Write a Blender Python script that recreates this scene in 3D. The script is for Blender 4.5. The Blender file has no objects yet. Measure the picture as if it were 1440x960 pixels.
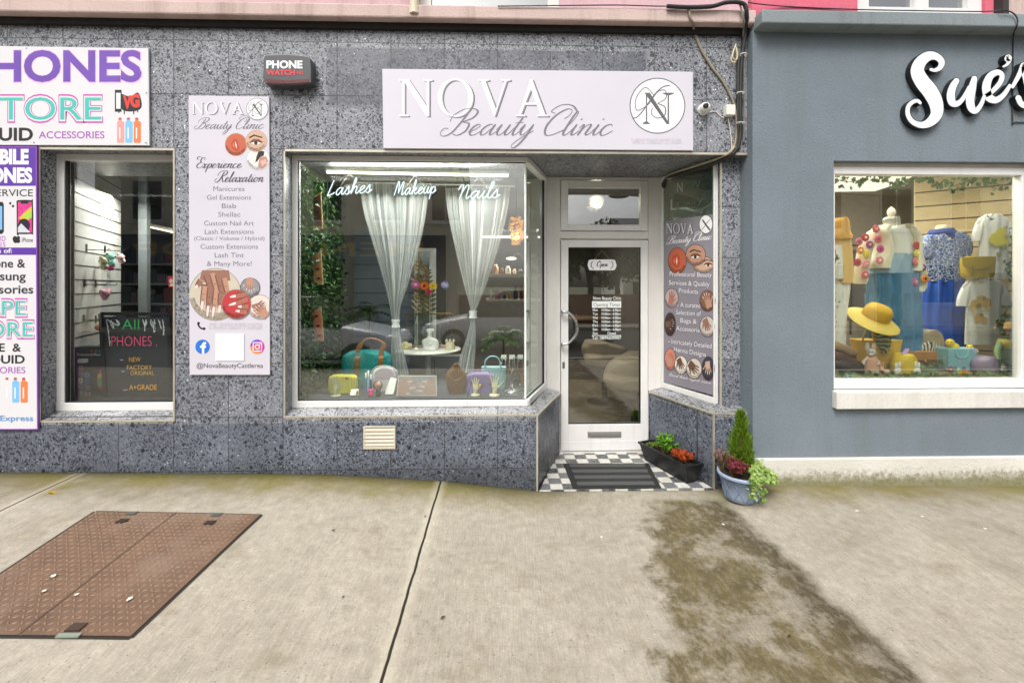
import bpy, bmesh, math, random
from mathutils import Vector, Matrix, noise as mnoise
random.seed(7)
SC = bpy.context.scene
C = SC.collection
R = math.radians
PI = math.pi

# ------------------------------------------------------------------ camera, world, sun, exposure
F, HOR = 620.0, 403.0                      # focal length and horizon row in photo pixels (1440 wide)
CAM = Vector((0.0, -3.54, 1.64))
YAW = R(1.5)
FWD = Vector((math.sin(YAW), math.cos(YAW), 0)); RGT = Vector((math.cos(YAW), -math.sin(YAW), 0)); UP = Vector((0, 0, 1))
cam = bpy.data.cameras.new('camera'); cam_ob = bpy.data.objects.new('camera', cam); C.objects.link(cam_ob)
cam.sensor_width = 36.0; cam.lens = 36.0 * F / 1440.0; cam.shift_y = (HOR - 480.0) / 1440.0
cam.clip_start = 0.05; cam.clip_end = 3000
m = Matrix((RGT, UP, -FWD)).transposed().to_4x4(); m.translation = CAM; cam_ob.matrix_world = m
SC.camera = cam_ob

SUN_EL, SUN_AZ = 52.0, 205.0               # degrees; azimuth measured so that light comes from behind the camera, a little left
world = bpy.data.worlds.new("World"); SC.world = world; world.use_nodes = True
wn = world.node_tree.nodes; wl = world.node_tree.links; wn.clear()
sky = wn.new('ShaderNodeTexSky'); sky.sky_type = 'NISHITA'; sky.sun_disc = False
sky.sun_elevation = R(SUN_EL); sky.sun_rotation = R(SUN_AZ); sky.dust_density = 6; sky.air_density = 1.0; sky.ozone_density = 1.0
hsv = wn.new('ShaderNodeHueSaturation'); hsv.inputs['Saturation'].default_value = 0.22
tc = wn.new('ShaderNodeTexCoord'); cn = wn.new('ShaderNodeTexNoise'); cn.inputs['Scale'].default_value = 3.2; cn.inputs['Detail'].default_value = 7
mp = wn.new('ShaderNodeMapping'); mp.inputs['Scale'].default_value = (1, 1, 2.6)
cr = wn.new('ShaderNodeMapRange'); cr.inputs[1].default_value = .3; cr.inputs[2].default_value = .7; cr.inputs[3].default_value = .8; cr.inputs[4].default_value = 1.5
mul = wn.new('ShaderNodeVectorMath'); mul.operation = 'SCALE'
bg = wn.new('ShaderNodeBackground'); bg.inputs['Strength'].default_value = 0.125
wo = wn.new('ShaderNodeOutputWorld')
wl.new(sky.outputs[0], hsv.inputs['Color']); wl.new(tc.outputs['Generated'], mp.inputs[0]); wl.new(mp.outputs[0], cn.inputs['Vector'])
wl.new(cn.outputs[0], cr.inputs[0]); wl.new(hsv.outputs[0], mul.inputs[0]); wl.new(cr.outputs[0], mul.inputs['Scale'])
wl.new(mul.outputs[0], bg.inputs[0]); wl.new(bg.outputs[0], wo.inputs[0])
sun = bpy.data.lights.new('sun', 'SUN'); sun.energy = 1.6; sun.angle = R(24); sun.color = (1, .96, .9)
sun_ob = bpy.data.objects.new('sun', sun); C.objects.link(sun_ob)
a, e = R(200), R(SUN_EL)                   # the lamp stands towards -Y (behind the camera), slightly to the left
sdir = Vector((math.sin(a) * math.cos(e), math.cos(a) * math.cos(e), math.sin(e)))
sun_ob.rotation_euler = sdir.to_track_quat('Z', 'Y').to_euler(); sun_ob.location = sdir * 40
SC.view_settings.view_transform = 'Standard'; SC.view_settings.look = 'None'
SC.view_settings.exposure = 0.38; SC.view_settings.gamma = 1.0; SC.view_settings.use_curve_mapping = False
SC.cycles.max_bounces = 8; SC.cycles.transparent_max_bounces = 24; SC.cycles.diffuse_bounces = 4

# ------------------------------------------------------------------ picture ray -> point of the place
def ray(px, py): return FWD + RGT * ((px - 720.0) / F) + UP * ((HOR - py) / F)
def at(px, py, Y):
    d = ray(px, py); return CAM + d * ((Y - CAM.y) / d.y)
def X(px, Y=0.0): return at(px, HOR, Y).x
def Z(px, py, Y=0.0): return at(px, py, Y).z
class Pl:
    """a real plane of the place; pt() finds the point of it seen at a photo pixel, off = distance in front of it"""
    def __init__(s, p0, n): s.p = Vector(p0); s.n = Vector(n).normalized()
    def pt(s, px, py, off=0.0):
        d = ray(px, py); t = (s.p - CAM).dot(s.n) / d.dot(s.n); return CAM + d * t + s.n * off
def PY(Y): return Pl((0, Y, 0), (0, -1, 0))

# ------------------------------------------------------------------ materials
def S(h):
    h = h.lstrip('#'); c = [int(h[i:i+2], 16) / 255 for i in (0, 2, 4)]
    return tuple((x / 12.92 if x <= .04045 else ((x + .055) / 1.055) ** 2.4) for x in c) + (1.0,)
class NT:
    def __init__(s, name):
        s.mat = bpy.data.materials.new(name); s.mat.use_nodes = True; s.t = s.mat.node_tree; s.t.nodes.clear()
        s.out = s.t.nodes.new('ShaderNodeOutputMaterial')
    def n(s, typ, props=None, ins=None):
        o = s.t.nodes.new('ShaderNode' + typ)
        for k, v in (props or {}).items(): setattr(o, k, v)
        for k, v in (ins or {}).items():
            if isinstance(v, bpy.types.NodeSocket): s.t.links.new(v, o.inputs[k])
            else: o.inputs[k].default_value = v
        return o
    def math(s, op, a, b=0.0, c=None, clamp=False):
        d = {0: a, 1: b}
        if c is not None: d[2] = c
        return s.n('Math', {'operation': op, 'use_clamp': clamp}, d).outputs[0]
    def mix(s, fac, a, b, blend='MIX'):
        return s.n('MixRGB', {'blend_type': blend}, {0: fac, 1: a, 2: b}).outputs[0]
    def noise(s, vec, scale, detail=3, rough=.5, dist=0.0):
        d = {'Scale': scale, 'Detail': detail, 'Roughness': rough, 'Distortion': dist}
        if vec is not None: d['Vector'] = vec
        return s.n('TexNoise', None, d).outputs[0]
    def rng(s, v, a, b, c=0.0, d=1.0, smooth=False):
        o = s.n('MapRange', {'interpolation_type': 'SMOOTHSTEP' if smooth else 'LINEAR'}, {0: v, 1: a, 2: b, 3: c, 4: d}); return o.outputs[0]
    def vscale(s, v, k): return s.n('VectorMath', {'operation': 'SCALE'}, {0: v, 'Scale': k}).outputs[0]
    def pos(s): return s.n('NewGeometry').outputs['Position']
    def obj(s): return s.n('TexCoord').outputs['Object']
    def xyz(s, v):
        o = s.n('SeparateXYZ', None, {0: v}); return o.outputs[0], o.outputs[1], o.outputs[2]
    def bump(s, h, strength=.3, dist=.01):
        return s.n('Bump', None, {'Strength': strength, 'Distance': dist, 'Height': h}).outputs[0]
    def pbsdf(s, col, rough=.5, metal=0.0, normal=None, spec=.5, extra=None):
        d = {'Base Color': col, 'Roughness': rough, 'Metallic': metal, 'Specular IOR Level': spec}
        if normal is not None: d['Normal'] = normal
        d.update(extra or {})
        return s.n('BsdfPrincipled', None, d).outputs[0]
    def done(s, sh): s.t.links.new(sh, s.out.inputs[0]); return s.mat
_mc = {}
def M(col, rough=.55, metal=0.0, var=.07, scale=9.0, bump=0.0, bscale=60.0, spec=.5, name=None, island=0.0, emit=0.0, sheen=0.0):
    key = (col, rough, metal, var, scale, bump, bscale, spec, island, emit)
    if key in _mc: return _mc[key]
    t = NT(name or 'paint_' + col.lstrip('#')); o = t.obj(); c = S(col)
    v = t.rng(t.noise(o, scale, 4), .3, .7, 1 - var, 1 + var)
    if island:
        v = t.math('MULTIPLY', v, t.rng(t.n('NewGeometry').outputs['Random Per Island'], 0, 1, 1 - island, 1 + island))
    cc = t.vscale(c[:3], v)
    nm = None
    if bump: nm = t.bump(t.noise(o, bscale, 4), bump, .004)
    ex = {}
    if emit: ex = {'Emission Color': c, 'Emission Strength': emit}
    _mc[key] = t.done(t.pbsdf(cc, t.rng(t.noise(o, scale * 3, 2), .3, .7, max(rough - .06, .02), rough + .06), metal, nm, spec, ex))
    return _mc[key]
def LEAF(a, b, name=None, trans=.25):
    key = ('leaf', a, b)
    if key in _mc: return _mc[key]
    t = NT(name or 'leaf_' + a.lstrip('#')); r = t.n('NewGeometry').outputs['Random Per Island']
    c = t.mix(r, S(a), S(b)); p = t.pbsdf(c, .45, spec=.35); tr = t.n('BsdfTranslucent', None, {0: c}).outputs[0]
    _mc[key] = t.done(t.n('MixShader', None, {0: trans, 1: p, 2: tr}).outputs[0]); return _mc[key]
def EMIT(col, k, name):
    t = NT(name); return t.done(t.n('Emission', None, {0: S(col), 1: k}).outputs[0])
def GLASS(name, tint='#f2f7f4', base=.05, gain=1.0, rough=0.0):
    t = NT(name)
    g = t.n('NewGeometry'); c = t.math('ABSOLUTE', t.n('VectorMath', {'operation': 'DOT_PRODUCT'}, {0: g.outputs['Normal'], 1: g.outputs['Incoming']}).outputs['Value'])
    fr = t.math('ADD', .04, t.math('MULTIPLY', .96, t.math('POWER', t.math('SUBTRACT', 1.0, c), 5.0)))
    fac = t.math('ADD', t.math('MULTIPLY', fr, gain), base, clamp=True)
    tr = t.n('BsdfTransparent', None, {0: S(tint)}).outputs[0]
    gl = t.n('BsdfGlossy', None, {0: (1, 1, 1, 1), 'Roughness': rough}).outputs[0]
    return t.done(t.n('MixShader', None, {0: fac, 1: tr, 2: gl}).outputs[0])

# ------------------------------------------------------------------ mesh builder
WL = {}                                     # world location of everything linked
class MB:
    def __init__(s, mat=None, M=None):
        s.v = []; s.f = []; s.mi = []; s.sm = []; s.mats = []; s.cur = 0; s.M = M; s.lay = 0
        if mat is not None: s.use(mat)
    def use(s, mat):
        if mat not in s.mats: s.mats.append(mat)
        s.cur = s.mats.index(mat); return s
    def add(s, vs, fs, smooth=False):
        b = len(s.v)
        s.v += [tuple(s.M @ Vector(p)) if s.M is not None else tuple(p) for p in vs]
        for f in fs: s.f.append(tuple(b + i for i in f)); s.mi.append(s.cur); s.sm.append(smooth)
        return s
    def box(s, x0, x1, y0, y1, z0, z1):
        v = [(x, y, z) for x in (x0, x1) for y in (y0, y1) for z in (z0, z1)]
        return s.add(v, [(0, 1, 3, 2), (4, 6, 7, 5), (0, 4, 5, 1), (2, 3, 7, 6), (0, 2, 6, 4), (1, 5, 7, 3)])
    def hexa(s, b, t):                      # two quads (bottom, top), same winding
        return s.add(list(b) + list(t), [(3, 2, 1, 0), (4, 5, 6, 7)] + [(i, (i+1) % 4, 4 + (i+1) % 4, 4 + i) for i in range(4)])
    def prism(s, pts, vec):                 # planar outline pushed along vec
        n = len(pts); pts = [Vector(p) for p in pts]; vec = Vector(vec)
        return s.add(pts + [p + vec for p in pts], [tuple(range(n))[::-1], tuple(range(n, 2*n))] + [(i, (i+1) % n, n + (i+1) % n, n + i) for i in range(n)])
    def bar(s, p, q, w, d=None, up=(0, 0, 1)):
        p, q = Vector(p), Vector(q); d = d or w; t = (q - p).normalized(); u = Vector(up)
        if abs(t.dot(u)) > .95: u = Vector((0, 1, 0))
        a = t.cross(u).normalized(); b = a.cross(t)
        c = [a*w/2 + b*d/2, -a*w/2 + b*d/2, -a*w/2 - b*d/2, a*w/2 - b*d/2]
        return s.hexa([p + k for k in c], [q + k for k in c])
    def tube(s, pts, r, n=8, caps=True, smooth=True, flat=1.0):
        pts = [Vector(p) for p in pts]; N = len(pts); rr = r if isinstance(r, (list, tuple)) else [r] * N
        vs = []; fs = []; prev = None
        for i, p in enumerate(pts):
            t = (pts[min(i+1, N-1)] - pts[max(i-1, 0)])
            t = t.normalized() if t.length > 1e-9 else Vector((0, 0, 1))
            if prev is None:
                prev = t.orthogonal().normalized()
            a = (prev - t * prev.dot(t)); a = a.normalized() if a.length > 1e-6 else t.orthogonal().normalized(); prev = a; b = t.cross(a)
            for k in range(n):
                th = 2*PI*k/n; vs.append(p + (a*math.cos(th) + b*math.sin(th)*flat) * rr[i])
        for i in range(N-1):
            for k in range(n): fs.append((i*n+k, i*n+(k+1) % n, (i+1)*n+(k+1) % n, (i+1)*n+k))
        s.add(vs, fs, smooth)
        if caps: s.add(vs[:n], [tuple(range(n))[::-1]]); s.add(vs[-n:], [tuple(range(n))])
        return s
    def lathe(s, prof, c, n=24, axis=(0, 0, 1), sx=1.0, sy=1.0, smooth=True):   # prof: (radius, height)
        c = Vector(c); ax = Vector(axis).normalized(); a = ax.orthogonal().normalized() if abs(ax.z) < .99 else Vector((1, 0, 0)); b = ax.cross(a)
        vs = []; fs = []
        for r, h in prof:
            for k in range(n):
                th = 2*PI*k/n; vs.append(c + ax*h + a*(r*sx*math.cos(th)) + b*(r*sy*math.sin(th)))
        for i in range(len(prof)-1):
            for k in range(n): fs.append((i*n+k, i*n+(k+1) % n, (i+1)*n+(k+1) % n, (i+1)*n+k))
        s.add(vs, fs, smooth)
        if prof[0][0] > 1e-4: s.add(vs[:n], [tuple(range(n))[::-1]])
        if prof[-1][0] > 1e-4: s.add(vs[-n:], [tuple(range(n))])
        return s
    def ell(s, c, rx, ry, rz, n=16, m=10, smooth=True, lump=0.0):
        c = Vector(c); vs = []; fs = []
        for i in range(m+1):
            ph = PI*i/m
            for k in range(n):
                th = 2*PI*k/n; d = Vector((math.sin(ph)*math.cos(th), math.sin(ph)*math.sin(th), math.cos(ph)))
                q = 1 + (lump * mnoise.noise(d*2.3 + c*9) if lump else 0)
                vs.append(c + Vector((d.x*rx, d.y*ry, d.z*rz)) * q)
        for i in range(m):
            for k in range(n): fs.append((i*n+k, (i+1)*n+k, (i+1)*n+(k+1) % n, i*n+(k+1) % n))
        return s.add(vs, fs, smooth)
    def rows(s, rws, Y, d, n=28, sub=4, fold=0.0, ff=8, sq=1.0, smooth=True, ph=0.0, yk=0.0):
        """closed loft of elliptical rings; rws = (photo row, left px, right px[, depth factor]) at depth Y, half depth d metres"""
        R2 = []
        for i in range(len(rws)-1):
            for j in range(sub):
                t = j/sub; p0 = rws[max(i-1, 0)]; p1 = rws[i]; p2 = rws[i+1]; p3 = rws[min(i+2, len(rws)-1)]
                f = lambda k, dv=1.0: .5*((2*gp(p1, k)) + (-gp(p0, k)+gp(p2, k))*t + (2*gp(p0, k)-5*gp(p1, k)+4*gp(p2, k)-gp(p3, k))*t*t + (-gp(p0, k)+3*gp(p1, k)-3*gp(p2, k)+gp(p3, k))*t**3)
                R2.append((p1[0]+(p2[0]-p1[0])*t, f(1), f(2), f(3)))
        R2.append(tuple(gp(rws[-1], k) for k in range(4)))
        vs = []; fs = []
        for i, (py, l, r, dk) in enumerate(R2):
            for k in range(n):
                th = 2*PI*k/n; cx, sy = math.cos(th), math.sin(th)
                cx = math.copysign(abs(cx)**sq, cx); sy = math.copysign(abs(sy)**sq, sy)
                fo = 1 + fold*math.sin(ff*th + ph + .35*math.sin(py*.11)) * (.55+.45*i/len(R2))
                p = at((l+r)/2 + (r-l)/2*cx*(1+(fo-1)*.25), py, Y + yk*i/len(R2)); p.y += -d*dk*sy*fo
                vs.append(p)
        N = len(R2)
        for i in range(N-1):
            for k in range(n): fs.append((i*n+k, (i+1)*n+k, (i+1)*n+(k+1) % n, i*n+(k+1) % n))
        s.add(vs, fs, smooth); s.add(vs[:n], [tuple(range(n))]); s.add(vs[-n:], [tuple(range(n))[::-1]])
        return s
    # flat print on a plane, outlines in photo pixels
    def poly(s, pl, pts, off=0.0, th=0.0):
        s.lay += 1; o = off + s.lay*2.0e-5
        v = [pl.pt(x, y, o) for x, y in pts]
        if th: return s.prism(v, pl.n*th)
        nrm = Vector((0, 0, 0))
        for i in range(len(v)): nrm += v[i].cross(v[(i+1) % len(v)])
        if nrm.dot(pl.n) < 0: v = v[::-1]
        return s.add(v, [tuple(range(len(v)))])
    def rect(s, pl, x0, y0, x1, y1, off=0.0, th=0.0): return s.poly(pl, [(x0, y0), (x1, y0), (x1, y1), (x0, y1)], off, th)
    def disc(s, pl, cx, cy, rx, ry=None, off=0.0, n=28, clip=None):
        ry = ry or rx; p = [(cx+rx*math.cos(2*PI*k/n), cy+ry*math.sin(2*PI*k/n)) for k in range(n)]
        if clip: p = [(min(max(x, clip[0]), clip[1]), y) for x, y in p]
        return s.poly(pl, p, off)
    def ring(s, pl, cx, cy, r, w, off=0.0, n=48, ry=None):
        ry = ry or r; s.lay += 1; o = off + s.lay*2e-5; vs = []
        for k in range(n):
            c, q = math.cos(2*PI*k/n), math.sin(2*PI*k/n)
            vs += [pl.pt(cx+(r-w/2)*c, cy+(ry-w/2)*q, o), pl.pt(cx+(r+w/2)*c, cy+(ry+w/2)*q, o)]
        return s.add(vs, [(2*k, 2*k+1, 2*((k+1) % n)+1, 2*((k+1) % n)) for k in range(n)])
    def ribbon(s, pl, pts, w0, w1, off=0.0, sm=6):
        p = cat(pts, sm); s.lay += 1; o = off + s.lay*2e-5; vs = []; N = len(p)
        for i in range(N):
            a, b = p[max(i-1, 0)], p[min(i+1, N-1)]; dx, dy = b[0]-a[0], b[1]-a[1]; L = math.hypot(dx, dy) or 1
            k = max(0.0, dy/L)**1.3; w = (w0+(w1-w0)*k)/2*min(1, .55+min(i, N-1-i)/3)
            nx, ny = -dy/L*w, dx/L*w; oo = o + i*6e-6
            vs += [pl.pt(p[i][0]+nx, p[i][1]+ny, oo), pl.pt(p[i][0]-nx, p[i][1]-ny, oo)]
        return s.add(vs, [(2*i, 2*i+1, 2*i+3, 2*i+2) for i in range(N-1)])
    def txt(s, pl, body, x0, x1, yb, cap, bold=0.0, off=0.0, dy=0.0, th=0.0, shear=0.0):
        vs, fs, w, mn = text_mesh(body, bold); s.lay += 1; o = off + s.lay*2e-5; k = (x1-x0)/w
        P = [pl.pt(x0+(x-mn)*k + shear*y*cap, yb - y*cap/CAPH + dy*((x-mn)/w), o) for x, y in vs]
        return s.add(P, fs)
    def script(s, pl, body, x0, x1, yb, xh, w0, w1, slant=.45, off=0.0, dy=0.0):
        st, W = strokes(body, slant); k = (x1-x0)/W
        for q in st: s.ribbon(pl, [(x0+x*k, yb-y*xh+dy*x/W) for x, y in q], w0, w1, off)
        return s
    def finger(s, pl, x0, y0, x1, y1, w, skin, nail=None, off=0.0, taper=.75):
        dx, dy = x1-x0, y1-y0; L = math.hypot(dx, dy); dx /= L; dy /= L; nx, ny = -dy, dx
        def P(t, q): return (x0+dx*L*t+nx*q, y0+dy*L*t+ny*q)
        h = w/2; g = h*taper
        s.use(skin).poly(pl, [P(0, h), P(.5, h*.95), P(.85, g), P(.97, g*.6), P(1, 0), P(.97, -g*.6), P(.85, -g), P(.5, -h*.95), P(0, -h)], off)
        if skin in SK: s.use(SK[3] if skin is not SK[3] else DKH).poly(pl, [P(.02, h), P(.5, h*.95), P(.85, g), P(.97, g*.6), P(.84, g*.62), P(.5, h*.55), P(.02, h*.62)], off+3e-5)
        for kk in ((.38, .62) if skin in SK else ()): s.poly(pl, [P(kk, h*.5), P(kk+.025, 0), P(kk, -h*.5), P(kk-.012, 0)], off+3e-5)
        if nail: s.use(nail).poly(pl, [P(.72, g*.55), P(.9, g*.62), P(1.12, g*.3), P(1.16, 0), P(1.12, -g*.3), P(.9, -g*.62), P(.72, -g*.55)], off+6e-5)
        return s
    def leaf(s, p, d, u, L, w, bend=.25):
        d = Vector(d).normalized(); u = Vector(u); a = d.cross(u)
        a = a.normalized() if a.length > 1e-5 else d.orthogonal().normalized(); nn = a.cross(d)
        p = Vector(p); mid = p + d*L*.45 - nn*L*bend*.2; tip = p + d*L - nn*L*bend
        return s.add([p, mid + a*w/2 + nn*w*.15, tip, mid - a*w/2 + nn*w*.15, mid], [(0, 4, 1), (0, 3, 4), (4, 2, 1), (3, 2, 4)])
    def rleaf(s, p, L, w, rnd=random):
        d = Vector((rnd.gauss(0, 1), rnd.gauss(0, 1), rnd.gauss(0, 1))); u = Vector((rnd.gauss(0, 1), rnd.gauss(0, 1), rnd.gauss(0, 1)))
        return s.leaf(p, d, u, L, w, rnd.uniform(0, .5))
    def ivy(s, p, r, rnd=random, face=(0, -1, 0)):
        n = (Vector(face) + Vector((rnd.gauss(0, .5), rnd.gauss(0, .3), rnd.gauss(0, .5)))).normalized(); a = n.orthogonal().normalized(); b = n.cross(a)
        t0 = rnd.uniform(0, 6.3); rr = [1, .55, .85, .5, .5, .3, .5, .5, .85, .55]; vs = [Vector(p)]
        for k in range(10):
            th = t0 + 2*PI*k/10; vs.append(Vector(p) + (a*math.cos(th)+b*math.sin(th))*r*rr[k] + n*r*.15*(k % 2))
        return s.add(vs, [(0, 1+k, 1+(k+1) % 10) for k in range(10)])
    def build(s, name, parent=None, bevel=0.0, seg=2, world_origin=False):
        xs, ys, zs = zip(*s.v)
        o0 = Vector(((min(xs)+max(xs))/2, (min(ys)+max(ys))/2, min(zs))) if not world_origin else Vector((0, 0, 0))
        me = bpy.data.meshes.new(name); me.from_pydata([(x-o0.x, y-o0.y, z-o0.z) for x, y, z in s.v], [], s.f)
        for mm in s.mats: me.materials.append(mm)
        me.polygons.foreach_set('material_index', s.mi); me.polygons.foreach_set('use_smooth', s.sm); me.update()
        o = bpy.data.objects.new(name, me); C.objects.link(o)
        WL[o.name] = o0
        if parent is not None: o.parent = parent; o.location = o0 - WL[parent.name]
        else: o.location = o0
        if bevel:
            b = o.modifiers.new('edge', 'BEVEL'); b.width = bevel; b.segments = seg; b.limit_method = 'ANGLE'; b.angle_limit = R(40)
        return o
def gp(p, k): return p[k] if k < len(p) else 1.0
def cat(pts, n=6):
    out = []; N = len(pts)
    if N < 3: return [tuple(Vector(pts[0]).lerp(Vector(pts[-1]), i/n)) for i in range(n+1)]
    for i in range(N-1):
        p0, p1, p2, p3 = (pts[max(i-1, 0)], pts[i], pts[i+1], pts[min(i+2, N-1)])
        for j in range(n):
            t = j/n
            out.append(tuple(.5*(2*p1[k]+(-p0[k]+p2[k])*t+(2*p0[k]-5*p1[k]+4*p2[k]-p3[k])*t*t+(-p0[k]+3*p1[k]-3*p2[k]+p3[k])*t**3) for k in range(len(p1))))
    out.append(tuple(pts[-1])); return out
_tc = {}
def text_mesh(body, bold=0.0):
    key = (body, bold)
    if key in _tc: return _tc[key]
    cu = bpy.data.curves.new('lettering', 'FONT'); cu.body = body; cu.size = 1; cu.offset = bold; cu.resolution_u = 4
    ob = bpy.data.objects.new('lettering', cu); C.objects.link(ob); dg = bpy.context.evaluated_depsgraph_get()
    me = bpy.data.meshes.new_from_object(ob.evaluated_get(dg)); vs = [(v.co.x, v.co.y) for v in me.vertices]; fs = [tuple(p.vertices) for p in me.polygons]
    bpy.data.objects.remove(ob); bpy.data.curves.remove(cu); bpy.data.meshes.remove(me)
    xs = [v[0] for v in vs]; _tc[key] = (vs, fs, max(xs)-min(xs), min(xs)); return _tc[key]
CAPH = max(v[1] for v in text_mesh('H')[0])

# ------------------------------------------------------------------ a pen-stroke hand: x-height 1
G = {
 'a': (1.22, [[(.85,.78),(.6,1),(.25,.8),(.1,.4),(.25,.04),(.5,.12),(.85,.8),(.92,1)], [(.92,1),(.84,.4),(.95,.04),(1.15,.16),(1.32,.42)]]),
 'c': (.95, [[(.8,.78),(.62,1),(.28,.86),(.1,.42),(.3,.02),(.62,.06),(1.02,.42)]]),
 'e': (.9, [[(0,.25),(.35,.45),(.68,.82),(.5,1.0),(.22,.78),(.12,.36),(.34,.02),(.65,.08),(.98,.42)]]),
 'i': (.6, [[(0,.3),(.26,.95)], [(.26,1),(.19,.4),(.3,.03),(.5,.12),(.68,.42)], [(.36,1.5),(.4,1.42)]]),
 'l': (.6, [[(0,.3),(.36,1.3),(.46,2.0),(.32,2.15),(.2,1.6),(.15,.4),(.28,.02),(.5,.12),(.68,.42)]]),
 'n': (1.12, [[(0,.6),(.15,.97),(.26,.8),(.18,0)], [(.2,.3),(.45,.85),(.7,1),(.8,.8),(.72,.25),(.84,.03),(1.04,.15),(1.2,.42)]]),
 'm': (1.65, [[(0,.6),(.15,.97),(.26,.8),(.18,0)], [(.2,.3),(.42,.85),(.64,1),(.74,.8),(.68,0)], [(.7,.3),(.95,.85),(1.2,1),(1.3,.8),(1.22,.25),(1.35,.03),(1.55,.15),(1.72,.42)]]),
 'u': (1.17, [[(0,.5),(.2,.97),(.16,.35),(.34,.03),(.6,.15),(.86,.95)], [(.87,1),(.8,.35),(.9,.03),(1.1,.12),(1.25,.42)]]),
 't': (.64, [[(0,.3),(.3,1.1),(.37,1.7)], [(.37,1.7),(.24,.5),(.34,.03),(.55,.1),(.72,.42)], [(.02,1.12),(.65,1.18)]]),
 'y': (1.1, [[(0,.5),(.2,.97),(.16,.4),(.34,.05),(.6,.2),(.85,.95)], [(.87,1),(.8,0),(.6,-.8),(.3,-1.15),(.08,-.85),(.5,-.2),(1.15,.42)]]),
 'p': (1.0, [[(0,.4),(.26,1)], [(.27,1),(.16,-.95)], [(.22,.3),(.45,.9),(.7,.97),(.86,.62),(.7,.1),(.42,.02),(.24,.2)], [(.7,.1),(1.08,.42)]]),
 'r': (.86, [[(0,.3),(.26,1.08),(.36,.9),(.6,.95),(.54,.5),(.6,.06),(.78,.1),(.95,.42)]]),
 's': (.82, [[(0,.3),(.42,1.1),(.5,.7),(.58,.3),(.4,0),(.1,.15)], [(.45,.02),(.9,.42)]]),
 'h': (1.1, [[(0,.3),(.36,1.3),(.46,2.0),(.32,2.15),(.2,1.5),(.12,0)], [(.15,.3),(.4,.85),(.65,1),(.78,.8),(.7,.25),(.84,.03),(1.02,.15),(1.18,.42)]]),
 'k': (1.0, [[(0,.3),(.36,1.3),(.46,2.0),(.32,2.15),(.2,1.5),(.12,0)], [(.15,.35),(.5,.95),(.7,.86),(.55,.58),(.22,.5)], [(.3,.52),(.62,.06),(.8,.08),(1.05,.42)]]),
 'x': (.95, [[(0,.8),(.2,1),(.4,.6),(.55,.1),(.75,.02),(.98,.4)], [(.88,.97),(.6,.75),(.3,.2),(.05,.03)]]),
 'o': (1.0, [[(.55,1),(.2,.8),(.1,.4),(.3,.02),(.65,.15),(.8,.6),(.6,1),(.75,.8),(1.08,.8)]]),
 'B': (1.75, [[(.95,2.2),(.75,1.1),(.5,.25),(.05,-.08),(-.35,.15),(-.3,.6),(.05,.62)], [(-.1,1.2),(-.15,1.75),(.35,2.3),(1.1,2.42),(1.6,2.15),(1.5,1.6),(.85,1.2)], [(.85,1.2),(1.45,1.05),(1.5,.4),(1.05,.0),(.6,.15)]]),
 'C': (1.55, [[(1.15,1.5),(1.4,1.8),(1.4,2.25),(.95,2.38),(.35,1.8),(.1,.85),(.38,.08),(.95,.06),(1.6,.5)], [(.2,2.0),(-.2,2.2),(.3,2.75),(1.2,2.7),(1.9,2.1)]]),
 'E': (1.3, [[(1.05,1.75),(1.22,2.1),(.95,2.38),(.55,2.2),(.45,1.6),(.75,1.28),(1.0,1.3)], [(.75,1.28),(.25,1.0),(.1,.45),(.5,0),(1.0,.15),(1.35,.6)], [(.5,2.2),(-.1,2.6),(-.5,2.2),(-.2,1.9)]]),
 'R': (1.7, [[(.95,2.2),(.75,1.1),(.5,.25),(.05,-.08),(-.35,.15),(-.3,.6),(.05,.62)], [(-.1,1.2),(-.15,1.75),(.35,2.3),(1.1,2.42),(1.6,2.15),(1.5,1.6),(.85,1.2)], [(.85,1.2),(1.15,.5),(1.45,.03),(1.85,.42)]]),
 'L': (1.05, [[(.5,2.1),(.25,1.1),(.02,.0)], [(.02,0),(.45,.12),(.95,.4)]]),
 'M': (1.75, [[(0,0),(.22,1.2),(.36,2),(.5,1.95),(.62,1),(.66,.3)], [(.66,.3),(1.0,1.5),(1.2,2),(1.32,1.8),(1.3,.9),(1.3,.1),(1.5,.1),(1.75,.42)]]),
 'N': (1.3, [[(-.15,1.2),(.1,1.85),(.3,1.7),(.32,.8),(.22,0)], [(.25,.5),(.58,1.6),(.85,1.85),(.95,1.3),(.9,.3),(1.08,.05),(1.3,.42)]]),
 'O': (1.6, [[(.9,2.2),(.35,1.8),(.1,.9),(.4,.05),(.95,.1),(1.4,.9),(1.3,1.9),(.85,2.2),(.6,1.8),(1.2,1.9)]]),
 ' ': (.75, []),
}
def strokes(body, slant):
    out = []; x = 0.0
    for ch in body:
        adv, st = G[ch]
        out += [[(x+px+slant*py, py) for px, py in q] for q in st]; x += adv
    return out, x + slant*.6
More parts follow.
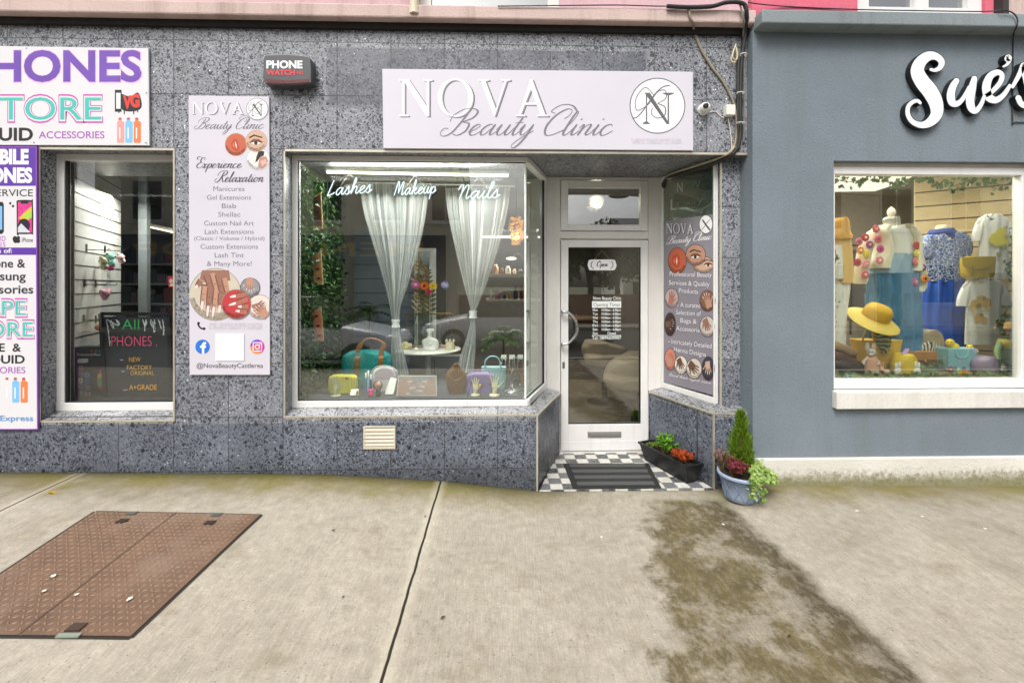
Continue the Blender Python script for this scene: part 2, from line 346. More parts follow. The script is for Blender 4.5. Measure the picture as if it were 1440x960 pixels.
SER = {  # roman capitals, unit box (w, outlines)
 'N': (1.0, [[(.0,1),(.26,1),(.26,.965),(.17,.95),(.17,.05),(.28,.035),(.28,0),(0,0),(0,.035),(.1,.05),(.1,.95),(0,.965)], [(.11,1),(.29,1),(.9,.18),(.9,0),(.82,0)], [(.72,1),(1,1),(1,.965),(.9,.95),(.9,.0),(.83,0),(.83,.95),(.72,.965)]]),
 'V': (.95, [[(0,1),(.32,1),(.32,.965),(.22,.95),(.53,.2),(.46,0),(.08,.95),(0,.965)], [(.47,.02),(.78,.95),(.67,.965),(.67,1),(.95,1),(.95,.965),(.85,.95),(.5,0)]]),
 'A': (.98, [[(.46,1),(.5,.8),(.18,.05),(.3,.035),(.3,0),(0,0),(0,.035),(.11,.05)], [(.46,1),(.51,1),(.9,.05),(.98,.035),(.98,0),(.64,0),(.64,.035),(.75,.05),(.44,.82)], [(.26,.37),(.66,.37),(.67,.31),(.24,.31)]]),
}
def serif(mb, pl, word, x0, x1, yb, cap, off=0.0, gap=.12, th=0.0):
    ws = [1.06 if c == 'O' else SER[c][0] for c in word]; W = sum(ws)+gap*(len(word)-1); k = (x1-x0)/W; x = 0
    for c, w in zip(word, ws):
        if c == 'O':
            mb.lay += 1; o = off+mb.lay*2e-5; vs = []; n = 40
            for i in range(n):
                cs, sn = math.cos(2*PI*i/n), math.sin(2*PI*i/n)
                vs += [pl.pt(x0+(x+.53+.53*cs)*k, yb-cap*(.5+.52*sn), o), pl.pt(x0+(x+.53+.39*cs)*k, yb-cap*(.5+.475*sn), o)]
            mb.add(vs, [(2*i, 2*i+1, 2*((i+1) % n)+1, 2*((i+1) % n)) for i in range(n)])
        else:
            for ol in SER[c][1]: mb.poly(pl, [(x0+(x+a)*k, yb-b*cap) for a, b in ol], off, th)
        x += w+gap

# ------------------------------------------------------------------ things
def tag(o, label=None, cat_=None, group=None, kind=None):
    if label: o['label'] = label
    if cat_: o['category'] = cat_
    if group: o['group'] = group
    if kind: o['kind'] = kind
    return o
def thing(name, label, cat_, loc, group=None):
    o = bpy.data.objects.new(name, None); C.objects.link(o); o.location = Vector(loc); o.empty_display_size = .1
    WL[o.name] = Vector(loc); return tag(o, label, cat_, group)
def dup(root, dloc, label=None, rot=None):
    r = root.copy(); C.objects.link(r); r.location = root.location + Vector(dloc); WL[r.name] = WL[root.name] + Vector(dloc)
    if rot is not None: r.rotation_euler = rot
    if label: r['label'] = label
    for ch in list(root.children):
        c = ch.copy(); C.objects.link(c); c.parent = r
        for g in list(ch.children):
            d = g.copy(); C.objects.link(d); d.parent = c
    return r
def flush_(mb, parent, nm='printed_picture'):
    mb.build(nm, parent); mb.v = []; mb.f = []; mb.mi = []; mb.sm = []
def lamp(name, loc, energy, size, col, parent, sy=None, rot=(0, 0, 0), kind='AREA'):
    l = bpy.data.lights.new(name, kind); l.energy = energy; l.color = col
    if kind == 'AREA':
        l.shape = 'RECTANGLE' if sy else 'DISK'; l.size = size
        if sy: l.size_y = sy
    else: l.shadow_soft_size = size
    o = bpy.data.objects.new(name, l); C.objects.link(o); o.parent = parent; o.location = Vector(loc)-WL[parent.name]; o.rotation_euler = rot
    return o
# ================================================================== SETTING MATERIALS
def terrazzo(name, base='#888c94', dark='#3c3f47', lite='#e2e4e6', gain=1.0, joint=True, zone=True, rough=.42):
    t = NT(name); p = t.pos(); x, y, z = t.xyz(p)
    warp = t.n('VectorMath', {'operation': 'ADD'}, {0: p, 1: t.vscale(t.n('TexNoise', None, {'Vector': p, 'Scale': 40.0, 'Detail': 2.0}).outputs[1], .018)}).outputs[0]
    def vor(sc, feat='F1'):
        return t.n('TexVoronoi', {'feature': feat}, {'Vector': warp, 'Scale': sc})
    b1 = vor(25.0); e1 = vor(25.0, 'DISTANCE_TO_EDGE').outputs[0]; r1 = t.xyz(b1.outputs['Color'])
    b2 = vor(95.0); e2 = vor(95.0, 'DISTANCE_TO_EDGE').outputs[0]; r2 = t.xyz(b2.outputs['Color'])
    b3 = vor(46.0); e3 = vor(46.0, 'DISTANCE_TO_EDGE').outputs[0]; r3 = t.xyz(b3.outputs['Color'])
    grain = t.noise(p, 300.0, 3, .75); clus = t.rng(t.noise(p, 2.2, 4, .6), .35, .65, -.13, .13)
    c = t.mix(t.rng(grain, .3, .7), S(base), S('#606268'))
    c = t.mix(t.math('MULTIPLY', t.rng(e2, .02, .12, 0, 1), t.rng(r2[0], 0, 1, 0, .8)), c, t.mix(r2[1], S('#5f6269'), S('#b9babc')))
    c = t.mix(t.math('MULTIPLY', t.rng(e2, .03, .09), t.math('GREATER_THAN', t.math('ADD', r2[2], clus), .80)), c, S('#2e3138'))
    c = t.mix(t.math('MULTIPLY', t.rng(e3, .03, .07), t.math('MULTIPLY', t.math('GREATER_THAN', t.math('ADD', r3[2], clus), .80), t.rng(b3.outputs[0], .40, .47, 1, 0))), c, t.mix(r3[1], S('#2c2f36'), S('#5a5d65')))
    sz = t.math('MULTIPLY', t.math('GREATER_THAN', t.math('ADD', r1[0], clus), .80), t.rng(t.math('ADD', b1.outputs[0], t.math('MULTIPLY', r1[2], .22)), .42, .47, 1, 0))
    c = t.mix(t.math('MULTIPLY', sz, t.rng(e1, .02, .05)), c, t.mix(r1[1], S('#2c2f36'), S('#52555d')))
    wh = t.math('MULTIPLY', t.math('GREATER_THAN', r3[0], .975), t.rng(b3.outputs[0], .22, .28, 1, 0))
    c = t.mix(wh, c, S(lite))
    # weathering and tile to tile tone
    big = t.rng(t.noise(p, 1.7, 5, .6), .3, .7, .76, 1.16); c = t.vscale(c, big)
    T = .4246; u = t.math('DIVIDE', t.math('SUBTRACT', x, X(398)), T); w = t.math('DIVIDE', t.math('SUBTRACT', z, Z(400, 134)), T)
    tile = t.n('TexWhiteNoise', {'noise_dimensions': '2D'}, {0: t.n('CombineXYZ', None, {0: t.math('FLOOR', u), 1: t.math('FLOOR', w), 2: 0.0}).outputs[0]}).outputs[0]
    c = t.vscale(c, t.rng(tile, 0, 1, .86, 1.09))
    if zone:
        fw = t.math('FLOOR', t.math('ADD', w, .12)); low = t.math('ADD', t.math('MULTIPLY', t.math('LESS_THAN', fw, -6.5), .55), t.math('MULTIPLY', t.math('LESS_THAN', fw, -5.5), .4))   # the lower courses are tinted darker and bluer, stepped by row
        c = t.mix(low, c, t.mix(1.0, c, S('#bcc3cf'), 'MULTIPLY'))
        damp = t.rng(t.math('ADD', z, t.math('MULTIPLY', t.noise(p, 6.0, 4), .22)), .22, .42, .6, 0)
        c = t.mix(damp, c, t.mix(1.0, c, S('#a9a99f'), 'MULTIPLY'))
        # the ghost of an older, longer fascia board
        bx = t.math('MULTIPLY', t.rng(x, X(458), X(464)), t.rng(x, X(905), X(912), 1, 0))
        bz = t.math('MULTIPLY', t.rng(z, Z(500, 156), Z(500, 144)), t.rng(z, Z(500, 69), Z(500, 66), 1, 0))
        gh = t.math('MULTIPLY', t.math('MULTIPLY', bx, bz), t.rng(t.noise(p, 4.0, 4), .25, .55, .5, 1.0))
        c = t.mix(gh, c, t.mix(.66, c, S('#41454e')))
    h = t.math('ADD', grain, 0.0)
    if joint:
        def line(q): 
            f = t.math('ABSOLUTE', t.math('SUBTRACT', t.math('FRACT', t.math('ADD', q, .5)), .5)); return t.rng(f, .0045, .0095, 1, 0)
        ln = t.math('MAXIMUM', line(u), line(w)); c = t.mix(t.math('MULTIPLY', ln, t.rng(t.noise(p, 7.0, 3), .3, .6, .6, 1.0)), c, S('#2c2d30')); h = t.math('SUBTRACT', grain, t.math('MULTIPLY', ln, 3.0))
    c = t.vscale(c, gain)
    return t.done(t.pbsdf(c, t.rng(t.noise(p, 14.0, 3), .3, .7, rough-.12, rough+.12), normal=t.bump(h, .12, .003), spec=.45))
def plaster(name, col, k=.5, stain='#6d7678', scale=55.0, streak=.25):
    t = NT(name); p = t.pos(); n1 = t.noise(p, scale, 5, .65); n2 = t.noise(p, 1.3, 5, .6)
    c = t.vscale(S(col)[:3], t.rng(n2, .3, .7, .90, 1.08)); c = t.vscale(c, t.rng(n1, .3, .7, .93, 1.05))
    st = t.rng(t.noise(t.n('Mapping', None, {0: p, 3: (7, 7, .6)}).outputs[0], 1.0, 5, .6), .52, .75)
    c = t.mix(t.math('MULTIPLY', st, streak), c, S(stain))
    vd = t.n('TexVoronoi', {'feature': 'SMOOTH_F1'}, {'Vector': p, 'Scale': scale*1.6}).outputs[0]
    return t.done(t.pbsdf(c, .82, normal=t.bump(t.math('ADD', n1, t.math('MULTIPLY', vd, .6)), k, .012), spec=.3))
def upvc(name, col='#dfdedc'):
    t = NT(name); p = t.pos(); n = t.noise(p, 6.0, 4)
    st = t.rng(t.noise(t.n('Mapping', None, {0: p, 3: (16, 16, 1.2)}).outputs[0], 1.0, 4), .55, .8)
    c = t.mix(t.math('MULTIPLY', st, .22), t.vscale(S(col)[:3], t.rng(n, .3, .7, .95, 1.03)), S('#a8a69d'))
    return t.done(t.pbsdf(c, .35, spec=.5))
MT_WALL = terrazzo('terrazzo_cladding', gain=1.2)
MT_SILL = terrazzo('terrazzo_sill', base='#9a9a9a', dark='#63656a', gain=1.25, zone=False)
MT_SPLAY = terrazzo('polished_terrazzo', gain=.95, rough=.2)
M_SUE = plaster('slate_blue_render', '#747f87', .42, '#66706f', 60.0, .35)
M_SUEL = plaster('slate_blue_ledge', '#838c90', .2, '#4d5250', 60.0, .5)
M_PINK = plaster('pale_pink_paint', '#c6b0aa', .2, '#7d6a5c', 50.0, .55)
M_PINKW = plaster('pink_wall_paint', '#c9a9b0', .2, '#8d7468', 50.0, .4)
M_RED = plaster('coral_pink_paint', '#d26a7e', .2, '#9b5664', 50.0, .35)
M_UPVC = upvc('white_upvc'); M_UPVCG = upvc('aged_upvc', '#d6d4cf')
M_BEAD = M('#cfc8b8', .35, .6, .1, name='aluminium_bead'); M_GLASSP = GLASS('phone_shop_glass', '#f4f7f5', .025, 1.4); M_GASKET = M('#14171a', .6, name='black_gasket')
M_GLASS = GLASS('shop_glass', '#f2f6f3', .06, 1.7); M_GLASSD = GLASS('door_glass', '#d8dbd7', .07, 2.0); M_GLASSG = GLASS('splay_glass', '#dfe9e2', .04, 1.4)
M_GLASSU = GLASS('boutique_glass', '#f4f6f1', .10, 1.7)

# ================================================================== GROUND
def wallz(px, py, Y=0.0): q = at(px, py, Y); return q.x, q.z
PROF = [(-12, wallz(0, 664)[1]), wallz(0, 664), wallz(400, 665.5), wallz(480, 667.5), wallz(620, 675.5), wallz(757, 690), wallz(1000, 688), wallz(1085, 682.5, -.11), wallz(1440, 683, -.11), (12, wallz(1440, 683, -.11)[1])]
def prof(x):
    for (xa, za), (xb, zb) in zip(PROF, PROF[1:]):
        if x <= xb: return za + (zb-za)*max(0, min(1, (x-xa)/(xb-xa)))
    return PROF[-1][1]
def sstep(a, b, v): v = max(0, min(1, (v-a)/(b-a))); return v*v*(3-2*v)
def gz(x, y):
    d = max(0, -y); t = sstep(0, 2.4, d); w = .05 + .6*t
    g = (prof(x-w) + 2*prof(x) + prof(x+w))/4 if d > .05 else prof(x)
    return g*(1-t) + (.05 - .012*x)*t - (.06 if y > .012 else 0)
def ground_at(px, py):
    z = 0
    for _ in range(12):
        d = ray(px, py); k = (z-CAM.z)/d.z; p = CAM + d*k; z = gz(p.x, p.y)
    return p
def ground_mat():
    t = NT('old_concrete_pavement'); p = t.pos(); x, y, z = t.xyz(p)
    fl = t.n('CombineXYZ', None, {0: x, 1: y, 2: 0.0}).outputs[0]
    grain = t.noise(fl, 85.0, 5, .8); brush = t.noise(t.n('Mapping', None, {0: fl, 3: (120, 9, 1)}).outputs[0], 1.0, 3, .6)
    mid = t.noise(fl, 14.0, 5, .65); big = t.noise(fl, 1.5, 5, .6)
    c = t.mix(t.rng(big, .3, .7), S('#938c7f'), S('#a39c8f'))
    c = t.vscale(c, t.rng(grain, .3, .7, .77, 1.2)); c = t.vscale(c, t.rng(brush, .3, .7, .85, 1.13)); c = t.vscale(c, t.rng(mid, .3, .7, .83, 1.13))
    sp = t.n('TexVoronoi', None, {'Vector': fl, 'Scale': 75.0}); k = t.xyz(sp.outputs['Color'])
    c = t.mix(t.math('MULTIPLY', t.math('GREATER_THAN', k[0], .955), t.rng(sp.outputs[0], .12, .3, .4, 0)), c, S('#d8d2c2'))
    c = t.mix(t.math('MULTIPLY', t.math('LESS_THAN', k[0], .06), t.rng(sp.outputs[0], .2, .35, .7, 0)), c, S('#5b544a'))
    # brown blotches
    c = t.mix(t.rng(t.noise(fl, 3.4, 5, .65), .55, .72, 0, .5), c, S('#71664f'))
    # slab right of the shop is greyer
    c = t.mix(t.rng(x, 2.7, 2.78, 0, .45), c, t.vscale(c, .82))
    # moss along the foot of the walls
    mz = t.math('ADD', y, t.math('MULTIPLY', t.math('SUBTRACT', t.noise(fl, 5.0, 5, .7), .5), .55))
    ms = t.rng(mz, -.52, -.05, 0, 1, True)
    mx = t.math('MAXIMUM', t.rng(x, .1, .75, 1, .12), t.rng(x, 1.55, 1.9))
    c = t.mix(t.math('MULTIPLY', t.math('MULTIPLY', ms, mx), .85), c, t.mix(t.rng(t.noise(fl, 3.0, 3), .4, .6), S('#69621f'), S('#6d6544')))
    dk = t.rng(t.math('ADD', y, t.math('MULTIPLY', t.math('SUBTRACT', t.noise(fl, 22.0, 4), .5), .12)), -.14, -.03, 0, .5, True)
    c = t.mix(t.math('MULTIPLY', dk, mx), c, S('#3f3c22'))
    # damp algae track running from the door towards the kerb
    wob = t.math('MULTIPLY', t.math('SUBTRACT', t.noise(fl, 4.5, 6, .68), .5), 1.0)
    wob2 = t.math('MULTIPLY', t.math('SUBTRACT', t.noise(fl, 2.6, 5, .7), .5), .26)
    ed = t.math('ADD', 1.735, t.math('MULTIPLY', t.rng(y, -1.9, 0.0), .0))
    rgt = t.rng(t.math('ADD', x, wob2), 1.66, 1.76, 1, 0, True)
    lft = t.math('ADD', t.math('ADD', t.math('MULTIPLY', y, .28), 1.16), t.math('MULTIPLY', wob, .62))
    lf = t.rng(t.math('SUBTRACT', x, lft), -.04, .10, 0, 1, True)
    far = t.rng(y, -.13, -.22, 0, 1, True)
    body = t.math('MULTIPLY', t.math('MULTIPLY', rgt, lf), far)
    pat = t.rng(t.noise(fl, 3.1, 6, .72), .38, .53, .34, 1.0, True)
    edge = t.rng(t.math('ADD', x, wob2), 1.38, 1.70, 0, 1, True)
    amt = t.math('MULTIPLY', t.math('MULTIPLY', body, t.math('MAXIMUM', pat, t.math('MULTIPLY', edge, .8))), t.rng(t.noise(t.n('Mapping', None, {0: fl, 3: (34, 14, 1)}).outputs[0], 1.0, 5, .72), .3, .58, .62, 1.08), clamp=True)
    tone = t.mix(t.rng(t.noise(fl, 9.0, 5, .7), .35, .65), S('#4a4127'), S('#625735'))
    tone = t.mix(t.math('MULTIPLY', edge, .8), tone, S('#382f1d'))
    c = t.mix(t.math('MULTIPLY', amt, .93), c, t.vscale(tone, t.rng(grain, .28, .72, .7, 1.3)))
    # joints between slabs
    h = t.math('ADD', t.math('MULTIPLY', grain, .8), t.math('MULTIPLY', brush, .5))
    for xx, wd, st in ((X(115, 0), .011, .9), (ground_at(622, 680).x, .0105, 1.0), (2.74, .006, .75)):
        dx = t.math('ABSOLUTE', t.math('SUBTRACT', t.math('ADD', x, t.math('MULTIPLY', t.math('SUBTRACT', t.noise(fl, 6.0, 3), .5), .012)), xx))
        ln = t.math('MULTIPLY', t.rng(dx, wd*.5, wd*.8, 1, 0), t.rng(y, -4.5, -.6, st, st if xx < 2 else .12))
        c = t.mix(t.rng(dx, .02, .065, .28 if xx < 2 else .08, 0), c, S('#c9c1b0')); c = t.mix(ln, c, S('#2b2620')); h = t.math('SUBTRACT', h, t.math('MULTIPLY', ln, 4.0))
    return t.done(t.pbsdf(c, .86, normal=t.bump(h, .45, .004), spec=.25))
MG = ground_mat()
def axis_vals(lo, hi, step, outer): 
    v = []; q = lo
    while q < hi-1e-6: v.append(q); q += step
    return [-o for o in outer[::-1]] + v + [hi] + list(outer)
gx = axis_vals(-8, 8, .1, (14, 30, 60)); gy = [-4.6+i*.1 for i in range(46)] + [-.05, 0.01, .014, .3]
b = MB(MG); vs = [(x, y, gz(max(-11, min(11, x)), y)) for y in gy for x in gx]; n = len(gx)
b.add(vs, [(j*n+i, j*n+i+1, (j+1)*n+i+1, (j+1)*n+i) for j in range(len(gy)-1) for i in range(n-1)], True)
tag(b.build('pavement', world_origin=True), kind='structure')
MA = plaster('asphalt', '#3e3e40', .5, '#2c2c2c', 80.0, .2)
b = MB(MA).box(-60, 60, -12.2, -4.75, -.5, -.10); tag(b.build('road'), kind='structure')
MK = plaster('kerb_concrete', '#9a958b', .3, '#6b675f', 60.0, .3)
b = MB(MK).box(-60, 60, -4.75, -4.6, -.5, .06).box(-60, 60, -12.35, -12.2, -.5, .05); tag(b.build('kerb', bevel=.015), kind='structure')
b = MB(plaster('far_pavement_concrete', '#a39d92', .3, '#6b675f', 60.0, .3)).box(-60, 60, -14.0, -12.35, -.5, .045); tag(b.build('far_pavement'), kind='structure')
b = MB(plaster('open_ground', '#6f7358', .4, '#55583f', 4.0, .3)).box(-1500, 1500, -1500, 1500, -.8, -.55); tag(b.build('ground'), kind='structure')

# ================================================================== TERRAZZO SHOP BUILDING
YW, YD = .11, .77                            # window plane, door plane
xA, xB, xC, xD, xE, xF = X(57.5), X(244), X(401.5), X(755), X(1004), X(1050, -.0)+.002
zT = (Z(401, 213) + Z(1000, 216))/2          # underside of the fascia
zS = Z(570, 583.5); zSb = Z(570, 571.5, YW)  # sill front / back
zP = Z(150, 590.5); zPb = Z(150, 577, .12)
xDb, xEb = X(787, YD), X(912, YD)            # splayed stall risers meet the door frame
zL = at(520, 24, -.1).z; zLt = at(520, 5, -.1).z
bld = thing('shop_building', 'grey terrazzo-clad shop building with pale pink ledge, two white windows and a recessed white door', 'building', ((xA+xF)/2-1, .4, 0))
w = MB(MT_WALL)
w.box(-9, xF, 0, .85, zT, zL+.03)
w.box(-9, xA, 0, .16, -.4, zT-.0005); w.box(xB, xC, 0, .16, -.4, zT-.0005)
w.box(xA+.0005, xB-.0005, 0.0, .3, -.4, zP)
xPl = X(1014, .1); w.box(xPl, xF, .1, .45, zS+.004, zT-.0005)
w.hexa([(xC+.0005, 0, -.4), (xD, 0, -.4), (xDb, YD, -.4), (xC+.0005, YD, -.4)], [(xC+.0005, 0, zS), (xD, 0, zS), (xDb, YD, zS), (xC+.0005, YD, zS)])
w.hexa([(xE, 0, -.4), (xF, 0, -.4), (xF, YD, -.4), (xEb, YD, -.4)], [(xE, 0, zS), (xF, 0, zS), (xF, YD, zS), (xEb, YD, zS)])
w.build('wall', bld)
# sloping sills
s = MB(MT_SILL); xsb = X(748, YW+.02); xk = X(772, YD); e = .0015
zq = zSb
s.hexa([(xC+e, -.004, zS-.03), (xD+.003, -.004, zS-.03), (xD+.05, .16, zS-.03), (xC+e, .16, zS-.03)], [(xC+e, -.004, zS), (xD+.003, -.004, zS), (xsb, .13, zq), (xC+e, .13, zq)])
s.hexa([(xD+.0035, -.004, zS-.03), (xDb+.003, YD, zS-.03), (xDb-.2, YD, zS-.03), (xsb-.1, .13, zS-.03)], [(xD+.0035, -.004, zS), (xDb+.003, YD, zS), (xk-.02, YD, zq), (xsb+.0005, .13, zq)])
xr0, xr1 = X(1009, YW), X(931, YD)
s.build('sill', bld); s = MB(MT_SILL)
s.hexa([(xE-.003, -.004, zS-.03), (xEb-.003, YD, zS-.03), (xEb+.2, YD, zS-.03), (xr0+.1, .13, zS-.03)][::-1], [(xE-.003, -.004, zS), (xEb-.003, YD, zS), (xr1+.02, YD, zq), (xr0, .13, zq)][::-1])
s.hexa([(xE-.002, -.004, zS-.03), (xF-.001, -.004, zS-.03), (xF-.001, .13, zS-.03), (xr0+.0005, .13, zS-.03)], [(xE-.002, -.004, zS), (xF-.001, -.004, zS), (xF-.001, .13, zq), (xr0+.0005, .13, zq)])
s.build('sill', bld); s = MB(MT_SILL)
s.hexa([(xA+e, -.004, zP-.03), (xB-e, -.004, zP-.03), (xB-e, .14, zP-.03), (xA+e, .14, zP-.03)], [(xA+e, -.004, zP), (xB-e, -.004, zP), (xB-e, .13, zPb), (xA+e, .13, zPb)])
s.build('sill', bld)
# beads
t = MB(M_BEAD); q = .013
t.box(xC-.002, xF-.002, -.007, .006, zT-.006, zT+.012)
t.box(xC-q, xC, -.006, .006, zS-.01, zT-.006); t.box(xC-q, xD+.01, -.0075, .006, zS-.014, zS-.0)
t.box(xD-.004, xD+.009, -.0065, .006, prof(xD)-.02, zS-.014)
t.box(xE-.008, xE+.005, -.0065, .006, prof(xE)-.02, zS-.014); t.box(xE-.008, xF-.001, -.0075, .006, zS-.014, zS)
t.box(xA-q, xA, -.006, .006, zP-.01, zT+.0); t.box(xB, xB+q, -.006, .006, zP-.01, zT); t.box(xA-q, xB+q, -.0075, .006, zP-.014, zP); t.box(xA-q, xB+q, -.0078, .006, zT-.006, zT+.012)
t.box(xPl-.012, xPl-.002, .085, .1, zS+.02, zT-.01)
t.bar((xD+.01, .004, zS-.007), (xDb+.004, YD-.03, zS-.007), .012, .014); t.bar((xE-.01, .004, zS-.007), (xEb-.004, YD-.03, zS-.007), .012, .014)
t.build('edge_trim', bld)
# ledge and upper floor
MB(M_PINK).box(-9, xF+.02, -.1, .2, zL, zLt).build('ledge', bld, bevel=.012)
MB(M('#1d1a18', .9)).box(-9, xF, -.035, .001, zL-.05, zL-.001).build('ledge_shade_strip', bld)  # near-black strip stands in for the shade below the ledge
b = MB(M_PINKW); yu = .02
zu = at(690, 11, yu).z; xu0, xu1 = X(590, yu), X(786, yu)
b.box(-9, xu0, yu, .4, zLt-.05, 6.4).box(xu1, xF+.02, yu, .4, zLt-.05, 6.4).box(xu0, xu1, yu, .4, 5.0, 6.4); b.build('upper_wall', bld)
fr = MB(M_UPVCG); fr.box(xu0, xu1, .03, .1, zLt-.02, zLt+.04).box(xu0, xu0+.09, .031, .1, zLt+.04, 4.999).box(xu1-.09, xu1, .031, .1, zLt+.04, 4.999).box(xu0+.09, xu1-.09, .031, .1, 4.9, 4.999)
f = fr.build('upper_window', bld); MB(GLASS('upper_glass', '#9fa6ab', .25, 1.5)).box(xu0+.08, xu1-.08, .06, .066, zLt+.03, 4.93).build('pane', f)
MB(M('#2b2d30', .9)).box(xu0, xu1, .5, .55, zLt-.1, 5.2).build('upper_room', bld)
MB(M('#595450', .9)).box(-9, 9, .1, 9, 6.4, 6.5).build('roof', bld)
b = MB(M('#cfc4ae', .5)); b.tube([at(583, -60, -.08), at(583, 12, -.08)], .035, 12); b.tube([at(583, 12, -.08), at(583, 21, -.08)], .043, 12); b.build('drain_pipe', bld)
# ---- main window frame
fr = MB(M_UPVC)
x0 = X(409, YW); x1 = X(746, YW); zb0, zb1 = zq-.004, Z(570, 563, YW); zt0, zt1 = Z(570, 226.5, YW), zT-.001
xs0, xs1 = X(739, YW), X(766, YD)            # glass corner and back stile of the splay
fr.box(x0, xs0+.02, YW, YW+.06, zb0, zb1).box(x0, xs0+.02, YW, YW+.06, zt0, zt1).box(x0, X(418, YW), YW+.001, YW+.059, zb1, zt0)
sp = Vector((xs1-xs0, YD-YW, 0)).normalized(); spn = Vector((sp.y, -sp.x, 0))     # along the splay, outwards
def splay(a, d0, d1, za, zb_, P, dirv, nrm, mb, L0, L1):
    p = [P + dirv*L0 + nrm*d0, P + dirv*L1 + nrm*d0, P + dirv*L1 + nrm*d1, P + dirv*L0 + nrm*d1]
    mb.hexa([(v.x, v.y, za) for v in p], [(v.x, v.y, zb_) for v in p])
PS = Vector((xs0, YW+.03, 0)); LS = (Vector((xs1, YD, 0))-PS).length
splay(0, -.03, .035, zb0, zb1, PS, sp, spn, fr, .0, LS); splay(0, -.03, .035, zt0, zt1, PS, sp, spn, fr, .0, LS)
splay(0, -.03, .03, zb1, zt0, PS, sp, spn, fr, LS-.03, LS)
f = fr.build('shop_window', bld, bevel=.004)
g = MB(M_GASKET); g.box(X(418, YW)-.001, X(418, YW)+.007, YW+.012, YW+.03, zb1, zt0).box(X(418, YW), xs0, YW+.0125, YW+.03, zb1, zb1+.006).box(X(418, YW), xs0, YW+.0125, YW+.03, zt0-.006, zt0)
splay(0, -.012, .012, zb1, zt0, PS, sp, spn, g, LS-.045, LS-.031); splay(0, -.01, .01, zb1, zb1+.007, PS, sp, spn, g, .02, LS-.046); g.build('gasket', f)
MB(M_GLASS).box(X(417, YW), xs0-.004, YW+.022, YW+.030, zb1-.005, zt0+.005).build('pane', f)
g = MB(M_GLASSG); splay(0, -.004, .004, zb1-.005, zt0+.005, PS, sp, spn, g, .008, LS-.03); g.build('pane', f)
MB(M('#d9dedc', .25)).box(xs0-.009, xs0+.007, YW+.016, YW+.034, zb1, zt0).build('corner_bead', f)
# ---- phone shop window frame
YP = .12; fr = MB(M_UPVC); px0, px1 = X(78, YP), xB + .02
pb0, pb1, pt0, pt1 = zPb-.003, Z(150, 566, YP), Z(150, 226, YP), Z(150, 217.5, YP)
fr.box(px0, px1, YP, YP+.06, pb0, pb1).box(px0, px1, YP, YP+.06, pt0, zT-.001).box(px0, X(90, YP), YP+.001, YP+.059, pb1, pt0)
fr.box(xA, px0, YP+.01, YP+.05, pb0, zT-.001)
f2 = fr.build('phone_shop_window', bld, bevel=.004)
MB(M_GASKET).box(X(90, YP), X(93.5, YP), YP+.01, YP+.03, pb1, pt0).box(X(93, YP), px1, YP+.0105, YP+.03, pb1, pb1+.007).build('gasket', f2)
MB(M_GLASSP).box(X(91, YP), px1, YP+.02, YP+.028, pb1-.005, pt0+.005).build('pane', f2)
# ---- door set
zF = gz(1.0, -.02) + .012                    # entrance floor
dx0, dx1 = X(788, YD), X(911.5, YD); zd0, zd1 = zF+.02, Z(850, 337, YD)
fr = MB(M_UPVCG)
jx0, jx1 = X(769, YD), X(932, YD)
fr.box(jx0-.02, dx0, YD, YD+.09, zF-.01, zT-.001).box(dx1, jx1+.02, YD, YD+.09, zF-.01, zT-.001)
fr.box(dx0, dx1, YD+.0005, YD+.0895, Z(850, 336, YD), Z(850, 325.5, YD)).box(dx0, dx1, YD+.0005, YD+.0895, Z(850, 253, YD), zT-.001).box(dx0, dx1, YD-.005, YD+.09, zF-.01, zF+.018)
fr.build('door_frame', bld, bevel=.004)
def panel_frame(mb, pl_y, x0, x1, z0, z1, wl_, wb, wt, d0, d1):
    mb.box(x0, x0+wl_, d0, d1, z0, z1).box(x1-wl_, x1, d0, d1, z0, z1).box(x0+wl_, x1-wl_, d0+.0005, d1, z0, z0+wb).box(x0+wl_, x1-wl_, d0+.0005, d1, z1-wt, z1)
tz0, tz1 = Z(850, 325, YD), Z(850, 253.5, YD); tr = MB(M_UPVC)
panel_frame(tr, YD, dx0+.005, dx1-.005, tz0+.004, tz1-.004, X(799, YD)-dx0-.005, Z(850, 316, YD)-tz0-.004, tz1-Z(850, 264.5, YD)-.004, YD-.008, YD+.06)
tf = tr.build('transom_light', bld, bevel=.004)
MB(GLASS('transom_glass', '#cfd2cf', .22, 2.5)).box(X(798, YD), X(902, YD), YD+.02, YD+.026, Z(850, 317, YD), Z(850, 263, YD)).build('pane', tf)
dr = MB(M_UPVC); gx0, gx1, gz0, gz1 = X(799, YD), X(900.5, YD), Z(850, 595.5, YD), Z(850, 348, YD)
panel_frame(dr, YD, dx0+.006, dx1-.006, zd0+.006, zd1-.004, gx0-dx0-.006, gz0-zd0-.006, zd1-gz1-.004, YD-.012, YD+.06)
dr.box(dx0+.03, dx1-.03, YD-.0145, YD, Z(850, 621, YD), Z(850, 620, YD))
door = dr.build('door', bld, bevel=.004)
MB(M_GASKET).box(gx0, gx0+.006, YD-.006, YD+.03, gz0, gz1).box(gx1-.006, gx1, YD-.006, YD+.03, gz0, gz1).box(gx0+.006, gx1-.006, YD-.0055, YD+.03, gz0, gz0+.006).box(gx0+.006, gx1-.006, YD-.0055, YD+.03, gz1-.006, gz1).build('gasket', door)
MB(M_GLASSD).box(gx0+.004, gx1-.004, YD+.012, YD+.018, gz0, gz1).build('pane', door)
h = MB(M('#b9bab8', .25, .9)); hp = [at(790, 438, YD-.02), at(790.5, 438, YD-.07), at(800, 440, YD-.08), at(809, 450, YD-.085), at(812, 461, YD-.085), at(809, 472, YD-.085), at(800, 482, YD-.08), at(790.5, 484, YD-.07), at(790, 484, YD-.02)]
